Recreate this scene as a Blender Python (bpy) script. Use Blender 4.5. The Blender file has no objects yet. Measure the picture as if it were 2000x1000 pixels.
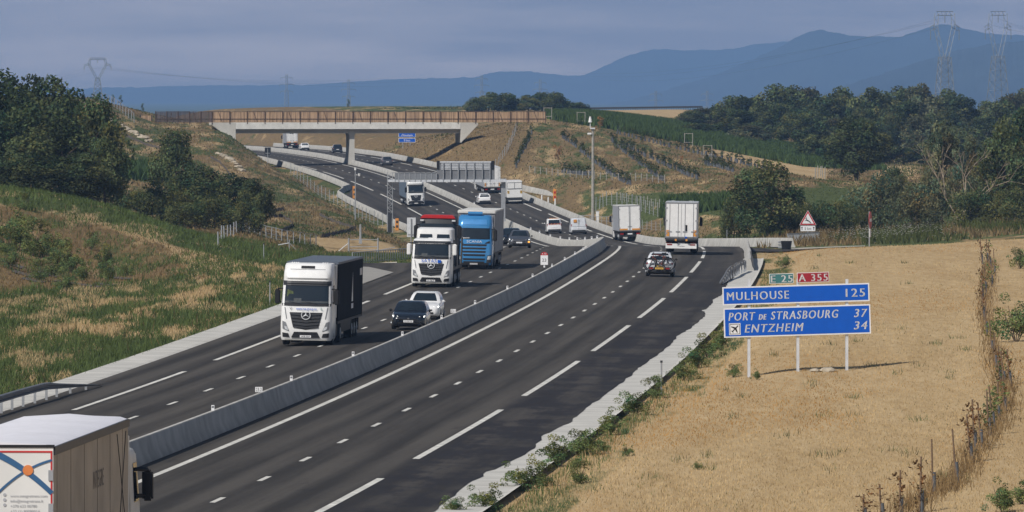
import bpy, bmesh, math, random
import numpy as np
from mathutils import Vector, Matrix
random.seed(7)
R = math.radians
C = bpy.context.scene.collection

# ------------------------------------------------------------------ camera
# image coordinates used below: the photograph is 2000 x 1000, focal length 14400 px
FPX = 14400.0
PITCH = math.atan2(315.0, FPX)
CAMZ = 12.0
cam = bpy.data.cameras.new('camera'); camo = bpy.data.objects.new('camera', cam); C.objects.link(camo)
camo.location = (0, 0, CAMZ); camo.rotation_euler = (math.pi / 2 - PITCH, 0, 0)
cam.sensor_width = 36; cam.lens = 36 * FPX / 2000; cam.clip_start = 1; cam.clip_end = 80000
bpy.context.scene.camera = camo
CP, SP = math.cos(PITCH), math.sin(PITCH)

# ------------------------------------------------------------------ light
SUN_EL, SUN_AZ = R(44), R(41)          # azimuth measured from -Y (behind camera) towards -X (left)
tosun = Vector((-math.sin(SUN_AZ) * math.cos(SUN_EL), -math.cos(SUN_AZ) * math.cos(SUN_EL), math.sin(SUN_EL)))
sl = bpy.data.lights.new('sun', 'SUN'); sl.energy = 4.3; sl.angle = R(0.5); sl.color = (1.0, 0.945, 0.865)
so = bpy.data.objects.new('sun', sl); C.objects.link(so); so.location = (-60, -60, 80)
so.rotation_euler = (-tosun).to_track_quat('-Z', 'Y').to_euler()
world = bpy.data.worlds.new('World'); bpy.context.scene.world = world; world.use_nodes = True
nt = world.node_tree; bg = nt.nodes['Background']; bg.inputs['Strength'].default_value = 0.05
sky = nt.nodes.new('ShaderNodeTexSky'); sky.sky_type = 'NISHITA'; sky.sun_disc = False
sky.sun_elevation = SUN_EL; sky.sun_rotation = math.atan2(tosun.x, tosun.y)
sky.air_density = 1.2; sky.dust_density = 1.5; sky.ozone_density = 1.5; sky.altitude = 150
# a bank of soft grey cloud low over the hills
tc = nt.nodes.new('ShaderNodeTexCoord'); mp = nt.nodes.new('ShaderNodeMapping'); mp.inputs['Scale'].default_value = (11, 11, 120)
cn = nt.nodes.new('ShaderNodeTexNoise'); cn.inputs['Scale'].default_value = 1.6; cn.inputs['Detail'].default_value = 7; cn.inputs['Roughness'].default_value = 0.55
nt.links.new(tc.outputs['Generated'], mp.inputs['Vector']); nt.links.new(mp.outputs['Vector'], cn.inputs['Vector'])
cr = nt.nodes.new('ShaderNodeValToRGB'); cr.color_ramp.elements[0].position = 0.36; cr.color_ramp.elements[1].position = 0.68
cr.color_ramp.elements[0].color = (12.5, 9.9, 8.6, 1); cr.color_ramp.elements[1].color = (28.5, 22.5, 18.0, 1)
nt.links.new(cn.outputs['Fac'], cr.inputs['Fac'])
sx = nt.nodes.new('ShaderNodeSeparateXYZ'); nt.links.new(tc.outputs['Generated'], sx.inputs['Vector'])
mr = nt.nodes.new('ShaderNodeMapRange'); mr.inputs['From Min'].default_value = 0.05; mr.inputs['From Max'].default_value = 0.16
mr.inputs['To Min'].default_value = 0.92; mr.inputs['To Max'].default_value = 0.0
nt.links.new(sx.outputs['Z'], mr.inputs['Value'])
mx = nt.nodes.new('ShaderNodeMix'); mx.data_type = 'RGBA'
nt.links.new(mr.outputs['Result'], mx.inputs['Factor']); nt.links.new(sky.outputs['Color'], mx.inputs['A']); nt.links.new(cr.outputs['Color'], mx.inputs['B'])
nt.links.new(mx.outputs['Result'], bg.inputs['Color'])
vs = bpy.context.scene.view_settings
vs.view_transform = 'Standard'; vs.look = 'None'; vs.exposure = 0.0; vs.gamma = 1.0
cy = bpy.context.scene.cycles
cy.max_bounces = 5; cy.diffuse_bounces = 2; cy.glossy_bounces = 2; cy.transmission_bounces = 2; cy.transparent_max_bounces = 4
cy.volume_bounces = 0

# ------------------------------------------------------------------ pixel <-> world
def ray(px, py):
    a = (px - 1000.0) / FPX; b = (500.0 - py) / FPX
    return a, CP + b * SP, -SP + b * CP
def at(px, py, Y):
    a, d, e = ray(px, py); t = Y / d
    return Vector((a * t, Y, CAMZ + e * t))
def proj(X, Y, Z):
    dz = Z - CAMZ
    dep = Y * CP - dz * SP
    return 1000 + FPX * X / dep, 500 - FPX * (Y * SP + dz * CP) / dep
def Xat(px, Y): return (px - 1000.0) / FPX * Y

# ------------------------------------------------------------------ road alignment
YG = np.arange(60, 2400, 2.0)
def prof(tab, sm=24):
    t = np.array(tab, float)
    v = np.interp(YG, t[:, 0], t[:, 1])
    k = int(sm / 2); ker = np.hanning(2 * k + 3); ker /= ker.sum()
    vp = np.concatenate([v[0] - (v[1] - v[0]) * np.arange(k + 1, 0, -1), v, v[-1] + (v[-1] - v[-2]) * np.arange(1, k + 2)])
    return np.convolve(vp, ker, 'valid')
def ext(t):   # linear extension to the near side
    return t
_MED = prof([(60, -25.9), (150, -18.6), (200, -14.95), (240, -12.13), (302, -7.6), (362, -3.85), (422, -0.35), (460, 1.7), (497, 3.45), (540, 5.35), (592, 7.2), (660, 8.3),
             (720, 8.1), (800, 6.2), (868, 3.8), (930, 1.3), (978, -1.0), (1051, -5.9), (1110, -11.5), (1170, -18.2), (1260, -28.0), (1400, -40.5), (1500, -49), (1600, -57), (1750, -70), (2000, -96), (2400, -145)], 70)
_ZC = prof([(60, 1.2), (150, .6), (200, .15), (240, 0), (500, 0), (560, -.2), (600, -.55), (640, -1.05), (720, -2.9), (800, -4.6), (850, -5.2), (900, -5.4), (960, -5.3), (1020, -4.6), (1072, -3.6),
            (1110, -2.5), (1170, -1.0), (1220, -.2), (1260, .2), (1320, .6), (1420, .65), (1500, .5), (1600, .1), (1800, -.6), (2400, -3)], 60)
_K = prof([(60, .022), (540, .02), (700, 0), (860, -.03), (2400, -.03)], 90)
_KL = prof([(60, .04), (300, .04), (380, .02), (450, .0), (600, .0), (860, .03), (2400, .03)], 60)
_EL = prof([(60, -11.4), (620, -11.4), (760, -12.6), (930, -13.4), (985, -14.0), (1100, -15.0), (1112, -13), (1122, -11.3), (2400, -11.3)], 12)
_ER = prof([(60, 11.6), (600, 11.6), (640, 13.0), (700, 12.6), (760, 10.6), (820, 9.8), (2400, 10.0)], 12)
def ip(tab, Y): return np.interp(Y, YG, tab)
def med(Y): return ip(_MED, Y)
def zc(Y): return ip(_ZC, Y)
def kk(Y): return ip(_K, Y)
def slope(Y): return (med(Y + 4) - med(Y - 4)) / 8.0
def road_z(off, Y): o = np.clip(off, -15, 15); return zc(Y) - np.where(o > 0, kk(Y), -ip(_KL, Y)) * o
def rp(Y, off, dz=0.0):
    s = float(slope(Y)); n = math.sqrt(1 + s * s)
    return Vector((float(med(Y)) + off / n, Y - off * s / n, float(road_z(off, Y)) + dz))

# ------------------------------------------------------------------ terrain height
CT = [  # (px, py, Y) ground seen in the photograph
 (1600,487,565),(1760,480,575),(1925,470,592),(1463,738,314),(1655,725,314),(1800,710,315),(1600,706,321),(1760,698,321),(1480,716,322),(1700,520,500),(1985,468,600),(1620,482,660),(1700,470,690),(1800,462,700),(1900,440,730),(1500,458,740),(1650,455,760),(1800,455,780),(1960,450,780),
 (1400,400,900),(1290,450,840),(1240,462,840),(1100,387,1000),(1500,345,1000),(1250,340,1080),(1000,300,1190),(960,262,1262),(1060,238,1290),(1200,265,1260),(1400,310,1200),(1600,345,1100),
 (1150,225,1480),(1400,262,1500),(1600,300,1400),(1250,226,1850),(1200,217,2150),(1340,228,1850),(1500,240,1800),(1650,262,1700),(1900,290,1550),(1900,350,1050),(2050,350,1050),(1750,340,1150),(2050,440,760),(2100,300,1500),
 (1160,405,960),(1300,385,960),(1090,395,1040),
 (850,262,1420),(760,262,1520),(600,262,1680),(700,216,1850),(900,216,1850),(1000,217,1700),(400,216,1900),(560,216,1900),(900,214,2200),(500,214,2200),(1340,215,2200),
 (470,262,1400),(440,246,1300),(400,240,1285),(300,238,1290),(205,200,1250),(170,195,1230),(230,228,1200),(120,190,1320),(0,196,1350),(-150,196,1350),(270,215,1350),(290,222,1400),
 (260,300,1080),(280,340,1000),(400,322,1080),(500,330,1080),(470,285,1180),(350,262,1200),(560,352,1110),(600,372,1050),(560,390,980),(650,405,960),(700,430,900),(540,320,1210),
 (300,440,690),(150,402,660),(0,395,700),(500,450,740),(600,478,720),(700,480,760),(690,500,640),(770,500,640),(650,455,800),(550,425,860),(230,385,800),(100,310,1000),(0,260,1200),(-200,300,1100),(740,455,830),(600,425,880),
 (0,372,560),(115,388,565),(230,410,575),(400,460,595),(530,492,612),(600,505,620),(0,470,505),(200,490,522),(0,570,450),(200,562,468),(400,525,505),(-300,320,560),(530,508,545),(620,507,600)]
CD = [(10,150,.1),(25,150,-.2),(0,220,-.2),(15,220,.6),(30,220,1.2),(10,300,-.02),(25,300,1.0),(20,400,.35),(32,400,.9),(22,480,.3),(36,480,.8),(24,635,-1.5),(38,640,-1.2),(60,600,.8),(60,450,.6),(60,250,-.2),
 (90,700,0),(110,1000,1.5),(140,1400,2),(-22,280,0),(-30,280,.1),(-36,350,.05),(-43,250,.1),(-30,180,.3),(-57,250,5),(-50,350,5),(-38,450,2.8),(-46,450,5),(-62,450,6),(-60,340,6),(-25,400,.05),(-28,440,0),(-18,480,0),
 (-44,640,2.6),(-31,640,0.2),(-24,660,-.9),(-90,700,5),(-120,1000,7),(-150,1400,11),(-160,1900,8),(160,1900,5),(0,2500,-2),(-150,2500,-2),(150,2500,-2),(-14,560,-.6),(-14,620,-1.6),(26,720,-1.9)]
_P = [(px, Y, at(px, py, Y).z) for px, py, Y in CT] + [(1000 + X / Y * FPX, Y, z) for X, Y, z in CD]
_P = np.array(_P)
def uw(px, Y): return px / 260.0, np.log(Y) * 7.0
_cu, _cw = uw(_P[:, 0], _P[:, 1])
def _ker(du, dw): return np.sqrt(du * du + dw * dw + 0.06)
_A = _ker(_cu[:, None] - _cu[None], _cw[:, None] - _cw[None]); _n = len(_P)
_M = np.zeros((_n + 1, _n + 1)); _M[:_n, :_n] = _A - np.eye(_n) * 0.02; _M[_n, :_n] = 1; _M[:_n, _n] = 1
_W = np.linalg.solve(_M, np.append(_P[:, 2], 0))
def ground_free(X, Y):
    X = np.atleast_1d(np.asarray(X, float)); Y = np.atleast_1d(np.asarray(Y, float))
    u, w = uw(1000 + X / Y * FPX, Y)
    u = np.clip(u, -9, 17)
    out = np.empty(u.shape)
    for i in range(0, len(u), 20000):
        out[i:i + 20000] = _ker(u[i:i + 20000, None] - _cu, w[i:i + 20000, None] - _cw) @ _W[:_n] + _W[_n]
    return out
def sst(x): x = np.clip(x, 0, 1); return x * x * (3 - 2 * x)
def terr(X, Y):
    X = np.atleast_1d(np.asarray(X, float)); Y = np.atleast_1d(np.asarray(Y, float))
    g = ground_free(X, np.clip(Y, 100, 2600))
    s = slope(Y); off = (X - med(Y)) / np.sqrt(1 + s * s)
    lo = np.minimum(ip(_EL, Y) - 1.6, -13.0); hi = np.maximum(ip(_ER, Y) + .6, 11.0)
    hi = np.where(Y < 640, 13.2, hi)
    d = np.maximum(off - hi, lo - off)
    rz = road_z(off, Y) - 0.16
    bl = np.where(Y < 560, 4.0, np.where(Y < 700, 3.0, 9.0))
    t = sst(d / bl)
    t = np.where(Y > 2300, 1, t)
    z = rz * (1 - t) + g * t
    far = sst((Y - 2350) / 900.0)
    return z * (1 - far) + (-15.0) * far
def gz(X, Y): return float(terr(X, Y)[0])
_HC = {}
def ground_at(px, py, y0=200.0, y1=2300.0):
    """first ground point under a picture point, searched between two distances"""
    Ys = np.exp(np.linspace(math.log(y0), math.log(y1), 1200))
    a, d, e = ray(px, py); t = Ys / d
    zr = CAMZ + e * t; g = terr(a * t, Ys)
    below = np.nonzero(zr <= g)[0]
    i = below[0] if len(below) else len(Ys) - 1
    return Vector((float(a * t[i]), float(Ys[i]), float(g[i])))

# ------------------------------------------------------------------ materials
def nlink(n, a, b): n.links.new(a, b)
def mat(name, col, rough=.6, metal=0.0, spec=.35, var=.12, scale=3.0, emit=None, coat=0.0):
    m = bpy.data.materials.new(name); m.use_nodes = True; n = m.node_tree; b = n.nodes['Principled BSDF']
    b.inputs['Roughness'].default_value = rough; b.inputs['Metallic'].default_value = metal
    b.inputs['Specular IOR Level'].default_value = spec; b.inputs['Coat Weight'].default_value = coat
    t = n.nodes.new('ShaderNodeTexCoord'); z = n.nodes.new('ShaderNodeTexNoise'); z.inputs['Scale'].default_value = scale; z.inputs['Detail'].default_value = 4
    nlink(n, t.outputs['Object'], z.inputs['Vector'])
    r = n.nodes.new('ShaderNodeValToRGB'); r.color_ramp.elements[0].position = .3; r.color_ramp.elements[1].position = .7
    r.color_ramp.elements[0].color = tuple(c * (1 - var) for c in col) + (1,); r.color_ramp.elements[1].color = tuple(min(1, c * (1 + var * .6)) for c in col) + (1,)
    nlink(n, z.outputs['Fac'], r.inputs['Fac']); nlink(n, r.outputs['Color'], b.inputs['Base Color'])
    if emit:
        b.inputs['Emission Color'].default_value = tuple(emit[:3]) + (1,); b.inputs['Emission Strength'].default_value = emit[3]
    return m
def foliage(name, base, trans=.3):
    m = bpy.data.materials.new(name); m.use_nodes = True; n = m.node_tree; n.nodes.clear()
    o = n.nodes.new('ShaderNodeOutputMaterial'); a = n.nodes.new('ShaderNodeAttribute'); a.attribute_name = 'tint'
    mm = n.nodes.new('ShaderNodeMix'); mm.data_type = 'RGBA'; mm.blend_type = 'MULTIPLY'; mm.inputs['Factor'].default_value = 1
    mm.inputs['B'].default_value = tuple(base) + (1,); nlink(n, a.outputs['Color'], mm.inputs['A'])
    d = n.nodes.new('ShaderNodeBsdfDiffuse'); t = n.nodes.new('ShaderNodeBsdfTranslucent'); s = n.nodes.new('ShaderNodeMixShader'); s.inputs['Fac'].default_value = trans
    nlink(n, mm.outputs['Result'], d.inputs['Color']); nlink(n, mm.outputs['Result'], t.inputs['Color'])
    nlink(n, d.outputs[0], s.inputs[1]); nlink(n, t.outputs[0], s.inputs[2]); nlink(n, s.outputs[0], o.inputs['Surface'])
    return m
M = {}
M['white'] = mat('white_paint', (.74, .75, .76), .32, coat=.3, var=.06)
M['offwhite'] = mat('worn_white_paint', (.62, .62, .60), .5, var=.12, scale=1.5)
M['marking'] = mat('road_marking_paint', (.62, .61, .57), .7, var=.25, scale=1.2)
M['black'] = mat('black_plastic', (.012, .012, .014), .55)
M['dark'] = mat('dark_grey_plastic', (.035, .037, .042), .5)
M['rubber'] = mat('tyre_rubber', (.014, .014, .014), .85)
M['glass'] = mat('vehicle_glass', (.012, .018, .024), .06, spec=.8, var=.3, scale=1.2)
M['chrome'] = mat('bright_metal', (.6, .61, .63), .25, .9)
M['steel'] = mat('galvanised_steel', (.36, .38, .41), .45, .35, var=.15, scale=6)
M['darksteel'] = mat('chassis_steel', (.03, .03, .032), .6, .2)
M['lamp'] = mat('headlamp_lens', (.55, .58, .62), .12, spec=.8, var=.25, scale=12)
M['lit'] = mat('lit_headlamp', (.9, .9, .9), .3, emit=(1, .98, .92, 2.2))
M['orangelit'] = mat('lit_indicator', (.9, .4, .05), .3, emit=(1, .45, .08, 1.2))
M['red'] = mat('red_lens', (.24, .012, .012), .3)
M['redpaint'] = mat('red_paint', (.42, .018, .022), .4)
M['amber'] = mat('amber_reflector', (.62, .27, .05), .45)
M['yellow'] = mat('yellow_plate', (.68, .42, .07), .5)
M['blue'] = mat('blue_sign_face', (.0, .088, .50), .45, var=.05)
M['signwhite'] = mat('white_sign_sheet', (.74, .75, .78), .5, var=.05)
M['green'] = mat('green_route_plate', (.045, .17, .18), .5, var=.06)
M['crimson'] = mat('red_route_plate', (.30, .016, .03), .5, var=.06)
M['scania'] = mat('metallic_blue_paint', (.05, .235, .52), .26, .2, coat=.5, var=.15, scale=.8)
M['greytarp'] = mat('grey_tarpaulin', (.27, .28, .31), .6, var=.12, scale=.7)
M['silver'] = mat('silver_paint', (.60, .63, .68), .35, .1, coat=.3)
M['darkgrey'] = mat('dark_grey_paint', (.075, .08, .095), .28, .3, coat=.5)
M['blackpaint'] = mat('blue_black_paint', (.012, .016, .024), .2, .2, coat=.7)
M['carwhite'] = mat('white_car_paint', (.72, .73, .75), .25, coat=.5, var=.04)
M['midgrey'] = mat('grey_paint', (.20, .21, .23), .4, .2)
M['orange'] = mat('orange_panel', (.62, .27, .06), .5, var=.1)
M['rail'] = mat('shade_darkened_rail_steel', (.16, .17, .19), .5, .3, var=.2, scale=4)  # darker than the posts: shade on the side away from the sun, put into the colour
def concrete(name, col, stain=.25, sc=.5):
    m = mat(name, col, .85, spec=.2, var=stain, scale=sc); return m
M['concrete'] = concrete('concrete', (.50, .49, .46), .16, .35)
M['barrier'] = concrete('barrier_concrete', (.43, .425, .405), .24, .8)
M['gutter'] = concrete('gutter_concrete', (.52, .51, .48), .14, .6)
M['bark'] = mat('bark', (.10, .08, .06), .9, var=.3, scale=5)
M['deadwood'] = mat('dead_branches', (.33, .27, .20), .9, var=.3, scale=3)
M['stakewood'] = mat('stake_wood', (.17, .115, .075), .9, var=.3, scale=8)
M['tube'] = mat('plant_guard', (.09, .10, .115), .7, var=.25, scale=14)
M['mulch'] = mat('mulch_fabric', (.11, .095, .085), .9, var=.35, scale=3)
M['rock'] = mat('pale_stone', (.38, .33, .255), .9, var=.25, scale=1.5)
M['gravel'] = mat('pale_gravel', (.44, .42, .37), .95, var=.3, scale=9)
M['postwood'] = mat('grey_fence_post', (.33, .32, .29), .9, var=.25, scale=4)
M['leaf'] = foliage('tree_leaves', (.098, .118, .050))
M['leafgrey'] = foliage('willow_leaves', (.135, .145, .080))
M['leafdark'] = foliage('dark_leaves', (.066, .084, .038))
M['shrub'] = foliage('shrub_leaves', (.135, .17, .065))
M['dryleaf'] = foliage('dry_leaves', (.23, .135, .065))
M['blade'] = foliage('grass_blades', (1, 1, 1), .25)
M['corn'] = foliage('maize_leaves', (.062, .100, .034), .2)

# ------------------------------------------------------------------ mesh helpers
def tag(o, label=None, cat=None, group=None, kind=None):
    if label: o['label'] = label
    if cat: o['category'] = cat
    if group: o['group'] = group
    if kind: o['kind'] = kind
    return o
def empty(name, loc=(0, 0, 0), rz=0.0, label=None, cat=None, group=None):
    o = bpy.data.objects.new(name, None); C.objects.link(o); o.location = loc; o.rotation_euler = (0, 0, rz); o.empty_display_size = .3
    return tag(o, label, cat, group)
class MB:
    def __init__(s): s.v = []; s.f = []; s.mi = []; s.m = 0
    def add(s, vs, fs):
        b = len(s.v); s.v += [tuple(p) for p in vs]; s.f += [tuple(b + i for i in f) for f in fs]; s.mi += [s.m] * len(fs); return s
    def box(s, cx, cy, cz, sx, sy, sz):
        x, y, z = sx / 2, sy / 2, sz / 2
        v = [(cx + a * x, cy + b * y, cz + c * z) for c in (-1, 1) for a, b in ((-1, -1), (1, -1), (1, 1), (-1, 1))]
        return s.add(v, [(3, 2, 1, 0), (4, 5, 6, 7), (0, 1, 5, 4), (1, 2, 6, 5), (2, 3, 7, 6), (3, 0, 4, 7)])
    def bx(s, x0, x1, y0, y1, z0, z1): return s.box((x0 + x1) / 2, (y0 + y1) / 2, (z0 + z1) / 2, x1 - x0, y1 - y0, z1 - z0)
    def quad(s, a, b, c, d): return s.add([a, b, c, d], [(0, 1, 2, 3)])
    def poly(s, pts): return s.add(pts, [tuple(range(len(pts)))])
    def tube(s, p0, p1, r0, r1=None, n=8, cap=True):
        r1 = r0 if r1 is None else r1
        p0 = Vector(p0); p1 = Vector(p1); d = (p1 - p0).normalized(); a = d.orthogonal().normalized(); b = d.cross(a)
        v = [p0 + (a * math.cos(t) + b * math.sin(t)) * r0 for t in [2 * math.pi * i / n for i in range(n)]] + [p1 + (a * math.cos(t) + b * math.sin(t)) * r1 for t in [2 * math.pi * i / n for i in range(n)]]
        f = [(i, (i + 1) % n, n + (i + 1) % n, n + i) for i in range(n)]
        if cap: f += [tuple(range(n - 1, -1, -1)), tuple(range(n, 2 * n))]
        return s.add(v, f)
    def loft(s, rings, cap=True, closed=True):
        n = len(rings[0]); v = [p for r in rings for p in r]; f = []
        for k in range(len(rings) - 1):
            for i in range(n if closed else n - 1):
                j = (i + 1) % n; f.append((k * n + i, k * n + j, (k + 1) * n + j, (k + 1) * n + i))
        if cap and closed: f += [tuple(range(n - 1, -1, -1)), tuple((len(rings) - 1) * n + i for i in range(n))]
        return s.add(v, f)
    def prism(s, pts, axis, a, b):
        """extrude a closed outline along an axis; pts are the other two coordinates in xyz order"""
        def p(q, t): return (t, q[0], q[1]) if axis == 'x' else ((q[0], t, q[1]) if axis == 'y' else (q[0], q[1], t))
        return s.loft([[p(q, a) for q in pts], [p(q, b) for q in pts]])
    def build(s, name, m, parent=None, bevel=0, smooth=False, fix=True):
        me = bpy.data.meshes.new(name); me.from_pydata(s.v, [], s.f)
        ms = m if isinstance(m, (list, tuple)) else [m]
        for q in ms: me.materials.append(M[q] if isinstance(q, str) else q)
        for p, i in zip(me.polygons, s.mi): p.material_index = i
        if fix or bevel:
            bm = bmesh.new(); bm.from_mesh(me)
            if fix: bmesh.ops.recalc_face_normals(bm, faces=bm.faces)
            if bevel:
                es = [e for e in bm.edges if len(e.link_faces) == 2 and e.calc_face_angle(0) > .5]
                bmesh.ops.bevel(bm, geom=es, offset=bevel, segments=2, affect='EDGES', clamp_overlap=True, material=-1)
            bm.to_mesh(me); bm.free()
        if smooth:
            me.polygons.foreach_set('use_smooth', [True] * len(me.polygons))
            try: me.set_sharp_from_angle(angle=R(38))
            except Exception: pass
        o = bpy.data.objects.new(name, me); C.objects.link(o)
        if parent: o.parent = parent
        return o
def np_mesh(name, V, F, m, tint=None, parent=None, link=True):
    """V (n,3), F (k,3|4); tint one rgb per face"""
    me = bpy.data.meshes.new(name); k = F.shape[1]
    me.vertices.add(len(V)); me.vertices.foreach_set('co', np.asarray(V, np.float32).ravel())
    me.loops.add(F.size); me.loops.foreach_set('vertex_index', F.astype(np.int32).ravel())
    me.polygons.add(len(F)); me.polygons.foreach_set('loop_start', np.arange(0, F.size, k, dtype=np.int32))
    me.update(calc_edges=True)
    if tint is not None:
        a = me.attributes.new('tint', 'FLOAT_COLOR', 'FACE')
        t = np.ones((len(F), 4), np.float32); t[:, :3] = tint; a.data.foreach_set('color', t.ravel())
    me.materials.append(m)
    if not link: return me
    o = bpy.data.objects.new(name, me); C.objects.link(o)
    if parent: o.parent = parent
    return o
def copy_tree(o, parent=None):
    c = o.copy(); C.objects.link(c)
    if parent: c.parent = parent
    for ch in list(o.children): copy_tree(ch, c)
    return c
ORD = ['nearest', 'second', 'third', 'fourth', 'fifth', 'sixth', 'seventh', 'eighth', 'ninth', 'tenth', 'eleventh', 'twelfth', 'thirteenth', 'fourteenth', 'fifteenth', 'sixteenth', 'seventeenth', 'eighteenth',
       'nineteenth', 'twentieth', 'twenty-first', 'twenty-second', 'twenty-third', 'twenty-fourth', 'twenty-fifth', 'twenty-sixth', 'twenty-seventh', 'twenty-eighth', 'twenty-ninth', 'thirtieth',
       'thirty-first', 'thirty-second', 'thirty-third', 'thirty-fourth', 'thirty-fifth', 'thirty-sixth', 'thirty-seventh', 'thirty-eighth', 'thirty-ninth', 'fortieth', 'forty-first', 'forty-second', 'forty-third',
       'forty-fourth', 'forty-fifth', 'forty-sixth', 'forty-seventh', 'forty-eighth', 'forty-ninth', 'fiftieth']
def text_geo(s, size, align='CENTER', shear=0.0, bold=0.0, spacing=1.0):
    """verts (x, z) and faces of a flat text, origin on its baseline"""
    cu = bpy.data.curves.new('lettering', 'FONT'); cu.body = s; cu.size = size; cu.align_x = align; cu.shear = shear; cu.offset = bold; cu.space_character = spacing; cu.resolution_u = 3
    o = bpy.data.objects.new('lettering', cu); me = bpy.data.meshes.new_from_object(o)
    v = [(p.co.x, p.co.y) for p in me.vertices]; f = [tuple(p.vertices) for p in me.polygons]
    bpy.data.objects.remove(o); bpy.data.curves.remove(cu); bpy.data.meshes.remove(me)
    return v, f
def add_text(mb, s, size, place, width=None, **kw):
    """place(x, z) -> 3d point; width squeezes the text to a given width"""
    v, f = text_geo(s, size, **kw)
    if not v: return
    if width:
        w = max(p[0] for p in v) - min(p[0] for p in v); k = width / w
        v = [(p[0] * k, p[1]) for p in v]
    mb.add([place(x, z) for x, z in v], f)

# ================================================================== SETTING
def inpoly(px, py, poly):
    r = np.zeros(px.shape, bool); n = len(poly)
    for i in range(n):
        x0, y0 = poly[i]; x1, y1 = poly[(i + 1) % n]
        c = ((y0 > py) != (y1 > py)) & (px < (x1 - x0) * (py - y0) / (y1 - y0 + 1e-9) + x0)
        r ^= c
    return r
def blur(a, k):
    for ax in (0, 1):
        p = np.pad(a, [(k, k) if i == ax else (0, 0) for i in range(2)], mode='edge'); c = np.cumsum(p, axis=ax)
        c = np.concatenate([np.zeros_like(np.take(c, [0], axis=ax)), c], axis=ax)
        n = 2 * k + 1
        a = (np.take(c, range(n, c.shape[ax]), axis=ax) - np.take(c, range(0, c.shape[ax] - n), axis=ax)) / n
    return a
def build_terrain():
    uc = np.arange(-.088, .0881, .0007)
    uo = .088 + np.cumsum(.0009 * 1.13 ** np.arange(44))
    us = np.concatenate([-uo[::-1], uc, uo])
    Ys = [110.0]
    while Ys[-1] < 2500: Ys.append(Ys[-1] * 1.0052)
    while Ys[-1] < 42000: Ys.append(Ys[-1] * 1.06)
    Ys = np.array(Ys); U, YY = np.meshgrid(us, Ys); X = U * YY
    Z = terr(X.ravel(), YY.ravel()).reshape(X.shape)
    px, py = proj(X, YY, Z)
    off = X - med(YY)
    g = np.full(X.shape, .62); b = np.full(X.shape, .35); c = np.zeros(X.shape)
    near = YY < 640
    fr = near & (off > 12)                                  # dry field on the right
    g[fr] = .10; b[fr] = .10
    m = fr & (off < 15.5); g[m] = .42
    fl = near & (off < -12); g[fl] = .60; b[fl] = .12
    bk = fl & inpoly(px, py, [(-900, 330), (0, 398), (40, 400), (150, 425), (240, 455), (330, 478), (420, 505), (480, 520), (400, 548), (250, 550), (0, 575), (-900, 640)]); g[bk] = .36; b[bk] = .62
    dr = fl & inpoly(px, py, [(330, 480), (430, 500), (520, 515), (470, 545), (360, 520)]); g[dr] = .3; b[dr] = .2
    for pl in ([(0, 655), (120, 640), (260, 600), (330, 615), (180, 660), (0, 700)], [(340, 575), (430, 560), (440, 580), (350, 605)], [(500, 570), (545, 560), (545, 590), (480, 605)], [(260, 655), (340, 640), (420, 620), (330, 665)]):
        w = fl & inpoly(px, py, pl); g[w] = .30; b[w] = .1
    vg = (YY > 620) & (YY < 800) & (px > 1450); g[vg] = .55; b[vg] = .55
    fh = (YY > 800) & (px > 900); g[fh] = .44; b[fh] = .60
    w = fh & inpoly(px, py, [(1150, 378), (1420, 378), (1420, 420), (1230, 425), (1150, 400)]); g[w] = .80; b[w] = .1
    w = (YY > 760) & inpoly(px, py, [(1560, 370), (1800, 360), (1800, 460), (1560, 440)]); g[w] = .8; b[w] = .15
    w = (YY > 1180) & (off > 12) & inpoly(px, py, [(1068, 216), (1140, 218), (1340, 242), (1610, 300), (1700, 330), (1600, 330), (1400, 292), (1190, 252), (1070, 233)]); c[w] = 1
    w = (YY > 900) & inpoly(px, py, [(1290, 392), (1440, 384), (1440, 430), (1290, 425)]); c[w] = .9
    w = (YY > 1500) & inpoly(px, py, [(1150, 214), (1345, 210), (1345, 243), (1160, 226)]); g[w] = .02; b[w] = .25; c[w] = 0
    w = (YY > 900) & inpoly(px, py, [(1390, 293), (1460, 300), (1615, 330), (1615, 352), (1560, 342), (1440, 318)]); g[w] = .05; b[w] = .1; c[w] = 0
    w = (YY > 900) & inpoly(px, py, [(1715, 325), (1780, 325), (1780, 350), (1715, 350)]); g[w] = .05; b[w] = .15; c[w] = 0
    ll = (YY > 640) & (off < -11) & (px < 1000); g[ll] = .50; b[ll] = .56
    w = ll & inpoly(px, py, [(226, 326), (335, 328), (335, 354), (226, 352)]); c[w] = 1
    w = ll & inpoly(px, py, [(600, 465), (700, 465), (780, 478), (780, 500), (640, 492)]); g[w] = .15; b[w] = .4
    bt = (YY > 1290) & (off > -60) & (off < 40) & (px < 1060); g[bt] = .30; b[bt] = .70
    nb = (YY > 1150) & (YY <= 1290) & (off > 8) & (px < 1040); g[nb] = .22; b[nb] = .72
    far = YY > 2450; g[far] = .75; b[far] = .2
    R_, G_, B_ = [blur(q, 1) for q in (g, b, c)]
    nr, ncol = X.shape
    V = np.stack([X, YY, Z], -1).reshape(-1, 3)
    idx = np.arange(nr * ncol).reshape(nr, ncol)
    F = np.stack([idx[:-1, :-1], idx[:-1, 1:], idx[1:, 1:], idx[1:, :-1]], -1).reshape(-1, 4)
    m = bpy.data.materials.new('ground_surface'); m.use_nodes = True; n = m.node_tree; bs = n.nodes['Principled BSDF']
    bs.inputs['Roughness'].default_value = .95; bs.inputs['Specular IOR Level'].default_value = .1
    at_ = n.nodes.new('ShaderNodeAttribute'); at_.attribute_name = 'zone'
    sp = n.nodes.new('ShaderNodeSeparateColor'); nlink(n, at_.outputs['Color'], sp.inputs['Color'])
    tcn = n.nodes.new('ShaderNodeTexCoord')
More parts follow.
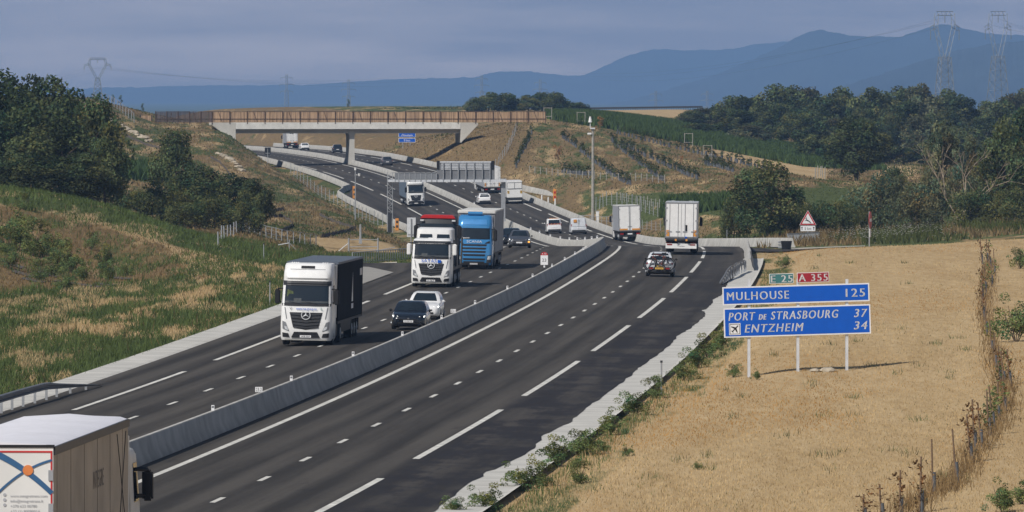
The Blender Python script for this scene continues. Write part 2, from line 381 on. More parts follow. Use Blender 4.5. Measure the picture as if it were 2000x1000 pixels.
    def noise(scale, det, rough=.6, vec=None):
        z = n.nodes.new('ShaderNodeTexNoise'); z.inputs['Scale'].default_value = scale; z.inputs['Detail'].default_value = det; z.inputs['Roughness'].default_value = rough
        nlink(n, vec or tcn.outputs['Object'], z.inputs['Vector']); return z
    def ramp(src, p0, c0, p1, c1):
        r = n.nodes.new('ShaderNodeValToRGB'); r.color_ramp.elements[0].position = p0; r.color_ramp.elements[1].position = p1
        r.color_ramp.elements[0].color = c0 + (1,); r.color_ramp.elements[1].color = c1 + (1,); nlink(n, src, r.inputs['Fac']); return r.outputs['Color']
    def mth(op, a, b2=None):
        q = n.nodes.new('ShaderNodeMath'); q.operation = op
        for i, v in enumerate((a, b2)):
            if v is None: continue
            if isinstance(v, (int, float)): q.inputs[i].default_value = v
            else: nlink(n, v, q.inputs[i])
        return q.outputs[0]
    mpg = n.nodes.new('ShaderNodeMapping'); mpg.inputs['Scale'].default_value = (1, .12, 1); nlink(n, tcn.outputs['Object'], mpg.inputs['Vector']); gv = mpg.outputs['Vector']; big = noise(.30, 9, .66, gv); fine = noise(2.3, 6, .7, gv); tiny = noise(9, 3)
    straw = ramp(mth('ADD', mth('MULTIPLY', fine.outputs['Fac'], .6), mth('MULTIPLY', big.outputs['Fac'], .4)), .34, (.33, .225, .110), .66, (.50, .375, .215))
    brown = ramp(fine.outputs['Fac'], .32, (.125, .085, .041), .68, (.235, .168, .085))
    green = ramp(fine.outputs['Fac'], .32, (.045, .064, .018), .70, (.105, .125, .045))
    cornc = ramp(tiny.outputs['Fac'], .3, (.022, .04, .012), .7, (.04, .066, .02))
    def mask(ch, nz, amp, lo, hi):
        s = mth('ADD', ch, mth('MULTIPLY', mth('SUBTRACT', nz, .5), amp))
        q = n.nodes.new('ShaderNodeMapRange'); q.interpolation_type = 'SMOOTHSTEP'; q.inputs['From Min'].default_value = lo; q.inputs['From Max'].default_value = hi
        nlink(n, s, q.inputs['Value']); return q.outputs['Result']
    big2 = noise(.22, 9, .68, gv)
    def mixc(f, a, b2):
        q = n.nodes.new('ShaderNodeMix'); q.data_type = 'RGBA'; nlink(n, f, q.inputs['Factor']); nlink(n, a, q.inputs['A']); nlink(n, b2, q.inputs['B']); return q.outputs['Result']
    col = mixc(mask(sp.outputs['Green'], big2.outputs['Fac'], 1.5, .38, .62), straw, brown)
    col = mixc(mask(sp.outputs['Red'], big.outputs['Fac'], 1.7, .40, .62), col, green)
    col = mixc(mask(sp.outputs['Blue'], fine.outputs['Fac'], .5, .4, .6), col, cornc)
    nlink(n, col, bs.inputs['Base Color'])
    bp = n.nodes.new('ShaderNodeBump'); bp.inputs['Strength'].default_value = .7; bp.inputs['Distance'].default_value = .12
    nlink(n, fine.outputs['Fac'], bp.inputs['Height']); nlink(n, bp.outputs['Normal'], bs.inputs['Normal'])
    o = np_mesh('ground', V, F, m)
    me = o.data; me.polygons.foreach_set('use_smooth', np.ones(len(F), bool))
    a = me.attributes.new('zone', 'FLOAT_COLOR', 'POINT'); t = np.ones((len(V), 4), np.float32)
    t[:, 0] = R_.ravel(); t[:, 1] = G_.ravel(); t[:, 2] = B_.ravel(); a.data.foreach_set('color', t.ravel())
    tag(o, kind='structure')
build_terrain()

def road_attr(o, pts):
    a = o.data.attributes.new('rd', 'FLOAT_VECTOR', 'POINT'); a.data.foreach_set('vector', np.array(pts, np.float32).ravel())
def asphalt_mat():
    m = bpy.data.materials.new('asphalt'); m.use_nodes = True; n = m.node_tree; b = n.nodes['Principled BSDF']; b.inputs['Roughness'].default_value = .82; b.inputs['Specular IOR Level'].default_value = .25
    a = n.nodes.new('ShaderNodeAttribute'); a.attribute_name = 'rd'
    def nz(sc, det, rough=.6):
        mpn = n.nodes.new('ShaderNodeMapping'); mpn.inputs['Scale'].default_value = sc; nlink(n, a.outputs['Vector'], mpn.inputs['Vector'])
        z = n.nodes.new('ShaderNodeTexNoise'); z.inputs['Scale'].default_value = 1; z.inputs['Detail'].default_value = det; z.inputs['Roughness'].default_value = rough
        nlink(n, mpn.outputs['Vector'], z.inputs['Vector']); return z.outputs['Fac']
    def mth(op, x, y=None, z=None):
        q = n.nodes.new('ShaderNodeMath'); q.operation = op
        for i, v in enumerate((x, y, z)):
            if v is None: continue
            if isinstance(v, (int, float)): q.inputs[i].default_value = v
            else: nlink(n, v, q.inputs[i])
        return q.outputs[0]
    streak = nz((1.1, .012, 1), 6); patch = nz((.55, .045, 1), 8, .7); grain = nz((6, 1.5, 1), 3); drag = nz((.35, .16, 1), 7, .7)
    s = n.nodes.new('ShaderNodeSeparateXYZ'); nlink(n, a.outputs['Vector'], s.inputs['Vector'])
    off = s.outputs['X']
    lane = mth('SINE', mth('MULTIPLY', mth('ADD', off, 1.2), 2 * math.pi / 1.76))      # worn wheel paths in each lane
    r = n.nodes.new('ShaderNodeValToRGB'); e = r.color_ramp.elements; e[0].position = .39; e[1].position = .61; e[0].color = (.0265, .0232, .0205, 1); e[1].color = (.073, .065, .0565, 1)
    v = mth('ADD', mth('MULTIPLY', streak, .62), mth('MULTIPLY', patch, .24)); v = mth('ADD', v, mth('MULTIPLY', grain, .14)); v = mth('ADD', v, mth('MULTIPLY', lane, .045))
    nlink(n, v, r.inputs['Fac'])
    # tar-dark new mat along the hard shoulder, ragged towards the lane
    def step(src, lo, hi, to=1.0):
        q = n.nodes.new('ShaderNodeMapRange'); q.interpolation_type = 'SMOOTHSTEP'; q.inputs['From Min'].default_value = lo; q.inputs['From Max'].default_value = hi; q.inputs['To Max'].default_value = to
        nlink(n, src, q.inputs['Value']); return q.outputs['Result']
    edge = step(mth('ADD', off, mth('MULTIPLY', mth('SUBTRACT', patch, .5), 2.6)), 8.1, 8.8)
    worn = step(mth('ADD', mth('MULTIPLY', drag, .6), mth('MULTIPLY', patch, .4)), .47, .56, .75)
    yr = n.nodes.new('ShaderNodeMapRange'); yr.inputs['From Min'].default_value = 330; yr.inputs['From Max'].default_value = 640; yr.inputs['To Min'].default_value = .95; yr.inputs['To Max'].default_value = .15; nlink(n, s.outputs['Y'], yr.inputs['Value'])
    k = mth('MULTIPLY', mth('MULTIPLY', edge, mth('SUBTRACT', 1.0, worn)), yr.outputs['Result'])
    spots = step(nz((.42, .09, 1), 9, .75), .60, .68, .55)
    k = mth('MAXIMUM', k, spots)
    mx_ = n.nodes.new('ShaderNodeMix'); mx_.data_type = 'RGBA'; nlink(n, k, mx_.inputs['Factor']); nlink(n, r.outputs['Color'], mx_.inputs['A']); mx_.inputs['B'].default_value = (.0165, .0148, .0175, 1)
    nlink(n, mx_.outputs['Result'], b.inputs['Base Color'])
    return m
M['asphalt'] = asphalt_mat()
def gutter_mat():
    m = M['gutter']; n = m.node_tree; b = n.nodes['Principled BSDF']; src = b.inputs['Base Color'].links[0].from_socket
    a = n.nodes.new('ShaderNodeAttribute'); a.attribute_name = 'rd'; s = n.nodes.new('ShaderNodeSeparateXYZ'); nlink(n, a.outputs['Vector'], s.inputs['Vector'])
    q = n.nodes.new('ShaderNodeMath'); q.operation = 'FRACT'; d = n.nodes.new('ShaderNodeMath'); d.operation = 'DIVIDE'; d.inputs[1].default_value = 4.2
    nlink(n, s.outputs['Y'], d.inputs[0]); nlink(n, d.outputs[0], q.inputs[0])
    l = n.nodes.new('ShaderNodeMath'); l.operation = 'LESS_THAN'; l.inputs[1].default_value = .035; nlink(n, q.outputs[0], l.inputs[0])
    k = n.nodes.new('ShaderNodeMath'); k.operation = 'MULTIPLY'; k.inputs[1].default_value = .55; nlink(n, l.outputs[0], k.inputs[0])
    mx_ = n.nodes.new('ShaderNodeMix'); mx_.data_type = 'RGBA'; mx_.inputs['B'].default_value = (.12, .11, .10, 1)
    nlink(n, k.outputs[0], mx_.inputs['Factor']); nlink(n, src, mx_.inputs['A']); nlink(n, mx_.outputs['Result'], b.inputs['Base Color'])
gutter_mat()

def strip(name, y0, y1, fo, m, dz=0.0, step=2.0, cols=None, kind='structure', mb=None):
    """a sheet that follows the road; fo(Y) -> list of (offset, lift)"""
    n = max(2, int((y1 - y0) / step) + 1); V = []; rd = []
    for Y in np.linspace(y0, y1, n):
        cs = fo(Y)
        for o, l in cs: V.append(rp(Y, o, dz + l)); rd.append((o, Y, 0))
    k = len(cs); F = [(i * k + j, i * k + j + 1, (i + 1) * k + j + 1, (i + 1) * k + j) for i in range(n - 1) for j in range(k - 1)]
    if mb is not None: mb.add(V, F); return
    ob = MB().add(V, F).build(name, m, fix=False); road_attr(ob, rd); tag(ob, kind=kind)
    return ob
_rr = random.Random(3); _jag = np.interp(np.arange(100, 700, .5), np.arange(100, 702, 1.7), [_rr.gauss(0, .05) for _ in np.arange(100, 702, 1.7)]) + np.interp(np.arange(100, 700, .5), np.arange(100, 720, 11), [_rr.gauss(0, .11) for _ in np.arange(100, 720, 11)])
def jag(Y): return float(np.interp(Y, np.arange(100, 700, .5), _jag)) if Y < 600 else 0.0
strip('road', 112, 1980, lambda Y: [(float(ip(_EL, Y)), 0), (-7, 0), (-3, 0), (0, 0), (3, 0), (7, 0), (float(ip(_ER, Y)) + jag(Y), 0)], M['asphalt'], step=1.5)
strip('concrete_gutter', 112, 562, lambda Y: [(10.9, -.012), (11.7, -.012), (12.9, .0), (13.1, .06)], M['gutter'], step=2)
strip('concrete_gutter', 112, 470, lambda Y: [(-11.3, -.03), (-11.6, .03), (-13.0, .09), (-13.1, .02)], M['gutter'], step=2)
# access road leaving to the right behind the dry field, and the one on the left
def drape(name, poly, m, dz=.06, nx=14, ny=6, zf=None):
    """poly: four (X, Y) corners"""
    a, b, c, d = [np.array(p, float) for p in poly]; V = []
    for i in range(ny + 1):
        for j in range(nx + 1):
            s, t = j / nx, i / ny; p = (a * (1 - s) + b * s) * (1 - t) + (d * (1 - s) + c * s) * t
            V.append((p[0], p[1], gz(p[0], p[1]) + dz if zf is None else zf(p[0], p[1]) + dz))
    F = [(i * (nx + 1) + j, i * (nx + 1) + j + 1, (i + 1) * (nx + 1) + j + 1, (i + 1) * (nx + 1) + j) for i in range(ny) for j in range(nx)]
    ob = MB().add(V, F).build(name, m, fix=False); road_attr(ob, [(v[0], v[1], 0) for v in V]); tag(ob, kind='structure'); return ob
# ---- road markings
mk = MB()
def line(o0, w, y0, y1, dz=.008): strip('', y0, y1, lambda Y: [(o0 - w / 2, 0), (o0 + w / 2, 0)], None, dz, 3.0, mb=mk)
line(1.45, .23, 112, 1950); line(-1.45, .23, 112, 1950)
Y = 112 + 3.7
def snap(): pass
for o0, per, ln, ph, w in ((4.95, 13, 3, 217.0, .17), (-4.95, 13, 3, 250.3, .17), (8.45, 52, 39, 194.5, .24), (-8.45, 52, 39, 287.5, .24)):
    Y = ph - per * math.ceil((ph - 112) / per)
    while Y < 1900:
        if Y > 112: line(o0, w * (1 if Y < 700 else 1.1), Y, Y + ln)
        Y += per
mk.build('road_markings', M['marking'], fix=False)['kind'] = 'structure'

# ---- concrete barriers
JP = [(-.31, 0), (-.31, .09), (-.19, .34), (-.10, .80), (-.06, .84), (.06, .84), (.10, .80), (.19, .34), (.31, .09), (.31, 0)]
def sweep(mb, pts, profile, hs=1.0, cap=True):
    P = [Vector(p) for p in pts]; rings = []
    for i, p in enumerate(P):
        d = (P[min(i + 1, len(P) - 1)] - P[max(i - 1, 0)]); d.z = 0; d.normalize(); nrm = Vector((d.y, -d.x, 0))
        k = hs(i / (len(P) - 1)) if callable(hs) else hs
        rings.append([p + nrm * o + Vector((0, 0, z * k)) for o, z in profile])
    mb.loft(rings, cap=cap, closed=True)
def dens(path, step=4.0):
    out = []
    for (o0, y0), (o1, y1) in zip(path[:-1], path[1:]):
        n = max(1, int(math.hypot(y1 - y0, o1 - o0) / step))
        out += [(o0 + (o1 - o0) * sst(i / n) if abs(o1 - o0) < 1.2 else o0 + (o1 - o0) * i / n, y0 + (y1 - y0) * i / n) for i in range(n)]
    return out + [path[-1]]
def barrier(path, label, hs=1.0, step=4.0):
    mb = MB(); sweep(mb, [rp(y, float(o), -.03) for o, y in dens(path, step)], JP, hs)
    o = mb.build('concrete_barrier', M['barrier'], smooth=True); return tag(o, label, 'crash barrier', 'concrete barriers along the motorway')
barrier([(0, 118), (0, 1900)], 'long concrete median barrier between the two carriageways, white plastic reflectors along its top')
barrier([(-13.0, 845), (-13.6, 955), (-14.4, 1000), (-15.2, 1085), (-15.0, 1104), (-13.3, 1116)], 'low concrete barrier along the emergency bay below the orange phone post on the left')
barrier([(-13.3, 1118), (-11.5, 1126), (-11.5, 1250), (-11.5, 1560)], 'concrete barrier on the left edge running up under the bridge')
barrier([(16.6, 648), (15.6, 668), (13.8, 700), (12.0, 740), (10.6, 780), (9.9, 820), (10.1, 1000), (10.2, 1086)], 'white concrete barrier on the right edge, curving away to the black crash cushion', step=3)
barrier([(14.7, 1074), (13.2, 1095), (11.2, 1130), (10.8, 1180), (10.8, 1700)], 'concrete barrier below the brown bank on the right with a tapered free end', hs=lambda t: .35 + .65 * min(1, t * 90))
barrier([(12.35, 517), (12.1, 545), (11.9, 575), (12.15, 638)], 'short white concrete barrier stub behind the blue sign, dark shaded on its right side', hs=1.0)

# ---- bits of road edge around the two accesses
drape('access_road', [(11.6 + float(med(604)), 604), (Xat(1740, 606), 606), (Xat(1740, 636), 636), (12.0 + float(med(644)), 644)], M['asphalt'], .10)
drape('gravel_strip', [(Xat(1545, 640), 640), (Xat(1690, 638), 638), (Xat(1690, 646), 646), (Xat(1545, 650), 650)], M['gravel'], .14, 16, 2)
drape('access_road', [(Xat(650, 506), 506), (-10.9 + float(med(488)), 488), (-10.9 + float(med(531)), 531), (Xat(650, 529), 529)], M['asphalt'], .05, zf=lambda x, y: max(gz(x, y), float(road_z(-11, y)) - .03))
# paved nose where the left gutter ends
nose = MB(); pts = [(-11.4, 457), (-11.4, 497), (-14.2, 514), (-14.8, 514), (-14.1, 501), (-13.2, 480), (-13.1, 457)]
nose.poly([rp(y, o, .05) for o, y in pts]); nose.poly([rp(y, o, -.1) for o, y in pts]); tag(nose.build('paved_nose', M['gutter'], fix=False), kind='structure')
kb = MB(); sweep(kb, [(Xat(620, 531), 531, gz(Xat(620, 531), 531) + .05), (Xat(690, 533), 533, gz(Xat(690, 533), 533) + .05), (Xat(775, 533), 533, gz(Xat(775, 533), 533) + .05)], [(-.12, -.1), (-.12, .16), (.12, .16), (.12, -.1)])
tag(kb.build('kerb', M['concrete']), kind='structure')

# ---- reflectors and plates standing on the median barrier
def reflector():
    mb = MB(); mb.bx(-.055, .055, -.03, .03, 0, .20); mb.m = 1; mb.bx(-.04, .04, -.034, -.03, .10, .17); return mb.build('barrier_reflector', ['signwhite', 'midgrey'], bevel=.008)
ref0 = None; ry = [(419, 803), (569, 744), (688, 696), (783, 656), (859, 623), (924, 594), (977, 565), (1021, 541), (1057, 521), (1088, 507), (1111, 495), (1129, 484)]
for i, (px, py) in enumerate(ry):
    Yb = 14400 * 11.2 / (py - 185); Xw = float(med(Yb)); z = float(road_z(0, Yb)) + .80
    o = reflector() if ref0 is None else ref0.copy()
    if ref0 is None: ref0 = o
    else: C.objects.link(o)
    o.location = (Xw, Yb, z)
    tag(o, 'small white reflector on the near median barrier, %s from the camera end' % ORD[i], 'reflector', 'white reflectors on the median barrier')
k = 0
for Yb in (700, 724, 748, 772, 796, 822, 850, 880, 905, 1000, 1040):
    o = ref0.copy(); C.objects.link(o); o.location = (float(med(Yb)), Yb, float(road_z(0, Yb)) + .80); o.scale = (1.5, 1, 1.3)
    tag(o, 'small white reflector on the far median barrier beyond the crest, %s from the camera end' % ORD[k], 'reflector', 'white reflectors on the median barrier'); k += 1
def plate(Yb, off, s, w, h, label, lift=.80):
    r = empty('distance_plate', (float(med(Yb)) + off, Yb, float(road_z(0, Yb)) + lift), 0, label, 'plate', 'distance plates on the median barrier')
    mb = MB(); mb.bx(-w / 2, w / 2, -.02, .02, .05, .05 + h); mb.bx(-.03, .03, .02, .05, -.02, .05 + h * .5); mb.build('plate', 'signwhite', r)
    t = MB(); add_text(t, s, h * 1.0, lambda x, z: (x, -.024, .05 + h * .16 + z), width=w * .78); t.build('lettering', 'black', r, fix=False)
plate(14400 * 11.15 / (766 - 185), .0, '23.2', .27, .19, 'small white 23.2 plate on the near end of the median barrier')
plate(14400 * 11.15 / (611 - 185), .0, '23.1', .27, .19, 'small white 23.1 plate on the median barrier beside the white hatchback')
Yk = 14400 * 11.1 / (517 - 185)
km = empty('kilometre_marker', (Xat(1063, Yk), Yk, float(road_z(0, Yk)) + .78), 0, 'white kilometre 23 marker with a round red top on the median barrier', 'road marker')
mb = MB(); mb.bx(-.24, .24, -.02, .02, .12, .74); mb.bx(-.05, .05, .02, .06, -.05, .4); mb.build('marker_plate', 'signwhite', km)
mb = MB(); mb.prism([(-.24, .742)] + [(.24 * math.cos(t), .742 + .22 * math.sin(t)) for t in [math.pi - math.pi * i / 12 for i in range(13)]] + [(.24, .742)], 'y', -.02, .02); cap = mb.build('red_top', 'redpaint', km)
mb = MB(); add_text(mb, 'A 355', .16, lambda x, z: (x, -.024, .79 + z), width=.30); mb.build('lettering', 'signwhite', cap, fix=False)
mb = MB(); add_text(mb, '23', .30, lambda x, z: (x, -.024, .32 + z), width=.27); mb.build('lettering', 'black', km, fix=False)

# ---- steel guardrails
WP = [(-.04, .44), (.04, .46), (.04, .52), (-.03, .55), (-.03, .60), (.04, .63), (.04, .72), (-.04, .75), (-.06, .75), (-.06, .44)]
def guardrail(path, label, drop=None, side=1, post_step=2.0, hs=1.0, off_post=-.12):
    r = empty('guardrail', rp(path[0][1], path[0][0]), 0, label, 'guardrail'); inv = r.location
    mb = MB(); pts = [rp(y, float(o), 0) - inv for o, y in dens(path, 1.5)]; sweep(mb, pts, [(o * side, z) for o, z in WP], hs); mb.build('rail', 'rail', r, smooth=True)
    acc = 0; prev = None; n = 0
    for i, p in enumerate(pts):
        if prev is None or (p - prev).length >= post_step:
            prev = p; k = hs(i / (len(pts) - 1)) if callable(hs) else hs
            if k < .3: continue
            mb = MB(); mb.bx(-.05, .05, -.03, .03, -.05, .70 * k); o = mb.build('post', 'steel', r); o.location = p + Vector((off_post * side, 0, 0)); n += 1
guardrail([(-11.1, 205), (-11.1, 290), (-10.9, 302), (-10.4, 312)], 'long steel guardrail on grey posts at the left road edge, its end bent down', side=1, hs=lambda t: 1 if t < .88 else max(.1, 1 - (t - .88) / .12 * .9))
guardrail([(11.05, 474), (11.2, 486), (11.6, 502), (12.0, 514)], 'short curved guardrail end in front of the white barrier stub behind the blue sign', side=-1, hs=lambda t: .25 + .85 * min(1, t * 2.0))

# ---- crash cushion
cx, cyy = Xat(1536, 646), 646
cc = empty('crash_cushion', (cx, cyy, gz(cx, cyy) + .03), 0, 'black drum crash cushion at the end of the white right barrier', 'crash cushion')
mb = MB(); mb.tube((0, 0, 0), (0, 0, .78), .38, .50, 20); mb.build('drum', 'black', cc, smooth=True)
for i, z in enumerate((.2, .45, .68)):
    mb = MB(); mb.bx(-.72, -.4, -.1, .35, z - .08, z + .08); mb.build('rail_end', 'steel', cc, bevel=.03)

# ================================================================== BRIDGE
BY = 1258.0; bx0 = float(med(BY)); brz = .09
bz0 = 0.0
def bw(px): return (px - 681.0) / FPX * BY
br = empty('bridge', (bx0, BY, 0), brz, 'concrete road bridge on one central pier crossing the motorway', 'bridge')
ZT, ZG, ZB = at(0, 239.5, BY).z, at(0, 252, BY).z, at(0, 260, BY).z
xl, xr = bw(454), bw(892)
mb = MB(); mb.bx(xl, xr, -5.6, -5.2, ZG, ZT); mb.bx(xl, xr, 5.2, 5.6, ZG, ZT); mb.bx(xl - 3, xr + 3, -5.198, 5.198, ZT - .5, ZT - .25); mb.build('parapet', 'offwhite', br, bevel=.03)
mb = MB(); mb.bx(xl, xr, -4.3, 4.3, ZB + .05, ZT - .51); mb.m = 1; mb.bx(xl, xr, -4.45, -4.25, ZB - .02, ZB + .2); mb.build('deck_beam', ['concrete', 'concrete'], br)
mb = MB()
mb.loft([[(-.5, -4.2, -1), (.5, -4.2, -1), (.5, 4.2, -1), (-.5, 4.2, -1)], [(-.42, -4.3, 3.6), (.42, -4.3, 3.6), (.42, 4.3, 3.6), (-.42, 4.3, 3.6)], [(-.42, -4.4, ZB - .35), (.42, -4.4, ZB - .35), (.42, 4.4, ZB - .35), (-.42, 4.4, ZB - .35)]])
pier = mb.build('pier', 'concrete', br)
mb = MB(); mb.box(0, 0, ZB - .15, 1.05, 9.3, .40); mb.bx(-.42, .42, -4.62, -4.44, ZB + .06, ZG + .02); mb.build('pier_cap', 'concrete', pier, bevel=.05)
for x0, x1, s in ((xl, bw(408), -1), (xr, bw(926), 1)):
    mb = MB(); mb.prism([(x0, ZT - .02), (x1, ZT - .02), (x1, ZT - .4), (x0 + s * .1, ZB - 1.6), (x0, ZB - 1.6)], 'y', -5.55, 5.55); mb.build('abutment', 'concrete', br, bevel=.03)
M['brownpost'] = mat('brown_steel_post', (.085, .055, .042), .7)
def wood_mat(name, c0, c1):
    m = bpy.data.materials.new(name); m.use_nodes = True; n = m.node_tree; b = n.nodes['Principled BSDF']; b.inputs['Roughness'].default_value = .85
    t = n.nodes.new('ShaderNodeTexCoord'); mpn = n.nodes.new('ShaderNodeMapping'); mpn.inputs['Scale'].default_value = (3.2, .01, .12); nlink(n, t.outputs['Object'], mpn.inputs['Vector'])
    z = n.nodes.new('ShaderNodeTexNoise'); z.inputs['Scale'].default_value = 1.6; z.inputs['Detail'].default_value = 3; nlink(n, mpn.outputs['Vector'], z.inputs['Vector'])
    r = n.nodes.new('ShaderNodeValToRGB'); r.color_ramp.elements[0].position = .36; r.color_ramp.elements[1].position = .64; r.color_ramp.elements[0].color = c0 + (1,); r.color_ramp.elements[1].color = c1 + (1,)
    nlink(n, z.outputs['Fac'], r.inputs['Fac']); nlink(n, r.outputs['Color'], b.inputs['Base Color']); return m
M['plank'] = wood_mat('brown_planks', (.19, .122, .076), (.47, .32, .20)); M['plankdark'] = wood_mat('charcoal_planks', (.045, .036, .04), (.10, .078, .08))
ws = empty('wooden_screen', (bx0, BY - .0, 0), brz, 'tall wooden plank screen along the bridge, brown with a charcoal stretch at its left end', 'screen')
zt, zb = at(0, 217.5, BY).z, at(0, 238.8, BY).z
edges = [298, 320, 342, 364, 386, 408] + [408 + 34.2 * i for i in range(1, 20)]
for i in range(len(edges) - 1):
    a, b = bw(edges[i]), bw(edges[i + 1]); dk = i < 5
    mb = MB(); n = 10
    for j in range(n):
        w = (b - a) / n; mb.bx(a + j * w + .02, a + (j + 1) * w - .02, -5.52 + .02 * (j % 2), -5.44, zb + .04, zt - .03 - .05 * ((i * 7 + j * 3) % 3 == 0))
    p = mb.build('plank_panel', 'plankdark' if dk else 'plank', ws)
    mb = MB(); mb.bx(a, b, -5.62, -5.54, zb + .58, zb + .64); mb.bx(a, b, -5.60, -5.40, zt, zt + .05)
    if i % 2: mb.tube((a + (b - a) * .35, -5.58, zt), (a + (b - a) * .55, -5.58, zb + .1), .05, n=4)
    mb.build('rail', M['brownpost'], p)
for i, e in enumerate(edges):
    x = bw(e); mb = MB(); mb.bx(x - .055, x + .055, -5.66, -5.38, zb - .25, zt + .02); mb.build('post', M['brownpost'], ws)
lf = empty('timber_fence', at(287, 239, BY - 4), brz, 'low brown timber fence section left of the charcoal bridge screen', 'fence')
mb = MB(); mb.bx(-1.05, .75, -.05, .05, .1, 1.15); mb.build('plank_panel', 'plank', lf)
for x in (-1.1, .8): mb = MB(); mb.bx(x - .08, x + .08, -.1, .1, -.2, 1.2); mb.build('post', 'darksteel', lf)
# farther screen on the other side of the deck
ws2 = empty('wooden_screen', (bx0, BY, 0), brz, 'second wooden screen on the far side of the bridge deck, seen only as an edge', 'screen')
mb = MB(); mb.bx(bw(408), bw(1040), 5.44, 5.52, zb, zt - .12); mb.build('plank_panel', 'plank', ws2)

# ================================================================== HILLS
def hills_mat():
    m = mat('forested_hills', (.026, .036, .030), 1.0, var=.45, scale=.0025); return m
M['hill'] = hills_mat()
def ridge(pts, Y0, depth, seed, jit):
    rng = np.random.RandomState(seed); p = np.array(pts, float); xs = np.arange(p[0, 0], p[-1, 0] + 1, 3.0)
    ys = np.interp(xs, p[:, 0], p[:, 1])
    ker = np.hanning(19); ker /= ker.sum(); ysm = np.convolve(np.pad(ys, 9, mode='edge'), ker, 'valid')
    ysm += np.interp(xs, xs[::4], rng.normal(0, jit, len(xs[::4]))) + rng.normal(0, jit * .5, len(xs))
    nr = 26; V = []
    wob = np.interp(xs, xs[::25], rng.normal(0, 1, len(xs[::25])))
    for j in range(nr + 1):
        t = j / nr; Y = Y0 - depth * (1 - t)
        zt_ = np.array([at(x, y, Y0).z for x, y in zip(xs, ysm)])
        rough = rng.normal(0, 1, len(xs)); rough = np.convolve(np.pad(rough, 4, mode='edge'), np.ones(9) / 9, 'valid')
        f = t ** .75
        z = -60 + (zt_ + 60) * f + (rough * 9 + wob * 26 * math.sin(t * 7)) * t * (1 - t) * 2.0
        V.append(np.stack([(xs - 1000) / FPX * Y, np.full(len(xs), Y), z], -1))
    for k_, t in ((1, .35), (2, -.1)):   # back slope
        V.append(np.stack([(xs - 1000) / FPX * (Y0 + 900 * k_), np.full(len(xs), Y0 + 900.0 * k_), -60 + (zt_ + 60) * t], -1))
    n = len(xs); nr2 = len(V); idx = np.arange(n * nr2).reshape(nr2, n)
    o = np_mesh('hills', np.concatenate(V), np.stack([idx[:-1, :-1], idx[:-1, 1:], idx[1:, 1:], idx[1:, :-1]], -1).reshape(-1, 4), M['hill']); o.data.polygons.foreach_set('use_smooth', np.ones(len(o.data.polygons), bool)); tag(o, kind='structure')
ridge([(-3500, 120), (-1500, 150), (-400, 165), (150, 173), (230, 170), (320, 169), (430, 166), (520, 167), (600, 166), (680, 160), (760, 155), (850, 153), (935, 151), (955, 141), (1000, 138), (1050, 141), (1090, 147), (1140, 148), (1172, 134), (1215, 112), (1250, 102), (1280, 95), (1330, 98), (1400, 98), (1450, 91), (1500, 84), (1545, 81), (1600, 90), (2100, 90), (3500, 60), (5500, 100)], 25000, 2600, 1, .7)
ridge([(1100, 225), (1250, 190), (1400, 146), (1480, 112), (1530, 88), (1565, 67), (1598, 57), (1630, 62), (1665, 71), (1720, 71), (1755, 73), (1785, 62), (1815, 55), (1832, 46), (1850, 47), (1880, 56), (1925, 65), (1980, 69), (2040, 66), (2300, 30), (3200, 60), (5000, 120)], 19500, 2600, 2, .8)
ridge([(1450, 225), (1580, 190), (1680, 158), (1760, 132), (1840, 106), (1920, 88), (2000, 80), (2150, 70), (2600, 90), (3600, 150), (4600, 200)], 14500, 2200, 3, .9)

# haze: one box of thin blue air round everything, sky outside it
def haze():
    x, y0, y1, z0, z1 = 26000, -400, 27300, -62, 420
    o = MB().bx(-x, x, y0, y1, z0, z1).build('haze', []); m = bpy.data.materials.new('haze'); m.use_nodes = True; n = m.node_tree; n.nodes.clear()
    out = n.nodes.new('ShaderNodeOutputMaterial'); v = n.nodes.new('ShaderNodeVolumePrincipled')
    v.inputs['Color'].default_value = HAZE_COL + (1,); v.inputs['Density'].default_value = HAZE_D; v.inputs['Anisotropy'].default_value = 0.0
    nlink(n, v.outputs[0], out.inputs['Volume']); o.data.materials.append(m); tag(o, kind='stuff')
HAZE_COL = (.315, .555, 1.0); HAZE_D = 7.6e-5
haze()

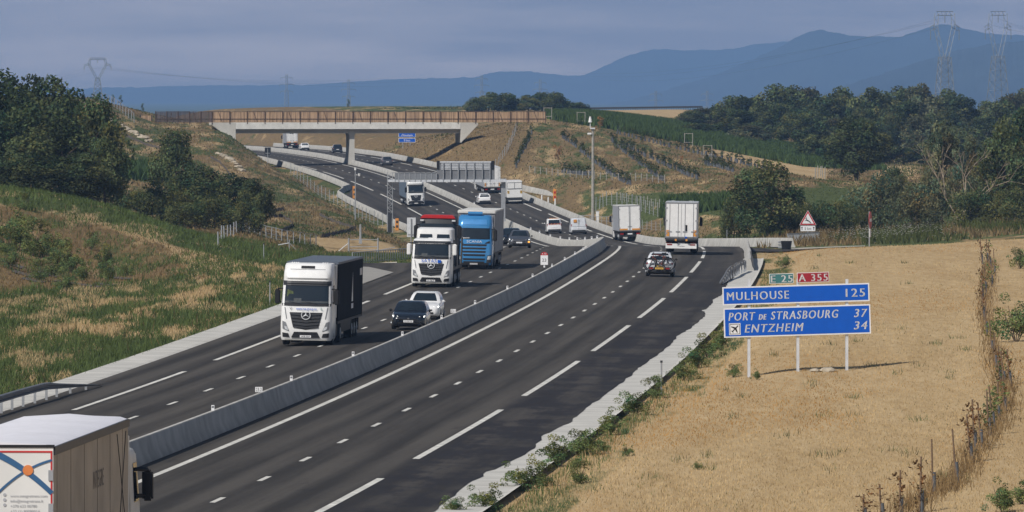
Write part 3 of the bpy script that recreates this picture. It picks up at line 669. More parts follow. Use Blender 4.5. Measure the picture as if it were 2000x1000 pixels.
# ================================================================== VEHICLES
def lint(tab, z):
    t = np.array(tab, float); return [float(np.interp(z, t[:, 0], t[:, i])) for i in range(1, t.shape[1])]
class Front:
    """a rounded cab front: levels (z, half width, front y, corner radius)"""
    def __init__(s, lv, yb, bow=.05): s.lv = lv; s.yb = yb; s.bow = bow
    def fy(s, x, z):
        hw, yf, r = lint(s.lv, z); ax = min(abs(x), hw - .002); y = yf - s.bow * (ax / hw) ** 2
        q = ax - (hw - r)
        if q > 0: y -= r - math.sqrt(max(0, r * r - q * q))
        return y
    def body(s, mb):
        rings = []
        for l in s.lv:
            z, hw, yf, r = l; xs = [-hw] + [-(hw - r) - r * math.cos(a) for a in np.linspace(0, math.pi / 2, 6)[1:]] + [0] + [(hw - r) + r * math.sin(a) for a in np.linspace(0, math.pi / 2, 6)[:-1]] + [hw]
            rings.append([(x, s.fy(x, z) if abs(x) < hw else yf - s.bow - r, z) for x in xs] + [(hw, s.yb, z), (-hw, s.yb, z)])
        mb.loft(rings)
    def quad(s, mb, a, b, c, d, off=.014, nx=6, nz=3):
        """bilinear patch, corners (x, z) anticlockwise from bottom left, lying just proud of the front"""
        P = []
        for j in range(nz + 1):
            for i in range(nx + 1):
                u, v = i / nx, j / nz
                x = (a[0] * (1 - u) + b[0] * u) * (1 - v) + (d[0] * (1 - u) + c[0] * u) * v; z = (a[1] * (1 - u) + b[1] * u) * (1 - v) + (d[1] * (1 - u) + c[1] * u) * v
                P.append((x, s.fy(x, z) + off, z))
        k = nx + 1; mb.add(P, [(j * k + i, j * k + i + 1, (j + 1) * k + i + 1, (j + 1) * k + i) for j in range(nz) for i in range(nx)])
    def rect(s, mb, x0, x1, z0, z1, **k): s.quad(mb, (x0, z0), (x1, z0), (x1, z1), (x0, z1), **k)
    def text(s, mb, st, size, x, z, width=None, off=.05, **k):   # faces +y, so x runs the other way
        add_text(mb, st, size, lambda a, b: (x - a, s.fy(x - a, z + b) + off, z + b), width=width, **k)
def wheel(parent, x, y, r, w, name='wheel'):
    mb = MB(); n = 22
    prof_ = [(-w / 2, r * .62), (-w / 2, r * .93), (-w * .36, r), (w * .36, r), (w / 2, r * .93), (w / 2, r * .62)]
    rings = [[(x + o, y + q * math.cos(2 * math.pi * i / n), r + q * math.sin(2 * math.pi * i / n)) for i in range(n)] for o, q in prof_]; mb.loft(rings); t = mb.build(name, 'rubber', parent, smooth=True)
    mb = MB(); s = 1 if x > 0 else -1
    mb.tube((x + s * w * .38, y, r), (x + s * (w / 2 + .015), y, r), r * .60, r * .54, 16); mb.tube((x + s * w / 2, y, r), (x + s * (w / 2 + .05), y, r), r * .24, r * .2, 10); mb.build('rim', 'steel', t)
    return t
def star(mb, x, y, z, r):
    n = 24
    for i in range(n):
        a, b = 2 * math.pi * i / n, 2 * math.pi * (i + 1) / n
        mb.add([(x + q * math.cos(t), y, z + q * math.sin(t)) for q, t in ((r, a), (r, b), (r * .84, b), (r * .84, a))], [(0, 1, 2, 3)])
    for k in range(3):
        t = math.pi / 2 + k * 2 * math.pi / 3
        mb.add([(x + r * .9 * math.cos(t), y, z + r * .9 * math.sin(t)), (x + r * .16 * math.cos(t + 1.05), y, z + r * .16 * math.sin(t + 1.05)), (x, y + .02, z), (x + r * .16 * math.cos(t - 1.05), y, z + r * .16 * math.sin(t - 1.05))], [(0, 1, 2, 3)])
def mirror_arm(parent, s, x, y, z0, z1, col='black', w=.26):
    mb = MB(); mb.bx(min(s * x, s * (x + w)), max(s * x, s * (x + w)), y - .09, y + .07, z0, z1); o = mb.build('mirror', col, parent, bevel=.05)
    mb = MB(); mb.tube((s * (x - .28), y - .25, z1 + .04), (s * (x + w * .5), y, z1 + .02), .035, n=6); mb.tube((s * (x - .28), y - .25, z0 + .1), (s * (x + w * .5), y, z0 + .1), .03, n=6); mb.build('bracket', 'black', o)
def tractor_base(root, axles=(-1.35, -5.0), length=6.2, dual=True):
    mb = MB(); mb.bx(-.45, .45, -length, -.5, .55, .95); mb.bx(-1.15, 1.15, -4.1, -2.45, .38, .98); mb.bx(-1.1, 1.1, -2.3, -.35, .42, 1.0); mb.bx(-1.12, 1.12, -5.7, -4.35, 1.04, 1.12); mb.build('chassis', 'darksteel', root, bevel=.03)
    for y in axles:
        for s in (-1, 1): wheel(root, s * (1.06 if y > -2 else .93), y, .50, .31 if y > -2 else .58)
M['dash'] = mat('dashboard_behind_glass', (.042, .05, .056), .5, var=.5, scale=5)
def actros_cab(root, paint='white', roof='high', grille='dark', mir='black', plate='', letters=None, visor='dark', bumper=None, lamps=True):
    lv = [(.27, 1.19, -.07, .22), (.40, 1.235, -.01, .26), (.95, 1.245, 0, .27), (1.25, 1.245, -.03, .28), (1.98, 1.245, -.10, .30), (2.06, 1.24, -.12, .30), (2.94, 1.205, -.35, .34)]
    lv += [(3.06, 1.20, -.38, .36), (3.18, 1.19, -.42, .36), (3.28, 1.18, -.36, .36), (3.58, 1.17, -.46, .38), (3.72, 1.16, -.62, .40), (3.84, 1.16, -.72, .40), (3.95, 1.13, -.84, .42), (3.98, 1.02, -1.0, .4)] if roof == 'high' else [(3.10, 1.20, -.42, .36), (3.22, 1.16, -.60, .4), (3.30, 1.05, -.85, .4)]
    F = Front(lv, -2.28); mb = MB(); F.body(mb); cab = mb.build('cab', paint, root, smooth=True)
    mb = MB(); F.rect(mb, -1.20, 1.20, 1.98, 2.96, nx=14, nz=6); mb.build('windscreen', 'glass', cab, fix=False, smooth=True)
    mb = MB(); F.rect(mb, -1.19, 1.19, 1.93, 2.05, off=.02, nx=14, nz=1)
    for x in (-.55, .25): mb.tube((x, F.fy(x, 2.02) + .03, 2.02), (x + .6, F.fy(x + .6, 2.14) + .03, 2.14), .014, n=4)
    mb.build('wiper_panel', 'black', cab, fix=False)
    mb = MB()
    for z0, z1, o in ((2.92, 3.02, .05), (3.02, 3.14, .10)): F.rect(mb, -1.17, 1.17, z0, z1, off=o, nx=12, nz=1)
    mb.build('sun_visor', visor, cab, fix=False)
    mb = MB(); F.rect(mb, -1.05, 1.05, 2.08, 2.17, off=.020, nx=12, nz=1); F.rect(mb, .25, .62, 2.17, 2.30, off=.019, nx=3, nz=1); mb.build('dashboard', M['dash'], cab, fix=False)
    for s in (-1, 1):
        mb = MB(); x = s * 1.252; mb.add([(x, -.62, 2.02), (x, -1.55, 2.02), (x * .975, -1.55, 2.92), (x * .975, -.86, 2.92)], [(0, 1, 2, 3)]); mb.build('side_window', 'glass', cab, fix=False)
        mirror_arm(root, s, 1.30, -.42, 2.0, 2.72, mir)
        # headlamp
        mb = MB(); F.quad(mb, (s * .80, .70), (s * 1.13, .82), (s * 1.15, 1.20), (s * .98, 1.14), off=.02); mb.m = 1; F.quad(mb, (s * .84, .74), (s * 1.0, .80), (s * 1.04, .96), (s * .9, .92), off=.035, nx=2, nz=2); mb.build('headlight', ['midgrey', 'lamp'], cab, fix=False)
        mb = MB(); F.quad(mb, (s * .78, .42), (s * 1.12, .42), (s * 1.14, .64), (s * .84, .60), off=.022); mb.build('fog_lamp_recess', 'black', cab, fix=False)
        mb = MB(); F.quad(mb, (s * .92, 1.30), (s * .96, 1.30), (s * 1.06, 1.86), (s * 1.02, 1.86), off=.016, nx=1); mb.build('air_slot', 'midgrey', cab, fix=False)
    mb = MB(); gz_ = [1.57, 1.41, 1.25, 1.09, .95]
    F.quad(mb, (-.62, .90), (.62, .90), (.80, 1.62), (-.80, 1.62), off=.012, nx=8, nz=4); F.quad(mb, (-.62, .90), (0, .78), (.62, .90), (0, .95), off=.013, nx=4, nz=2)
    g = mb.build('grille', 'black', cab, fix=False)
    mb = MB()
    for z in gz_:
        hw = .60 + (z - .9) / .8 * .19
        for s in (-1, 1): F.quad(mb, (0, z - .085 - .03), (s * hw, z - .085 + .03), (s * hw, z + .035), (0, z - .02), off=.045, nx=6, nz=1)
    mb.build('grille_slat', grille, g, fix=False)
    mb = MB(); star(mb, 0, F.fy(0, 1.50) + .125, 1.50, .23); mb.build('emblem', 'silver', g, fix=False)
    mb = MB(); F.quad(mb, (-.70, .40), (.70, .40), (.56, .68), (-.56, .68), off=.02, nx=8); mb.build('bumper_intake', 'black', cab, fix=False)
    mb = MB(); F.rect(mb, -1.0, 1.0, .27, .34, off=.022, nx=10, nz=1); mb.build('bumper_lip', bumper or 'offwhite', cab, fix=False)
    if bumper:
        mb = MB(); F.quad(mb, (-1.2, .30), (1.2, .30), (1.2, .80), (-1.2, .80), off=.008, nx=12, nz=3); mb.build('bumper', bumper, cab, fix=False)
    mb = MB(); F.rect(mb, -.27, .27, .41, .52, off=.05, nx=2, nz=1); p = mb.build('number_plate', 'signwhite', cab, fix=False)
    if plate: mb = MB(); F.text(mb, plate, .10, 0, .43, width=.44, off=.056); mb.build('lettering', 'black', p, fix=False)
    if roof == 'high':
        mb = MB(); F.rect(mb, -.33, .33, 3.74, 3.86, off=.03, nx=4, nz=1); mb.build('roof_slot', 'black', cab, fix=False)
        mb = MB(); F.rect(mb, -1.1, 1.1, 3.68, 3.70, off=.012, nx=8, nz=1); mb.build('roof_seam', 'midgrey', cab, fix=False)
        for x in (-.9, -.8, -.7, .5, .6, .7, .8) if lamps else ():
            mb = MB(); mb.box(x, F.fy(x, 3.96) - .12, 4.0, .07, .1, .05); mb.build('roof_lamp', 'lit' if False else 'signwhite', cab)
    for st, size, x, z, w, c in (letters or []):
        mb = MB(); F.text(mb, st, size, x, z, width=w); mb.build('lettering', c, cab, fix=False)
    return cab, F
def deflectors(root, y0, y1, z0, z1, col, hw=1.22):
    for s in (-1, 1): mb = MB(); mb.bx(min(s * (hw - .05), s * hw), max(s * (hw - .05), s * hw), y1, y0, z0, z1); mb.build('side_deflector', col, root, bevel=.02)
def trailer(root, y0=-3.0, L=13.4, zb=1.12, zt=3.98, col='greytarp', roof='greytarp', frame='midgrey', axles=3, hw=1.265):
    y1 = y0 - L
    mb = MB(); mb.bx(-hw, hw, y1, y0, zb, zt); t = mb.build('cargo_box', col, root, bevel=.02)
    mb = MB(); mb.bx(-hw - .012, hw + .012, y1 - .012, y0 + .012, zt - .10, zt + .02); mb.build('roof', roof, t, bevel=.02)
    mb = MB(); mb.bx(-hw - .01, hw + .01, y1, y0, zb - .12, zb - .002); mb.bx(-.5, .5, y1 + .1, y0 - .6, .72, zb - .12); mb.build('trailer_chassis', 'darksteel', root)
    for s in (-1, 1):
        mb = MB(); mb.bx(min(s * 1.1, s * 1.15), max(s * 1.1, s * 1.15), y1 + 4.6, y0 - 2.9, .5, .95); mb.build('side_guard', 'darksteel' if True else 'steel', root)
        for i in range(axles): wheel(root, s * .98, y1 + 2.0 + 1.31 * i, .50, .38)
        mb = MB(); mb.bx(min(s * .75, s * 1.2), max(s * .75, s * 1.2), y1 + 1.2, y1 + 1.22, .35, .95); mb.build('mudflap', 'black', root)
    return t, y1
def rear_doors(root, y1, zb, zt, hw=1.265, door='white', frame='midgrey', amber=True, leaves=4, plate='', lamps=True, low='darksteel'):
    f = MB(); f.bx(-hw - .01, -hw + .07, y1 - .03, y1 - .001, zb, zt); f.bx(hw - .07, hw + .01, y1 - .03, y1 - .001, zb, zt); f.bx(-hw + .071, hw - .071, y1 - .03, y1 - .001, zt - .10, zt); f.bx(-hw + .071, hw - .071, y1 - .03, y1 - .001, zb, zb + .08)
    f.build('door_frame', frame, root)
    a, b = -hw + .09, hw - .09
    for s, x0, x1 in ((-1, a, -.012), (1, .012, b)):
        mb = MB(); mb.bx(x0, x1, y1 - .045, y1 - .002, zb + .10, zt - .12); d = mb.build('rear_door', door, root, bevel=.012)
        for q in ((x0 * .78 + x1 * .22, x0 * .22 + x1 * .78) if leaves == 4 else (x1 - .06 if s < 0 else x0 + .06,)):
            mb = MB(); mb.tube((q, y1 - .07, zb + .05), (q, y1 - .07, zt - .1), .018, n=6); mb.bx(q - .16, q + .16, y1 - .09, y1 - .05, zb + .48, zb + .55); mb.build('locking_bar', 'steel', d)
        for z in (zb + .3, zb + 1.3, zt - .5):
            mb = MB(); xx = x0 if s < 0 else x1; mb.bx(xx - .09, xx + .09, y1 - .065, y1 - .046, z, z + .12); mb.build('hinge', 'steel', d)
    if amber:
        for s in (-1, 1): mb = MB(); mb.bx(min(s * .92, s * 1.16), max(s * .92, s * 1.16), y1 - .055, y1 - .047, zb + .14, zb + (.62 if amber == 'tall' else .34)) if amber == 'tall' else mb.bx(min(s * .25, s * 1.16), max(s * .25, s * 1.16), y1 - .055, y1 - .047, zb + .10, zb + .28); mb.build('reflective_plate', 'amber', root)
    mb = MB(); mb.bx(-hw + .05, hw - .05, y1 + .05, y1 + .18, .48, .66); u = mb.build('underrun_bar', low, root, bevel=.02)
    for s in (-1, 1): mb = MB(); mb.bx(min(s * .72, s * 1.14), max(s * .72, s * 1.14), y1 + .02, y1 + .06, .72, .88); mb.build('tail_light', 'red', root)
    mb = MB(); mb.bx(-.27, .27, y1 + .02, y1 + .045, .72, .86); p = mb.build('number_plate', 'signwhite', root)
def place(name, front_px, Y, label, cat, away, z_off=None, L=0.0, group=None, yaw=0.0):
    """front (oncoming) or rear (departing) centre of the vehicle at picture column front_px and distance Y"""
    X = Xat(front_px, Y); off = X - float(med(Y)); s = float(slope(Y)); z = float(road_z(off, Y)) + .012
    rz = (-math.atan(s) if away else math.pi - math.atan(s)) + yaw
    r = empty(name, (X, Y, z), rz, label, cat, group); n = math.sqrt(1 + s * s)
    if away: r.location = (X + L * s / n, Y + L / n, float(road_z(off, Y + L * .5)) + .012)
    # follow the road's gradient
    g = float(zc(Y + 6) - zc(Y - 6)) / 12; r.rotation_mode = 'XYZ'; r.rotation_euler = (math.atan(g) * (1 if away else -1), math.atan(float(kk(Y))) * (1 if away else -1), rz)
    return r
VEH = 'vehicles on the motorway'
# --- 1 white tractor with a dark box trailer
t1 = place('articulated_truck', 596, 356, 'white tractor unit pulling a dark charcoal box trailer, nearest of the oncoming trucks', 'truck', False, yaw=-.008)
actros_cab(t1, plate='WSE 05A', letters=[('www.tvp-group.eu', .19, -.02, 1.74, 1.0, 'blue'), ('L', .19, -.76, 1.74, .11, 'green'), ('V', .19, .74, 1.74, .12, 'dark')])
tractor_base(t1); deflectors(t1, -2.2, -2.95, 1.3, 3.9, 'white')
M['darkbox'] = mat('charcoal_trailer_side', (.013, .0125, .0145), .9, spec=.08, var=.3, scale=.6); M['darkroof'] = mat('slate_trailer_roof', (.10, .12, .155), .5, var=.15)
bx_, yr = trailer(t1, col='darkbox', roof='darkroof')
mb = MB(); yl = -6.0
P = lambda y, z: (-1.279, y, z)                # side facing the camera is the vehicle's left
mb.add([P(yl - 4.2, 1.9), P(yl - 5.0, 1.9), P(yl - 4.75, 3.4)], [(0, 1, 2)]); mb.add([P(yl - 4.1, 1.55), P(yl - 5.2, 1.55), P(yl - 5.2, 1.8), P(yl - 4.1, 1.8)], [(0, 1, 2, 3)]); mb.add([P(yl - 8.6, 3.1), P(yl - 9.9, 3.1), P(yl - 9.9, 3.45), P(yl - 8.6, 3.45)], [(0, 1, 2, 3)])
mb.build('side_logo', 'silver', bx_, fix=False)
# driver's shape behind the glass: folded yellow jacket and a white paper on the dash, seen through the screen
F1 = Front([(1.9, 1.2, -.1, .3), (3.2, 1.2, -.4, .34)], -2)
mb = MB(); F1.quad(mb, (.62, 2.12), (.98, 2.12), (.94, 2.72), (.66, 2.62), off=.018, nx=3); mb.build('yellow_jacket', mat('faded_yellow_jacket', (.09, .115, .045), .9, var=.5, scale=7), t1, fix=False)
mb = MB(); F1.quad(mb, (.20, 2.10), (.56, 2.12), (.56, 2.26), (.20, 2.28), off=.019, nx=3); mb.build('windscreen_papers', mat('papers_behind_glass', (.30, .32, .32), .6), t1, fix=False)
# --- 2 white transporter carrying other truck cabs
t2 = place('truck_transporter', 841, 459, 'white tractor with blue SATAS lettering carrying other truck cabs, the topmost red', 'truck', False)
cab2, _f2 = actros_cab(t2, roof='low', mir='white', plate='DL-482-JF', letters=[('SATAS', .30, .14, 1.70, .95, 'blue'), ('www.transports-satas.fr', .12, 0, 2.96, 1.7, 'signwhite')])
cab2.scale = (1, 1, .92)
mb = MB(); mb.bx(-.62, -.40, -.04, .01, 1.54, 1.72); mb.build('blue_logo', 'blue', t2)
tractor_base(t2, axles=(-1.35, -4.2, -5.6), length=11)
mb = MB(); mb.box(0, -1.1, 3.02, .62, .5, .12); mb.build('roof_hatch', 'white', t2, bevel=.05)
mb = MB(); mb.bx(-1.2, 1.2, -12.5, -2.6, 1.0, 1.2)
for s in (-1, 1):
    for y in (-3.0, -6, -9, -12): mb.tube((s * 1.18, y, 1.2), (s * 1.18, y - .5, 2.9), .07, n=6)
    mb.tube((s * 1.18, -3, 1.3), (s * 1.18, -9, 2.8), .09, n=6)
mb.build('loading_frame', 'darksteel', t2)
for s in (-1, 1):
    for y in (-9.5, -10.9): wheel(t2, s * .98, y, .5, .38)
# loaded cabs ride on the transporter but can be lifted off: things of their own, carried on the same spot and heading
def ride(dy, dz, name, label):
    Mx = Matrix.LocRotScale(t2.location, t2.rotation_euler, None); p = Mx @ Vector((0, dy, dz)); r = empty(name, p, 0, label, 'truck cab'); r.rotation_euler = t2.rotation_euler; return r
c1 = ride(-2.9, .80, 'loaded_truck_cab', 'plain white truck cab loaded on the transporter right behind its own cab')
FF = Front([(.2, 1.15, 0, .3), (1.9, 1.17, -.1, .3), (2.75, 1.13, -.25, .35), (2.86, 1.0, -.5, .4)], -2.2); mb = MB(); FF.body(mb); k = mb.build('cab', 'white', c1, smooth=True)
for s in (-1, 1): mb = MB(); FF.quad(mb, (s * .12, 2.08), (s * .96, 2.08), (s * .92, 2.46), (s * .16, 2.46), off=.02); mb.build('rear_window', 'glass', k, fix=False)
c2 = ride(-5.8, .85, 'loaded_truck_cab', 'black truck cab with a bright red roof edge loaded high on the transporter')
FF = Front([(.2, 1.2, 0, .3), (2.3, 1.22, -.1, .3), (3.2, 1.2, -.3, .34), (3.42, 1.15, -.4, .36), (3.52, 1.05, -.7, .36)], -2.2); mb = MB(); FF.body(mb); k = mb.build('cab', 'dark', c2, smooth=True)
mb = MB(); FF.rect(mb, -1.12, 1.12, 2.3, 3.02, off=.02, nx=12, nz=4); mb.build('windscreen', 'glass', k, fix=False)
mb = MB(); mb.prism([(-1.13, 3.33), (1.13, 3.33), (.95, 3.56), (-.95, 3.56)], 'y', -2.0, -.28); mb.build('red_roof', 'redpaint', k, bevel=.04)
for s in (-1, 1):
    mb = MB(); mb.box(s * 1.0, -.22, 3.22, .22, .1, .10); mb.build('marker_lamp', 'lamp', k); mirror_arm(c2, s, 1.25, -.3, 2.1, 2.9)
# --- 3 blue tractor with a grey tarpaulin trailer
t3 = place('articulated_truck', 925, 508, 'blue tractor unit with SCANIA lettering pulling a grey tarpaulin trailer', 'truck', False)
lv = [(.30, 1.19, -.06, .22), (.45, 1.235, 0, .26), (1.2, 1.245, -.02, .27), (2.0, 1.245, -.12, .30), (2.1, 1.24, -.14, .30), (2.86, 1.20, -.40, .34), (3.0, 1.20, -.40, .36), (3.3, 1.17, -.55, .38), (3.62, 1.13, -.78, .42), (3.74, 1.0, -1.0, .42)]
F = Front(lv, -2.28); mb = MB(); F.body(mb); cab = mb.build('cab', 'scania', t3, smooth=True)
mb = MB(); F.rect(mb, -1.2, 1.2, 2.08, 2.86, nx=14, nz=5); w_ = mb.build('windscreen', 'glass', cab, fix=False, smooth=True)
mb = MB(); F.text(mb, 'LKW WALTER' if False else 'allgaeuer', .13, .62, 2.13, width=.6, off=.03); mb.build('lettering', 'signwhite', w_, fix=False)
mb = MB(); F.rect(mb, -1.17, 1.17, 2.84, 2.98, off=.06, nx=12, nz=1); mb.build('sun_visor', 'scania', cab, fix=False)
mb = MB(); F.quad(mb, (-.86, 3.08), (.86, 3.08), (.80, 3.44), (-.80, 3.44), off=.018, nx=8); mb.build('roof_panel', mat('light_blue_panel', (.07, .25, .55), .3, .2), cab, fix=False)
mb = MB(); mb.tube((-.5, -.95, 3.84), (.5, -.95, 3.84), .13, n=12); mb.build('roof_horn', 'scania', cab, smooth=True)
mb = MB(); F.text(mb, 'SCANIA', .23, 0, 1.84, width=1.05, off=.05); mb.build('lettering', 'silver', cab, fix=False)
g = None
for i, (z, hw) in enumerate(((1.70, .88), (1.47, .84), (1.24, .82), (1.01, .78), (.72, .78), (.52, .74))):
    mb = MB(); F.quad(mb, (-hw + .05, z - .075), (hw - .05, z - .075), (hw, z + .04), (-hw, z + .04), off=.02, nx=8, nz=1); mb.build('grille_slot', 'black', cab, fix=False)
mb = MB(); F.rect(mb, -1.2, 1.2, .30, .46, off=.02, nx=12, nz=1); mb.build('bumper', 'dark', cab, fix=False)
for s in (-1, 1):
    mb = MB(); F.quad(mb, (s * .86, .48), (s * 1.2, .48), (s * 1.2, 1.0), (s * .92, .96), off=.014); mb.build('corner_panel', 'dark', cab, fix=False)
    mb = MB(); F.quad(mb, (s * .92, .68), (s * 1.14, .70), (s * 1.16, .94), (s * .96, .92), off=.03, nx=3); mb.build('headlight', 'lamp', cab, fix=False)
    mb = MB(); F.quad(mb, (s * .70, 1.78), (s * 1.08, 1.82), (s * 1.06, 1.98), (s * .86, 1.90), off=.018, nx=3); mb.build('air_slot', 'black', cab, fix=False)
    mb = MB(); x = s * 1.252; mb.add([(x, -.66, 2.05), (x, -1.55, 2.05), (x * .975, -1.55, 2.8), (x * .975, -.86, 2.8)], [(0, 1, 2, 3)]); mb.build('side_window', 'glass', cab, fix=False)
    mirror_arm(t3, s, 1.30, -.45, 1.95, 2.75)
mb = MB(); F.rect(mb, -.27, .27, .33, .44, off=.04, nx=2, nz=1); mb.build('number_plate', 'signwhite', cab, fix=False)
tractor_base(t3); deflectors(t3, -2.2, -2.9, 1.2, 3.7, 'midgrey')
b3, yr = trailer(t3, y0=-3.0, L=13.4, zt=4.0, col='greytarp', roof='offwhite')
mb = MB(); mb.bx(-1.33, 1.33, -3.3, -2.9, 3.78, 4.05); mb.build('front_hood', 'offwhite', b3, bevel=.06)
# --- 4 white tractor with blue-grey trailer behind the gantry
t4 = place('articulated_truck', 813, 1058, 'white tractor with black lower front and blue grey trailer, passing below the gantry', 'truck', False)
actros_cab(t4, bumper='dark', plate=''); tractor_base(t4); M['bluetarp'] = mat('blue_grey_tarpaulin', (.12, .16, .22), .6); trailer(t4, col='bluetarp', roof='greytarp', zt=3.9)
# --- departing trucks
def departing(px, Y, label, name='articulated_truck', cabcol='white', **kw):
    L = kw.pop('total', 16.4); r = place(name, px, Y, label, 'truck', True, L=L)
    actros_cab(r, paint=cabcol); tractor_base(r); return r
def finish(r, col, roof, zt=4.0, zb=1.12, **kw):
    b, y1 = trailer(r, y0=-3.0, L=13.4, zb=zb, zt=zt, col=col, roof=roof); rear_doors(r, y1, zb, zt, **kw); return b, y1
t5 = departing(1330, 573, 'tall white refrigerated trailer seen from behind on the crest, beside the white barrier')
b5, y5 = finish(t5, 'white', 'silver', zt=4.0, zb=1.22, amber='tall', frame='midgrey')
mb = MB(); mb.tube((-1.22, y5 - .12, 1.10), (1.22, y5 - .12, 1.10), .12, n=10); mb.build('tail_lift_tube', 'dark', t5)
mb = MB(); mb.bx(-1.2, 1.2, y5 - .02, y5 + .03, .42, .80); bp_ = mb.build('bumper_panel', 'white', t5)
mb = MB(); add_text(mb, 'Trailer', .13, lambda x, z: (x, y5 - .026, .55 + z), width=.62); mb.build('lettering', 'dark', bp_, fix=False)
for s in (-1, 1): mb = MB(); mb.bx(min(s * .7, s * 1.1), max(s * .7, s * 1.1), y5 - .034, y5 - .022, .66, .76); mb.build('tail_light', 'red', bp_)
for x in (-.42, .42): mb = MB(); mb.tube((x, y5 - .30, 1.08), (x, y5 - .2, 1.08), .09, n=10); mb.build('buffer', 'amber', t5)
mb = MB(); mb.bx(.32, .46, y5 - .06, y5 - .048, 1.75, 2.25); mb.build('door_sticker', 'black', t5); mb = MB(); mb.bx(.28, .44, y5 - .1, y5 - .05, 1.16, 1.34); mb.build('blue_box', 'blue', t5)
t6 = departing(1231, 847, 'white truck box with two plain rear doors and a yellow lower band, beyond the crest')
M['lightside'] = mat('pale_grey_box_side', (.36, .38, .42), .5); b6, y6 = finish(t6, 'lightside', 'offwhite', zt=4.05, amber='band', leaves=2)
t7 = departing(962, 1097, 'white truck with amber rear corner plates, half hidden behind the gantry post')
b7, y7 = finish(t7, 'lightside', 'silver', zt=4.05, amber='tall', frame='offwhite')
t8 = departing(571, 1596, 'far white trailer marked PGQ beyond the bridge')
b8, y8 = finish(t8, 'lightside', 'offwhite', zt=4.0, amber='band')
mb = MB(); add_text(mb, 'PGQ', .62, lambda x, z: (x - .3, y8 - .1, 3.15 + z), width=1.3, bold=.02); mb.build('lettering', 'black', t8, fix=False)
mb = MB(); mb.bx(.58, .78, y8 - .10, y8 - .09, 3.2, 3.6); mb.build('blue_mark', 'blue', t8); mb = MB(); mb.bx(.82, 1.06, y8 - .10, y8 - .09, 3.2, 3.5); mb.build('orange_mark', 'orange', t8)
# --- nearest trailer at the bottom left
tn = empty('articulated_truck', (0, 0, 0), 0, 'beige curtain trailer at the bottom left corner with blue arcs and an orange dot', 'truck')
hd = .064; Yr = 154.0; Xr = Xat(105, Yr) - 1.275
n_ = math.sqrt(1 + hd * hd); tn.location = (Xr + 16.4 * hd / n_, Yr + 16.4 / n_, .64); tn.rotation_euler = (0, 0, -math.atan(hd))
actros_cab(tn, paint='offwhite', roof='low', lamps=False); tractor_base(tn); deflectors(tn, -2.25, -2.9, 1.2, 3.6, 'offwhite')
M['curtain'] = mat('dusty_beige_curtain', (.43, .37, .295), .7, var=.25, scale=.55); M['tarproof'] = mat('translucent_white_roof', (.74, .74, .80), .5, var=.05)
zt = at(105, 868, Yr).z - .64
mb = MB(); mb.bx(-1.275, 1.275, -16.4, -3.0, 1.15, zt - .12); bn = mb.build('curtain_body', 'curtain', tn)
mb = MB(); n = 22
for i in range(n):   # roof sags a little between its bows
    a, b = -16.4 + 13.4 * i / n, -16.4 + 13.4 * (i + 1) / n; za, zb_ = zt + .05 * math.sin(i * 1.3), zt + .05 * math.sin((i + 1) * 1.3)
    mb.loft([[(-1.28, a, zt - .06), (1.28, a, zt - .06), (1.1, a, zt + .0), (0, a, za + .05), (-1.1, a, zt)], [(-1.28, b, zt - .06), (1.28, b, zt - .06), (1.1, b, zt), (0, b, zb_ + .05), (-1.1, b, zt)]], cap=(i in (0, n - 1)))
mb.build('roof', 'tarproof', bn, smooth=True)
for s in (-1, 1): mb = MB(); mb.bx(min(s * 1.24, s * 1.31), max(s * 1.24, s * 1.31), -16.42, -2.98, zt - .22, zt - .05); mb.build('roof_rail', 'dark', bn)
M['cstripe'] = mat('curtain_print', (.20, .175, .15), .8, var=.3, scale=6)
for y0, y1, z0, z1 in ((-15.6, -14.2, 2.15, 2.5), (-9.6, -7.7, 2.75, 3.2)): mb = MB(); add_text(mb, 'inter' if y0 < -12 else 'INTEGRE', (z1 - z0) * 1.25, lambda x, z: (1.281, (y0 + y1) / 2 + x, z0 + z), width=y1 - y0); mb.build('lettering', M['cstripe'], bn, fix=False)
for i in range(6): y = -15.9 + i * 2.35; mb = MB(); mb.bx(1.276, 1.281, y, y + .04, 1.2, zt - .22); mb.build('curtain_strap', M['cstripe'], bn)
for y0, y1 in ((-5.2, -3.3), (-3.5, -5.0)): mb = MB(); mb.tube((1.283, y0, zt - .3), (1.283, y1, 1.3), .012, n=4); mb.build('tension_cord', 'darksteel', bn)
rd_ = -16.4; M['doorwhite'] = mat('dusty_white_door', (.66, .66, .65), .5, var=.08, scale=1)
mb = MB(); mb.bx(-1.27, 1.27, rd_ - .05, rd_ - .001, 1.15, zt - .062); dn = mb.build('rear_door', 'doorwhite', tn)
mb = MB(); mb.bx(-1.29, 1.29, rd_ - .07, rd_ + .05, zt - .06, zt - .005); mb.build('roof_seal', 'black', dn)
mb = MB(); ztop = zt - .13; mb.bx(-1.2, 1.25, rd_ - .062, rd_ - .052, ztop - .035, ztop); mb.bx(1.215, 1.25, rd_ - .062, rd_ - .052, 1.2, ztop - .036); mb.build('red_border', mat('vermilion_stripe', (.50, .03, .03), .5), dn)
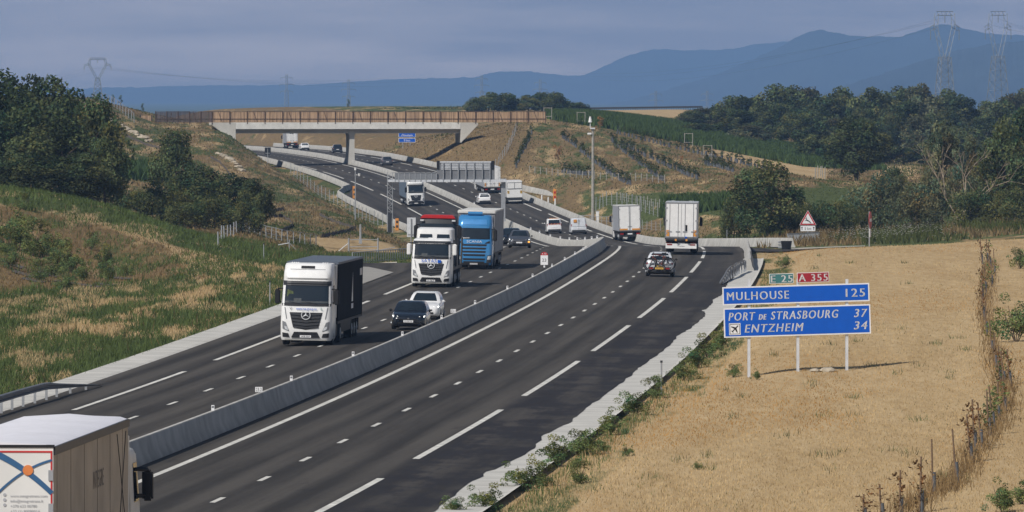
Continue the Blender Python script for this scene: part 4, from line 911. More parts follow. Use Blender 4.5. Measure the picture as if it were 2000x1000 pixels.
def arc(w0, w1, pts, nm):
    mb = MB(); P_ = []
    n = 24
    (ax, az), (bx1, bz1), (cx_, cz_) = pts
    for i in range(n + 1):
        t = i / n; x = ax * (1 - t) ** 2 + 2 * bx1 * t * (1 - t) + cx_ * t * t; z = az * (1 - t) ** 2 + 2 * bz1 * t * (1 - t) + cz_ * t * t
        dx = 2 * (bx1 - ax) * (1 - t) + 2 * (cx_ - bx1) * t; dz = 2 * (bz1 - az) * (1 - t) + 2 * (cz_ - bz1) * t; l = math.hypot(dx, dz); w = (w0 + (w1 - w0) * t) / 2
        P_ += [(x - dz / l * w, rd_ - .066, z + dx / l * w), (x + dz / l * w, rd_ - .066, z - dx / l * w)]
    mb.add(P_, [(2 * i, 2 * i + 1, 2 * i + 3, 2 * i + 2) for i in range(n)]); mb.build(nm, M['navy'], dn, fix=False)
M['navy'] = mat('navy_print', (.035, .11, .24), .5)
S = FPX / Yr
def dr(px, py): return (1.275 + (px - 105) / S, zt - (py - 868) / S)
arc(.15, .10, [dr(-60, 868), dr(25, 888), dr(102, 963)], 'wide_arc'); arc(.05, .045, [dr(-25, 985), dr(35, 915), dr(102, 898)], 'thin_arc')
ox, oz = dr(55, 918); mb = MB(); mb.tube((ox, rd_ - .075, oz), (ox, rd_ - .05, oz), .11, n=24); mb.build('orange_dot', mat('orange_dot_print', (.62, .20, .06), .5), dn)
M['faint'] = mat('faded_grey_print', (.36, .37, .40), .6)
for i, s_ in enumerate(('www.integretrans.com', 'info@integretrans.lt', '+370 633 00780', '+33 (1) 80090014')):
    x, z = dr(20, 969 + i * 10); mb = MB(); add_text(mb, s_, .085, lambda a, b: (x + a, rd_ - .06, z - .02 + b), align='LEFT'); mb.build('lettering', M['faint'], dn, fix=False)
    if i < 3: xx, zz = dr(9, 966 + i * 10); mb = MB(); mb.tube((xx, rd_ - .062, zz), (xx, rd_ - .05, zz), .035, n=10); mb.build('icon', M['faint'], dn)
for z in (zt - .75, zt - 1.45): mb = MB(); mb.bx(1.17, 1.27, rd_ - .08, rd_ - .051, z, z + .22); mb.build('hinge', 'steel', dn)
mb = MB(); mb.bx(-1.25, 1.25, -16.3, -3.2, .8, 1.13); mb.build('trailer_chassis', 'darksteel', tn)
for s in (-1, 1):
    for i in range(3): wheel(tn, s * .98, -14.4 + 1.31 * i, .5, .38)
    mirror_arm(tn, s, 1.36, -.55, 2.05, 2.7, w=.2)

# --- cars
def car(root, L=4.05, W=1.80, H=1.44, paint='darkgrey', face='hatch', lights=None, van=False, plate='signwhite', pt='', trim=None, rearglass=True, greyb=None):
    w = W / 2; k = H / 1.45 if not van else 1.08
    if not van:
        st = [(0, .70, .30, .60), (.012, .82, .24, .66), (.05, .93, .20, .74), (.12, .985, .19, .82), (.20, 1, .19, .88), (.28, 1, .19, .93), (.5, 1, .19, .95), (.78, 1, .19, .98), (.92, .98, .22, .98), (.985, .94, .28, .92), (1, .86, .34, .84)]
        gh = [(.90, -.245, -.985, .95), (.96, -.265, -.975, .93), (1.25, -.375, -.925, .82), (1.40, -.45, -.86, .72), (1.45, -.53, -.80, .60)]
    else:
        st = [(0, .72, .30, .66), (.012, .84, .24, .74), (.05, .94, .20, .86), (.10, .985, .19, .96), (.16, 1, .19, 1.02), (.3, 1, .19, 1.05), (.6, 1, .19, 1.05), (.95, 1, .22, 1.05), (.99, .97, .28, 1.02), (1, .93, .32, .95)]
        q = H / 1.08; gh = [(.98, -.13, -.997, .98), (1.06, -.15, -.995, .97), (q * .72, -.25, -.985, .93), (q * .94, -.31, -.975, .88), (q, -.36, -.95, .80)]
    rings = []
    for t, hf, zb, zt in st:
        h = w * hf; zb *= k; zt *= k; m = zb + (zt - zb) * .45; y = -t * L
        rings.append([(-h * .90, y, zb), (h * .90, y, zb), (h * .985, y, zb + .07), (h, y, m), (h * .975, y, zt - .10), (h * .90, y, zt - .025), (h * .6, y, zt + .012), (-h * .6, y, zt + .012), (-h * .90, y, zt - .025), (-h * .975, y, zt - .10), (-h, y, m), (-h * .985, y, zb + .07)])
    mb = MB(); mb.loft(rings); body = mb.build('body', paint, root, smooth=True)
    def gr(v, which):   # interpolate greenhouse table by height
        t = np.array(gh); return float(np.interp(v, t[:, 0], t[:, which]))
    rings = []
    for z, yf, yr_, hf in gh:
        h = w * hf; yf *= L; yr_ *= L; c = .12
        rings.append([(-h, yr_ + c, z * k), (-h + c, yr_, z * k), (h - c, yr_, z * k), (h, yr_ + c, z * k), (h, yf - c * 1.6, z * k), (h - c * 1.2, yf - .05, z * k), (0, yf, z * k), (-h + c * 1.2, yf - .05, z * k), (-h, yf - c * 1.6, z * k)])
    mb = MB(); mb.loft(rings); mb.build('roof', paint, body, smooth=True)
    zl, zh = gh[1][0] + .03, gh[3][0] - .02
    def glassquad(f, nm, nx=6, nz=4):
        P_ = [f(i / nx, zl + (zh - zl) * j / nz) for j in range(nz + 1) for i in range(nx + 1)]; kk_ = nx + 1
        mb = MB(); mb.add(P_, [(j * kk_ + i, j * kk_ + i + 1, (j + 1) * kk_ + i + 1, (j + 1) * kk_ + i) for j in range(nz) for i in range(nx)]); return mb.build(nm, 'glass', body, fix=False, smooth=True)
    def ffront(u, z): h = w * gr(z, 3) - .17; x = -h + 2 * h * u; return (x, gr(z, 1) * L - .05 * abs(x) / h + .014, z * k)
    def frear(u, z): h = w * gr(z, 3) - .15; x = -h + 2 * h * u; return (x, gr(z, 2) * L - .012, z * k)
    glassquad(ffront, 'windscreen')
    if rearglass: glassquad(frear, 'rear_window')
    for s in (-1, 1):
        a, b = (.26, .90) if not van else (.20, .46)
        def fside(u, z): y0 = gr(z, 1) * L - .30; y1 = gr(z, 2) * L + .28; y1 = y1 if not van else -.5 * L; return (s * (w * gr(z, 3) + .012), y0 + (y1 - y0) * u, z * k)
        glassquad(fside, 'side_window')
        mb = MB(); mb.box(s * (w + .10), -.29 * L if not van else -.19 * L, (.98 if not van else 1.16) * k, .20, .12, .14); mb.build('mirror', 'black' if paint != 'carwhite' else paint, body, bevel=.05)
        r = .32 if not van else .33
        for y in (-.205 * L, -.81 * L): wheel(root, s * (w - .11), y, r, .22)
        mb = MB(); P_ = [(.46, .615), (.88, .655), (.94, .745), (.60, .70)] if not van else [(.55, .66), (.92, .70), (.96, .92), (.78, .86)]
        ys = [-.030 * L, -.055 * L, -.09 * L, -.04 * L]
        mb.loft([[(s * w * x, y + .05, z * k) for (x, z), y in zip(P_, ys)], [(s * w * x * .96, y - .12, z * k) for (x, z), y in zip(P_, ys)]])
        mb.build('headlight', lights or 'lamp', body)
        mb = MB(); z0, z1 = ((.70, .84) if not van else (.80, 1.18)); mb.bx(min(s * w * (.60 if not van else .86), s * w * .965), max(s * w * (.60 if not van else .86), s * w * .965), -L * .995 - .01, -L * .95, z0 * k, z1 * k); mb.build('tail_light', 'red', body, bevel=.03)
    mb = MB(); mb.box(0, -.035, .53 * k, W * .56, .10, .10 * k); mb.box(0, -.03, .36 * k, W * .62, .10, .11 * k); g = mb.build('grille', 'black', body, bevel=.02)
    mb = MB(); mb.tube((0, .02, .585 * k), (0, .045, .585 * k), .06, .05, 4); mb.build('emblem', 'chrome', g)
    mb = MB(); mb.box(0, .035, .45 * k, .50, .02, .11); p = mb.build('number_plate', plate, body)
    if pt: mb = MB(); add_text(mb, pt, .10, lambda x, z: (-x, .047, .415 * k + z), width=.40); mb.build('lettering', 'black', p, fix=False)
    mb = MB(); mb.box(0, -L - .005, .62 * k if not van else .74 * k, .50, .02, .11); mb.build('number_plate', plate, body)
    mb = MB(); mb.box(0, -L + .05, .38 * k, W * .86, .18, .26 * k); mb.build('rear_bumper', 'dark', body, bevel=.03)
    mb = MB(); mb.bx(-w * .86, w * .86, -L * .93, -L * .08, .16, .26); mb.build('underbody', 'black', body)
    return body
c = place('hatchback_car', 797, 377, 'blue black hatchback with one bright headlight, in the fast lane beside the dark trailer', 'car', False); car(c, 4.05, 1.80, 1.44, 'blackpaint', lights='lit', pt='FS-958-MP')
c = place('hatchback_car', 826, 394, 'white hatchback right behind the blue black one', 'car', False); car(c, 4.05, 1.80, 1.46, 'carwhite', lights='lit', pt='')
c = place('hatchback_car', 1014, 612, 'grey hatchback with a lit orange indicator on the crest', 'car', False); b = car(c, 4.25, 1.82, 1.48, 'darkgrey', lights='lit', pt='')
mb = MB(); mb.box(-.80, -.02, .52, .16, .2, .13); mb.build('indicator', 'orangelit', b, bevel=.02)
c = place('estate_car', 998, 646, 'black car half hidden behind the grey hatchback', 'car', False); car(c, 4.4, 1.86, 1.62, 'blackpaint', lights='lit')
def away(name, px, Y, label, cat, L, **kw):
    r = place(name, px, Y, label, cat, True, L=L); return r, car(r, L=L, **kw)
cb, bb = away('estate_car', 1288, 492, 'silver estate car carrying bicycles on a rear rack with a yellow plate', 'car', 4.4, W=1.84, H=1.62, paint='silver', plate='yellow')
Lc = 4.4
mb = MB(); mb.tube((-.78, -Lc - .35, .62), (.78, -Lc - .35, .62), .03, n=6); mb.tube((0, -Lc, .45), (0, -Lc - .6, .55), .05, n=6); mb.bx(-.72, .72, -Lc - .62, -Lc - .58, .50, .56); rk = mb.build('bicycle_rack', 'dark', bb)
mb = MB(); mb.bx(-.27, .27, -Lc - .65, -Lc - .63, .50, .62); p = mb.build('number_plate', 'yellow', rk); mb = MB(); add_text(mb, 'NT-213-X', .10, lambda x, z: (x, -Lc - .655, .525 + z), width=.44); mb.build('lettering', 'black', p, fix=False)
for s in (-1, 1): mb = MB(); mb.box(s * .55, -Lc - .64, .56, .26, .04, .10); mb.build('tail_light', 'red', rk)
for s in (-1, 1): mb = MB(); mb.tube((s * .55, -1.9, 1.63), (s * .55, -3.6, 1.60), .03, n=6); mb.build('roof_rail', 'black', bb)
def torus(mb, cx, cy, cz, R_, r, n=26, m=6):
    V = [(cx + (R_ + r * math.cos(b)) * math.cos(a), cy + r * math.sin(b), cz + (R_ + r * math.cos(b)) * math.sin(a)) for a in [2 * math.pi * i / n for i in range(n)] for b in [2 * math.pi * j / m for j in range(m)]]
    mb.add(V, [(i * m + j, i * m + (j + 1) % m, ((i + 1) % n) * m + (j + 1) % m, ((i + 1) % n) * m + j) for i in range(n) for j in range(m)])
def bicycle(label, col, loc, rz, flip):
    b = empty('bicycle', loc, rz, label, 'bicycle', 'bicycles on the rear rack'); b.scale = (1.18,) * 3; f = -1 if flip else 1
    for x in (-.53, .53):
        mb = MB(); torus(mb, f * x, 0, .35, .33, .028); w_ = mb.build('wheel', 'rubber', b, smooth=True); mb = MB()
        torus(mb, f * x, 0, .35, .30, .012, m=4); mb.tube((f * x, -.05, .35), (f * x, .05, .35), .035, n=8)
        for i in range(10): mb.tube((f * x, 0, .35), (f * x + .30 * math.cos(i * math.pi / 5), 0, .35 + .30 * math.sin(i * math.pi / 5)), .004, n=3)
        mb.build('rim', 'steel', w_)
    P_ = {'r': (-.53, .35), 'f': (.53, .35), 'bb': (-.08, .32), 's': (-.20, .82), 'h': (.38, .88), 'h2': (.40, .74)}
    mb = MB()
    for a, c_ in (('r', 'bb'), ('r', 's'), ('bb', 's'), ('bb', 'h2'), ('s', 'h'), ('h', 'f')): mb.tube((f * P_[a][0], 0, P_[a][1]), (f * P_[c_][0], 0, P_[c_][1]), .022, n=6)
    mb.build('frame', col, b)
    mb = MB(); mb.box(f * -.22, 0, .95, .26, .13, .06); mb.tube((f * -.2, 0, .82), (f * -.22, 0, .93), .015, n=5); mb.build('saddle', 'black', b, bevel=.02)
    mb = MB(); mb.tube((f * .38, 0, .88), (f * .36, 0, 1.02), .018, n=5); mb.tube((f * .36, -.26, 1.03), (f * .36, .26, 1.03), .016, n=6); mb.build('handlebar', 'black', b)
    mb = MB(); torus(mb, f * -.08, .03, .32, .09, .012, 14, 4); mb.tube((f * -.08, .03, .32), (f * .02, .07, .2), .014, n=4); mb.build('crank', 'steel', b)
Mx = Matrix.LocRotScale(cb.location, cb.rotation_euler, None)
bicycle('black bicycle on the outer side of the rack behind the silver estate car', 'black', Mx @ Vector((-.02, -Lc - .52, .40)), cb.rotation_euler[2], False)
bicycle('reddish brown bicycle on the inner side of the rack behind the silver estate car', mat('rust_red_frame', (.20, .05, .03), .4), Mx @ Vector((.05, -Lc - .30, .44)), cb.rotation_euler[2], True)
v, b = away('service_van', 1083, 915, 'small white service van with red and yellow hazard chevrons on its back', 'van', 4.3, W=1.84, H=1.84, paint='carwhite', van=True)
for i in range(7):
    x = -.66 + i * .2; mb = MB(); mb.add([(x, -4.31, 1.12), (x + .12, -4.31, 1.12), (x + .20, -4.31, 1.26), (x + .08, -4.31, 1.26)], [(0, 1, 2, 3)]); mb.build('hazard_stripe', 'amber' if i % 2 else 'redpaint', b, fix=False)
mb = MB(); mb.box(0, -3.9, 1.90, 1.2, .2, .08); mb.build('beacon_bar', 'orange', b, bevel=.03)
v, b = away('delivery_van', 1131, 906, 'silver grey delivery van with an orange square sticker on its rear door', 'van', 5.0, W=1.96, H=1.97, paint='silver', van=True, rearglass=False)
mb = MB(); mb.bx(-.62, -.24, -4.995, -4.97, 1.48, 1.84); mb.build('orange_sticker', 'orange', b)
mb = MB(); mb.bx(-.012, .012, -5.01, -4.9, .5, 1.85); mb.bx(-.85, .85, -5.02, -4.95, .98, 1.0); mb.build('door_gap', 'black', b)
v, b = away('estate_car', 947, 1059, 'white car following the amber cornered truck in the right carriageway', 'car', 4.3, W=1.84, H=1.58, paint='carwhite')
v, b = away('hatchback_car', 757, 1238, 'dark grey car driving away below the right bridge span', 'car', 4.3, W=1.82, H=1.5, paint='darkgrey')
v, b = away('estate_car', 660, 1405, 'black car half hidden behind the bridge pier', 'car', 4.4, W=1.86, H=1.65, paint='blackpaint')
v, b = away('hatchback_car', 596, 1500, 'white car just behind the far trailer beyond the bridge', 'car', 4.2, W=1.82, H=1.5, paint='carwhite')
# white box van with two rear windows
v = place('box_truck', 1006, 1057, 'white box truck with two square rear windows and yellow hazard plates', 'truck', True, L=7.0)
actros_cab(v, paint='white', roof='low'); tractor_base(v, axles=(-1.3, -5.2), length=6.8)
mb = MB(); mb.bx(-1.10, 1.10, -7.0, -2.4, .95, 3.35); bb2 = mb.build('cargo_box', 'white', v, bevel=.04)
mb = MB(); mb.bx(-1.06, 1.06, -7.04, -7.0, 2.18, 3.15); mb.build('window_frame', 'midgrey', bb2)
for s in (-1, 1):
    mb = MB(); mb.bx(min(s * .05, s * 1.0), max(s * .05, s * 1.0), -7.055, -7.035, 2.28, 3.05); mb.build('upper_panel', 'white', bb2)
    mb = MB(); mb.bx(min(s * .78, s * 1.06), max(s * .78, s * 1.06), -7.02, -7.0, 1.55, 1.95); hp = mb.build('hazard_plate', 'yellow', bb2)
    mb = MB()
    for i in range(3): z = 1.57 + i * .13; mb.add([(s * .78, -7.025, z), (s * 1.06, -7.025, z + .08), (s * 1.06, -7.025, z + .13), (s * .78, -7.025, z + .05)], [(0, 1, 2, 3)])
    mb.build('hazard_stripe', 'black', hp, fix=False)
mb = MB(); mb.bx(-1.08, 1.08, -7.02, -6.9, .55, .92); mb.build('tail_lift', 'dark', bb2); mb = MB(); mb.bx(-.95, .95, -7.06, -7.0, .45, .55); mb.build('bumper', 'offwhite', bb2)

# ================================================================== SIGNS AND ROADSIDE FURNITURE
SY = 314.0; sx_, sz_ = Xat(1556, SY), gz(Xat(1556, SY), SY); sg = FPX / SY
zoff = at(1556, 731, SY).z - sz_
sgn = empty('direction_sign', (sx_, SY, sz_), R(3), 'large blue motorway direction sign on three posts reading MULHOUSE 125, on the dry field', 'road sign')
def sxp(px): return (px - 1556) / sg
def szp(py): return (731 - py) / sg + zoff
ROLL = R(-1.6)
def panel(name, x0, x1, y0, y1, col, border=True, thick=.05):
    mb = MB(); mb.bx(sxp(x0), sxp(x1), -thick / 2, thick / 2, szp(y1), szp(y0)); mb.m = 1
    b = .055 if border else .02; mb.bx(sxp(x0) + b, sxp(x1) - b, -thick / 2 - .006, -thick / 2 - .002, szp(y1) + b, szp(y0) - b)
    o = mb.build(name, ['signwhite', col], sgn); o.rotation_euler = (0, ROLL, 0); o.location = (math.sin(-ROLL) * 0, 0, 0)
    piv = szp(600); o.location = Vector((0, 0, piv)) - Matrix.Rotation(ROLL, 3, 'Y') @ Vector((0, 0, piv)); return o
def stext(par, st, x0, x1, yb, cap, shear=0.0, bold=.0, col='signwhite', spacing=1.22):
    mb = MB(); add_text(mb, st, cap / sg / .70, lambda x, z: (sxp(x0) + x, -.037, szp(yb) + z), width=(x1 - x0) / sg, align='LEFT', shear=shear, bold=bold, spacing=spacing)
    mb2 = [(x + .014, y, z) for x, y, z in mb.v]; nf = len(mb.v); mb.add(mb2, [tuple(i for i in f) for f in list(mb.f)])
    if mb.v:
        k = sxp(x0) - min(v[0] for v in mb.v); mb.v = [(v[0] + k, v[1], v[2]) for v in mb.v]
    mb.build('lettering', col, par, fix=False)
p1 = panel('upper_panel', 1411.5, 1699.5, 556.5, 592, 'blue'); stext(p1, 'MULHOUSE', 1420, 1541, 582.5, 16); stext(p1, '125', 1653, 1690, 582.5, 16)
p2 = panel('lower_panel', 1412.5, 1700.5, 598, 655.5, 'blue')
stext(p2, 'PORT', 1422, 1474, 622.5, 16, .2); stext(p2, 'DE', 1481, 1496, 622.0, 10.5, .2, .006); stext(p2, 'STRASBOURG', 1505, 1637, 622.5, 16, .2); stext(p2, '37', 1668, 1694, 622.5, 16, .2)
stext(p2, 'ENTZHEIM', 1453, 1568, 646.5, 16, .2); stext(p2, '34', 1667, 1693, 646.5, 16, .2)
mb = MB(); mb.bx(sxp(1422.5), sxp(1445), -.036, -.032, szp(650.5), szp(627.5)); mb.m = 1; cxp, czp = sxp(1433.7), szp(639); hs_ = 10 / sg
for a, b, c_, d in ((-1, -1, 1, -.9), (-1, -.9, -.9, 1), (.9, -.9, 1, 1), (-.9, .9, .9, 1)): mb.bx(cxp + a * hs_, cxp + c_ * hs_, -.039, -.037, czp + b * hs_, czp + d * hs_)
def pl(pts): mb.add([(cxp + x * hs_, -.041, czp + z * hs_) for x, z in pts], [tuple(range(len(pts)))])
pl([(.72, .72), (.5, .66), (-.62, -.5), (-.48, -.62), (.66, .5)]); pl([(.12, .12), (-.02, .0), (-.75, .42), (-.66, .55), (.2, .32)]); pl([(.12, .12), (.0, -.02), (.42, -.75), (.55, -.66), (.32, .2)]); pl([(-.45, -.42), (-.8, -.36), (-.74, -.3), (-.38, -.32)]); pl([(-.42, -.45), (-.36, -.8), (-.3, -.74), (-.32, -.38)])
mb.build('airport_symbol', ['signwhite', 'black'], p2, fix=False)
q = panel('green_route_plate', 1504, 1551.5, 533.3, 552.6, 'green', False); stext(q, 'E 25', 1507, 1549, 550.2, 14)
q = panel('red_route_plate', 1558.5, 1621, 532.7, 552, 'crimson', False); stext(q, 'A 355', 1561.5, 1618, 549.6, 14)
for px in (1463, 1559, 1655):
    mb = MB(); mb.bx(sxp(px) - .06, sxp(px) + .06, .04, .16, -.6, szp(545)); mb.build('post', 'silver', sgn)
def base_at(px, Y): x = Xat(px, Y); return Vector((x, Y, gz(x, Y)))
# deer warning
b0 = base_at(1578, 700); w = empty('warning_sign', b0, 0, 'red bordered triangular deer warning sign with a 5 km plate before the bushes', 'road sign'); s = FPX / 700
zz = lambda py: at(1578, py, 700).z - b0.z
def tri(hw, h, y): return [(-hw, y, -h / 3 - .0), (hw, y, -h / 3), (0, y, h * 2 / 3)]
zc_ = zz(430)
for nm, k, y, m_ in (('sign_plate', 1.0, 0, 'signwhite'), ('red_border', .95, -.012, 'redpaint'), ('white_field', .70, -.024, 'signwhite')):
    mb = MB(); hw = 16.5 / s * k; h = 29 / s * k; A = [(p[0], p[2] + zc_) for p in tri(hw, h, 0)]; mb.prism(A, 'y', y - .01, y + .01); o = mb.build(nm, m_, w)
mb = MB()
def dp(pts): mb.add([(x * .33, -.042, zc_ - .08 + z * .33) for x, z in pts], [tuple(range(len(pts)))])
dp([(-.55, .12), (.35, -.22), (.55, -.12), (.15, .22), (-.35, .42)]); dp([(-.55, .12), (-.95, -.05), (-.98, .05), (-.5, .32)]); dp([(.45, -.2), (.95, -.75), (1.02, -.70), (.6, -.08)]); dp([(.3, -.18), (.7, -.65), (.76, -.6), (.5, -.1)]); dp([(-.45, .25), (-.62, .78), (-.42, .84), (-.22, .36)]); dp([(-.62, .78), (-.88, .70), (-.84, .62), (-.52, .62)]); dp([(-.46, .84), (-.30, 1.25), (-.24, 1.22), (-.38, .8)]); dp([(-.56, .84), (-.58, 1.2), (-.52, 1.2), (-.48, .82)])
mb.build('deer_symbol', 'black', w, fix=False)
mb = MB(); z0, z1 = zz(451.5), zz(441); mb.bx(-.70, .70, -.015, .015, z0, z1); kp = mb.build('distance_plate', 'signwhite', w)
mb = MB(); add_text(mb, '5 km', .36, lambda x, z: (x, -.022, z0 + .12 + z), width=.62)
for sx__ in (-1, 1): mb.add([(sx__ * .56 - .03, -.022, z0 + .1), (sx__ * .56 + .03, -.022, z0 + .1), (sx__ * .56 + .03, -.022, z1 - .2), (sx__ * .56 - .03, -.022, z1 - .2)], [(0, 1, 2, 3)]); mb.add([(sx__ * .56 - .09, -.022, z1 - .2), (sx__ * .56 + .09, -.022, z1 - .2), (sx__ * .56, -.022, z1 - .06)], [(0, 1, 2)])
mb.build('lettering', 'black', kp, fix=False)
mb = MB(); mb.tube((0, .08, -.3), (0, .08, zz(415)), .05, n=8); mb.build('post', 'steel', w)
# round sign seen almost edge on
b0 = base_at(1699.5, 598); w = empty('prohibition_sign', b0, R(78), 'red and white round road sign seen edge on at the crest of the dry field', 'road sign'); s = FPX / 598; zz = lambda py: at(1699, py, 598).z - b0.z
mb = MB(); mb.tube((0, -.03, zz(430)), (0, .0, zz(430)), .70, n=28); dd = mb.build('disc', 'redpaint', w); mb = MB(); mb.bx(-.5, .5, -.045, -.032, zz(433), zz(427)); mb.build('white_bar', 'signwhite', dd)
mb = MB(); mb.bx(-.34, .34, -.03, .0, zz(463), zz(447)); mb.build('plate', 'signwhite', w); mb = MB(); mb.tube((0, .06, -.4), (0, .06, zz(413)), .055, n=8); mb.build('post', 'steel', w)
# toll gate sign beyond the bridge
Yt = 1345; b0 = base_at(795, Yt); w = empty('toll_sign', b0, 0, 'blue two panel toll gate sign on two posts seen below the right bridge span', 'road sign'); s = FPX / Yt; zz = lambda py: at(795, py, Yt).z - b0.z
for y0, y1, nm, lines in ((252, 268, 'upper_panel', (('Gare de péage', 264.5 - 6, 28), ("d'Ittenheim", 266, 22))), (270, 278, 'lower_panel', (('9 km', 276, 12),))):
    mb = MB(); mb.bx(-16.5 / s, 16.5 / s, -.04, .04, zz(y1), zz(y0)); mb.m = 1; mb.bx(-15.8 / s, 15.8 / s, -.052, -.042, zz(y1) + .06, zz(y0) - .06); pp = mb.build(nm, ['signwhite', 'blue'], w)
    for st, yb, wd in lines: mb = MB(); add_text(mb, st, .55, lambda x, z: (x, -.06, zz(yb) + z), width=wd / s); mb.build('lettering', 'signwhite', pp, fix=False)
for px in (-8, 6): mb = MB(); mb.tube((px / s, .1, -.5), (px / s, .1, zz(253)), .08, n=6); mb.build('post', 'steel', w)
# signs seen from behind
for px, Yb, x0, x1, y0, y1, lab, col in ((523, 1292, -6, 6, 288, 302, 'black back of a small road sign at the left edge beyond the bridge', 'black'), (803, 700, -8, 9, 425, 463, 'plain grey back of a tall road sign beside the red topped loaded cab', 'midgrey')):
    b0 = base_at(px, Yb); s = FPX / Yb; zz = lambda py: at(px, py, Yb).z - b0.z; w = empty('road_sign', b0, 0, lab, 'road sign')
    mb = MB(); mb.bx(x0 / s, x1 / s, -.03, .03, zz(y1), zz(y0)); mb.build('panel', 'silver' if col == 'midgrey' else col, w, bevel=.01)
    mb = MB(); mb.tube((0, -.09, -.4), (0, -.09, zz(y0 + 2)), .06, n=6); mb.bx(x0 / s * .8, x1 / s * .8, -.07, -.04, zz(y1) + .2, zz(y1) + .3); mb.build('post', 'steel', w)
# ---- gantry over the left carriageway
Yg = 950.0; s = FPX / Yg; gxl, gxr = Xat(767, Yg), Xat(983, Yg)
zgl = gz(gxl, Yg); g_ = empty('sign_gantry', (gxl, Yg, zgl), 0, 'grey steel gantry over the left carriageway carrying a louvred message board seen from behind', 'gantry')
ZZ = lambda py: at(870, py, Yg).z - zgl
W_ = gxr - gxl
def lattice(mb, x, y, z0, z1, a, n, r=.05):
    for dx in (-a, a):
        for dy in (-a, a): mb.tube((x + dx, y + dy, z0), (x + dx, y + dy, z1), r, n=4)
    h = (z1 - z0) / n
    for i in range(n):
        z = z0 + i * h; sgn_ = 1 if i % 2 else -1
        for dy in (-a, a): mb.tube((x - a * sgn_, y + dy, z), (x + a * sgn_, y + dy, z + h), r * .7, n=4)
        for dx in (-a, a): mb.tube((x + dx, y - a * sgn_, z), (x + dx, y + a * sgn_, z + h), r * .7, n=4)
        mb.tube((x - a, y - a, z), (x + a, y - a, z), r * .7, n=4); mb.tube((x - a, y + a, z), (x + a, y + a, z), r * .7, n=4)
mb = MB(); lattice(mb, -.35, 0, -.3, ZZ(336), .33, 16); t_ = mb.build('lattice_tower', 'steel', g_)
mb = MB(); mb.bx(-.62, -.12, -.42, -.34, .1, 2.6); mb.build('dark_casing', 'dark', t_)
mb = MB(); mb.bx(W_ - .28, W_ + .28, -.28, .28, float(road_z(0, Yg)) + .5 - zgl, ZZ(350)); mb.bx(W_ - .42, W_ + .42, -.36, .36, ZZ(352), ZZ(349)); mb.build('post', 'steel', g_, bevel=.03)
mb = MB(); mb.bx(W_ - .8, W_ + .8, -.55, .55, float(road_z(0, Yg)) - zgl - .05, float(road_z(0, Yg)) + .95 - zgl); mb.build('concrete_plinth', 'barrier', g_, bevel=.08)
zb_, zt_ = ZZ(355.5), ZZ(336.5)
mb = MB(); mb.bx(-.6, W_ + .4, -.9, .9, zb_, zb_ + .32); mb.build('walkway', 'silver', g_)
M['mesh'] = mat('grey_mesh_infill', (.22, .235, .26), .6, .2, var=.2, scale=9)
def gx(px): return (px - 767) / s
mb = MB()
for px in (772, 779, 790, 800, 811, 822, 832, 843, 853): mb.bx(gx(px) - .05, gx(px) + .05, -.95, -.85, zb_, zt_)
mb.bx(gx(768), gx(853), -.95, -.86, zt_ - .08, zt_); mb.m = 1; mb.bx(gx(772), gx(853), -.90, -.88, zb_ + .3, zt_ - .1); mb.build('railing', ['steel', 'mesh'], g_)
mb = MB(); mb.bx(gx(853), gx(966), -.7, .7, zb_ + .2, ZZ(315)); vb = mb.build('message_board', 'midgrey', g_, bevel=.03)
for a, b in ((853, 858), (960, 966)): mb = MB(); mb.bx(gx(a), gx(b), -.76, .74, ZZ(331), ZZ(314)); mb.build('dark_side_box', 'black', vb)
for i in range(5):
    mb = MB(); z = ZZ(330) + i * (ZZ(318.5) - ZZ(330)) / 4.0; mb.bx(gx(862), gx(958), -.80, -.71, z - .07, z + .05); mb.build('louvre', 'silver', vb)
mb = MB(); mb.bx(gx(859.5), gx(959), -.86, -.705, ZZ(317.5), ZZ(315)); mb.build('top_rail', 'silver', vb)
for px in (866, 880, 895, 910, 926, 942, 957): mb = MB(); mb.bx(gx(px) - .06, gx(px) + .06, -.95, -.81, zb_, ZZ(317)); mb.build('rib', 'steel', vb)
# ---- masts and posts
def mast(name, px, py, label, cat, r0, r1, top, parts=None, y0=600, Y=None):
    p = ground_at(px, py, y0) if Y is None else base_at(px, Y); m_ = empty(name, p, 0, label, cat); h = at(px, top, p.y).z - p.z
    mb = MB(); mb.tube((0, 0, -.3), (0, 0, h), r0, r1, 12); mb.build('pole', 'postwood' if name == 'camera_mast' else 'steel', m_); return m_, h
m_, h = mast('camera_mast', 1158, 421, 'tall grey concrete mast with white cameras on top beside the right barrier', 'mast', .23, .16, 250, Y=965)
mb = MB(); mb.box(-.05, -.1, h - .05, .62, .5, .18); mb.build('head_plate', 'silver', m_); mb = MB(); mb.tube((-.35, 0, h), (-.35, 0, h + .9), .05, n=6); mb.tube((-.35, 0, h + .75), (-.35, 0, h + 1.3), .26, .16, 12); mb.tube((-.35, 0, h + 1.3), (-.35, 0, h + 1.5), .13, .13, 10); mb.build('camera', 'white', m_)
mb = MB(); mb.box(-.45, -.2, h - .75, .55, .3, .24); mb.build('bracket_camera', 'white', m_, bevel=.04)
p = base_at(1167, 962); cb_ = empty('control_cabinet', p, 0, 'white control cabinet standing at the foot of the grey camera mast', 'cabinet'); mb = MB(); mb.bx(-.2, .2, -.25, .25, -.2, 1.75); o = mb.build('housing', 'white', cb_, bevel=.02); mb = MB(); mb.bx(-.23, .23, -.28, .28, 1.75, 1.82); mb.build('cap', 'silver', cb_)
p = base_at(1178, 958); cb_ = empty('handrail', p, 0, 'dark steel handrail round the cabinet by the camera mast', 'railing')
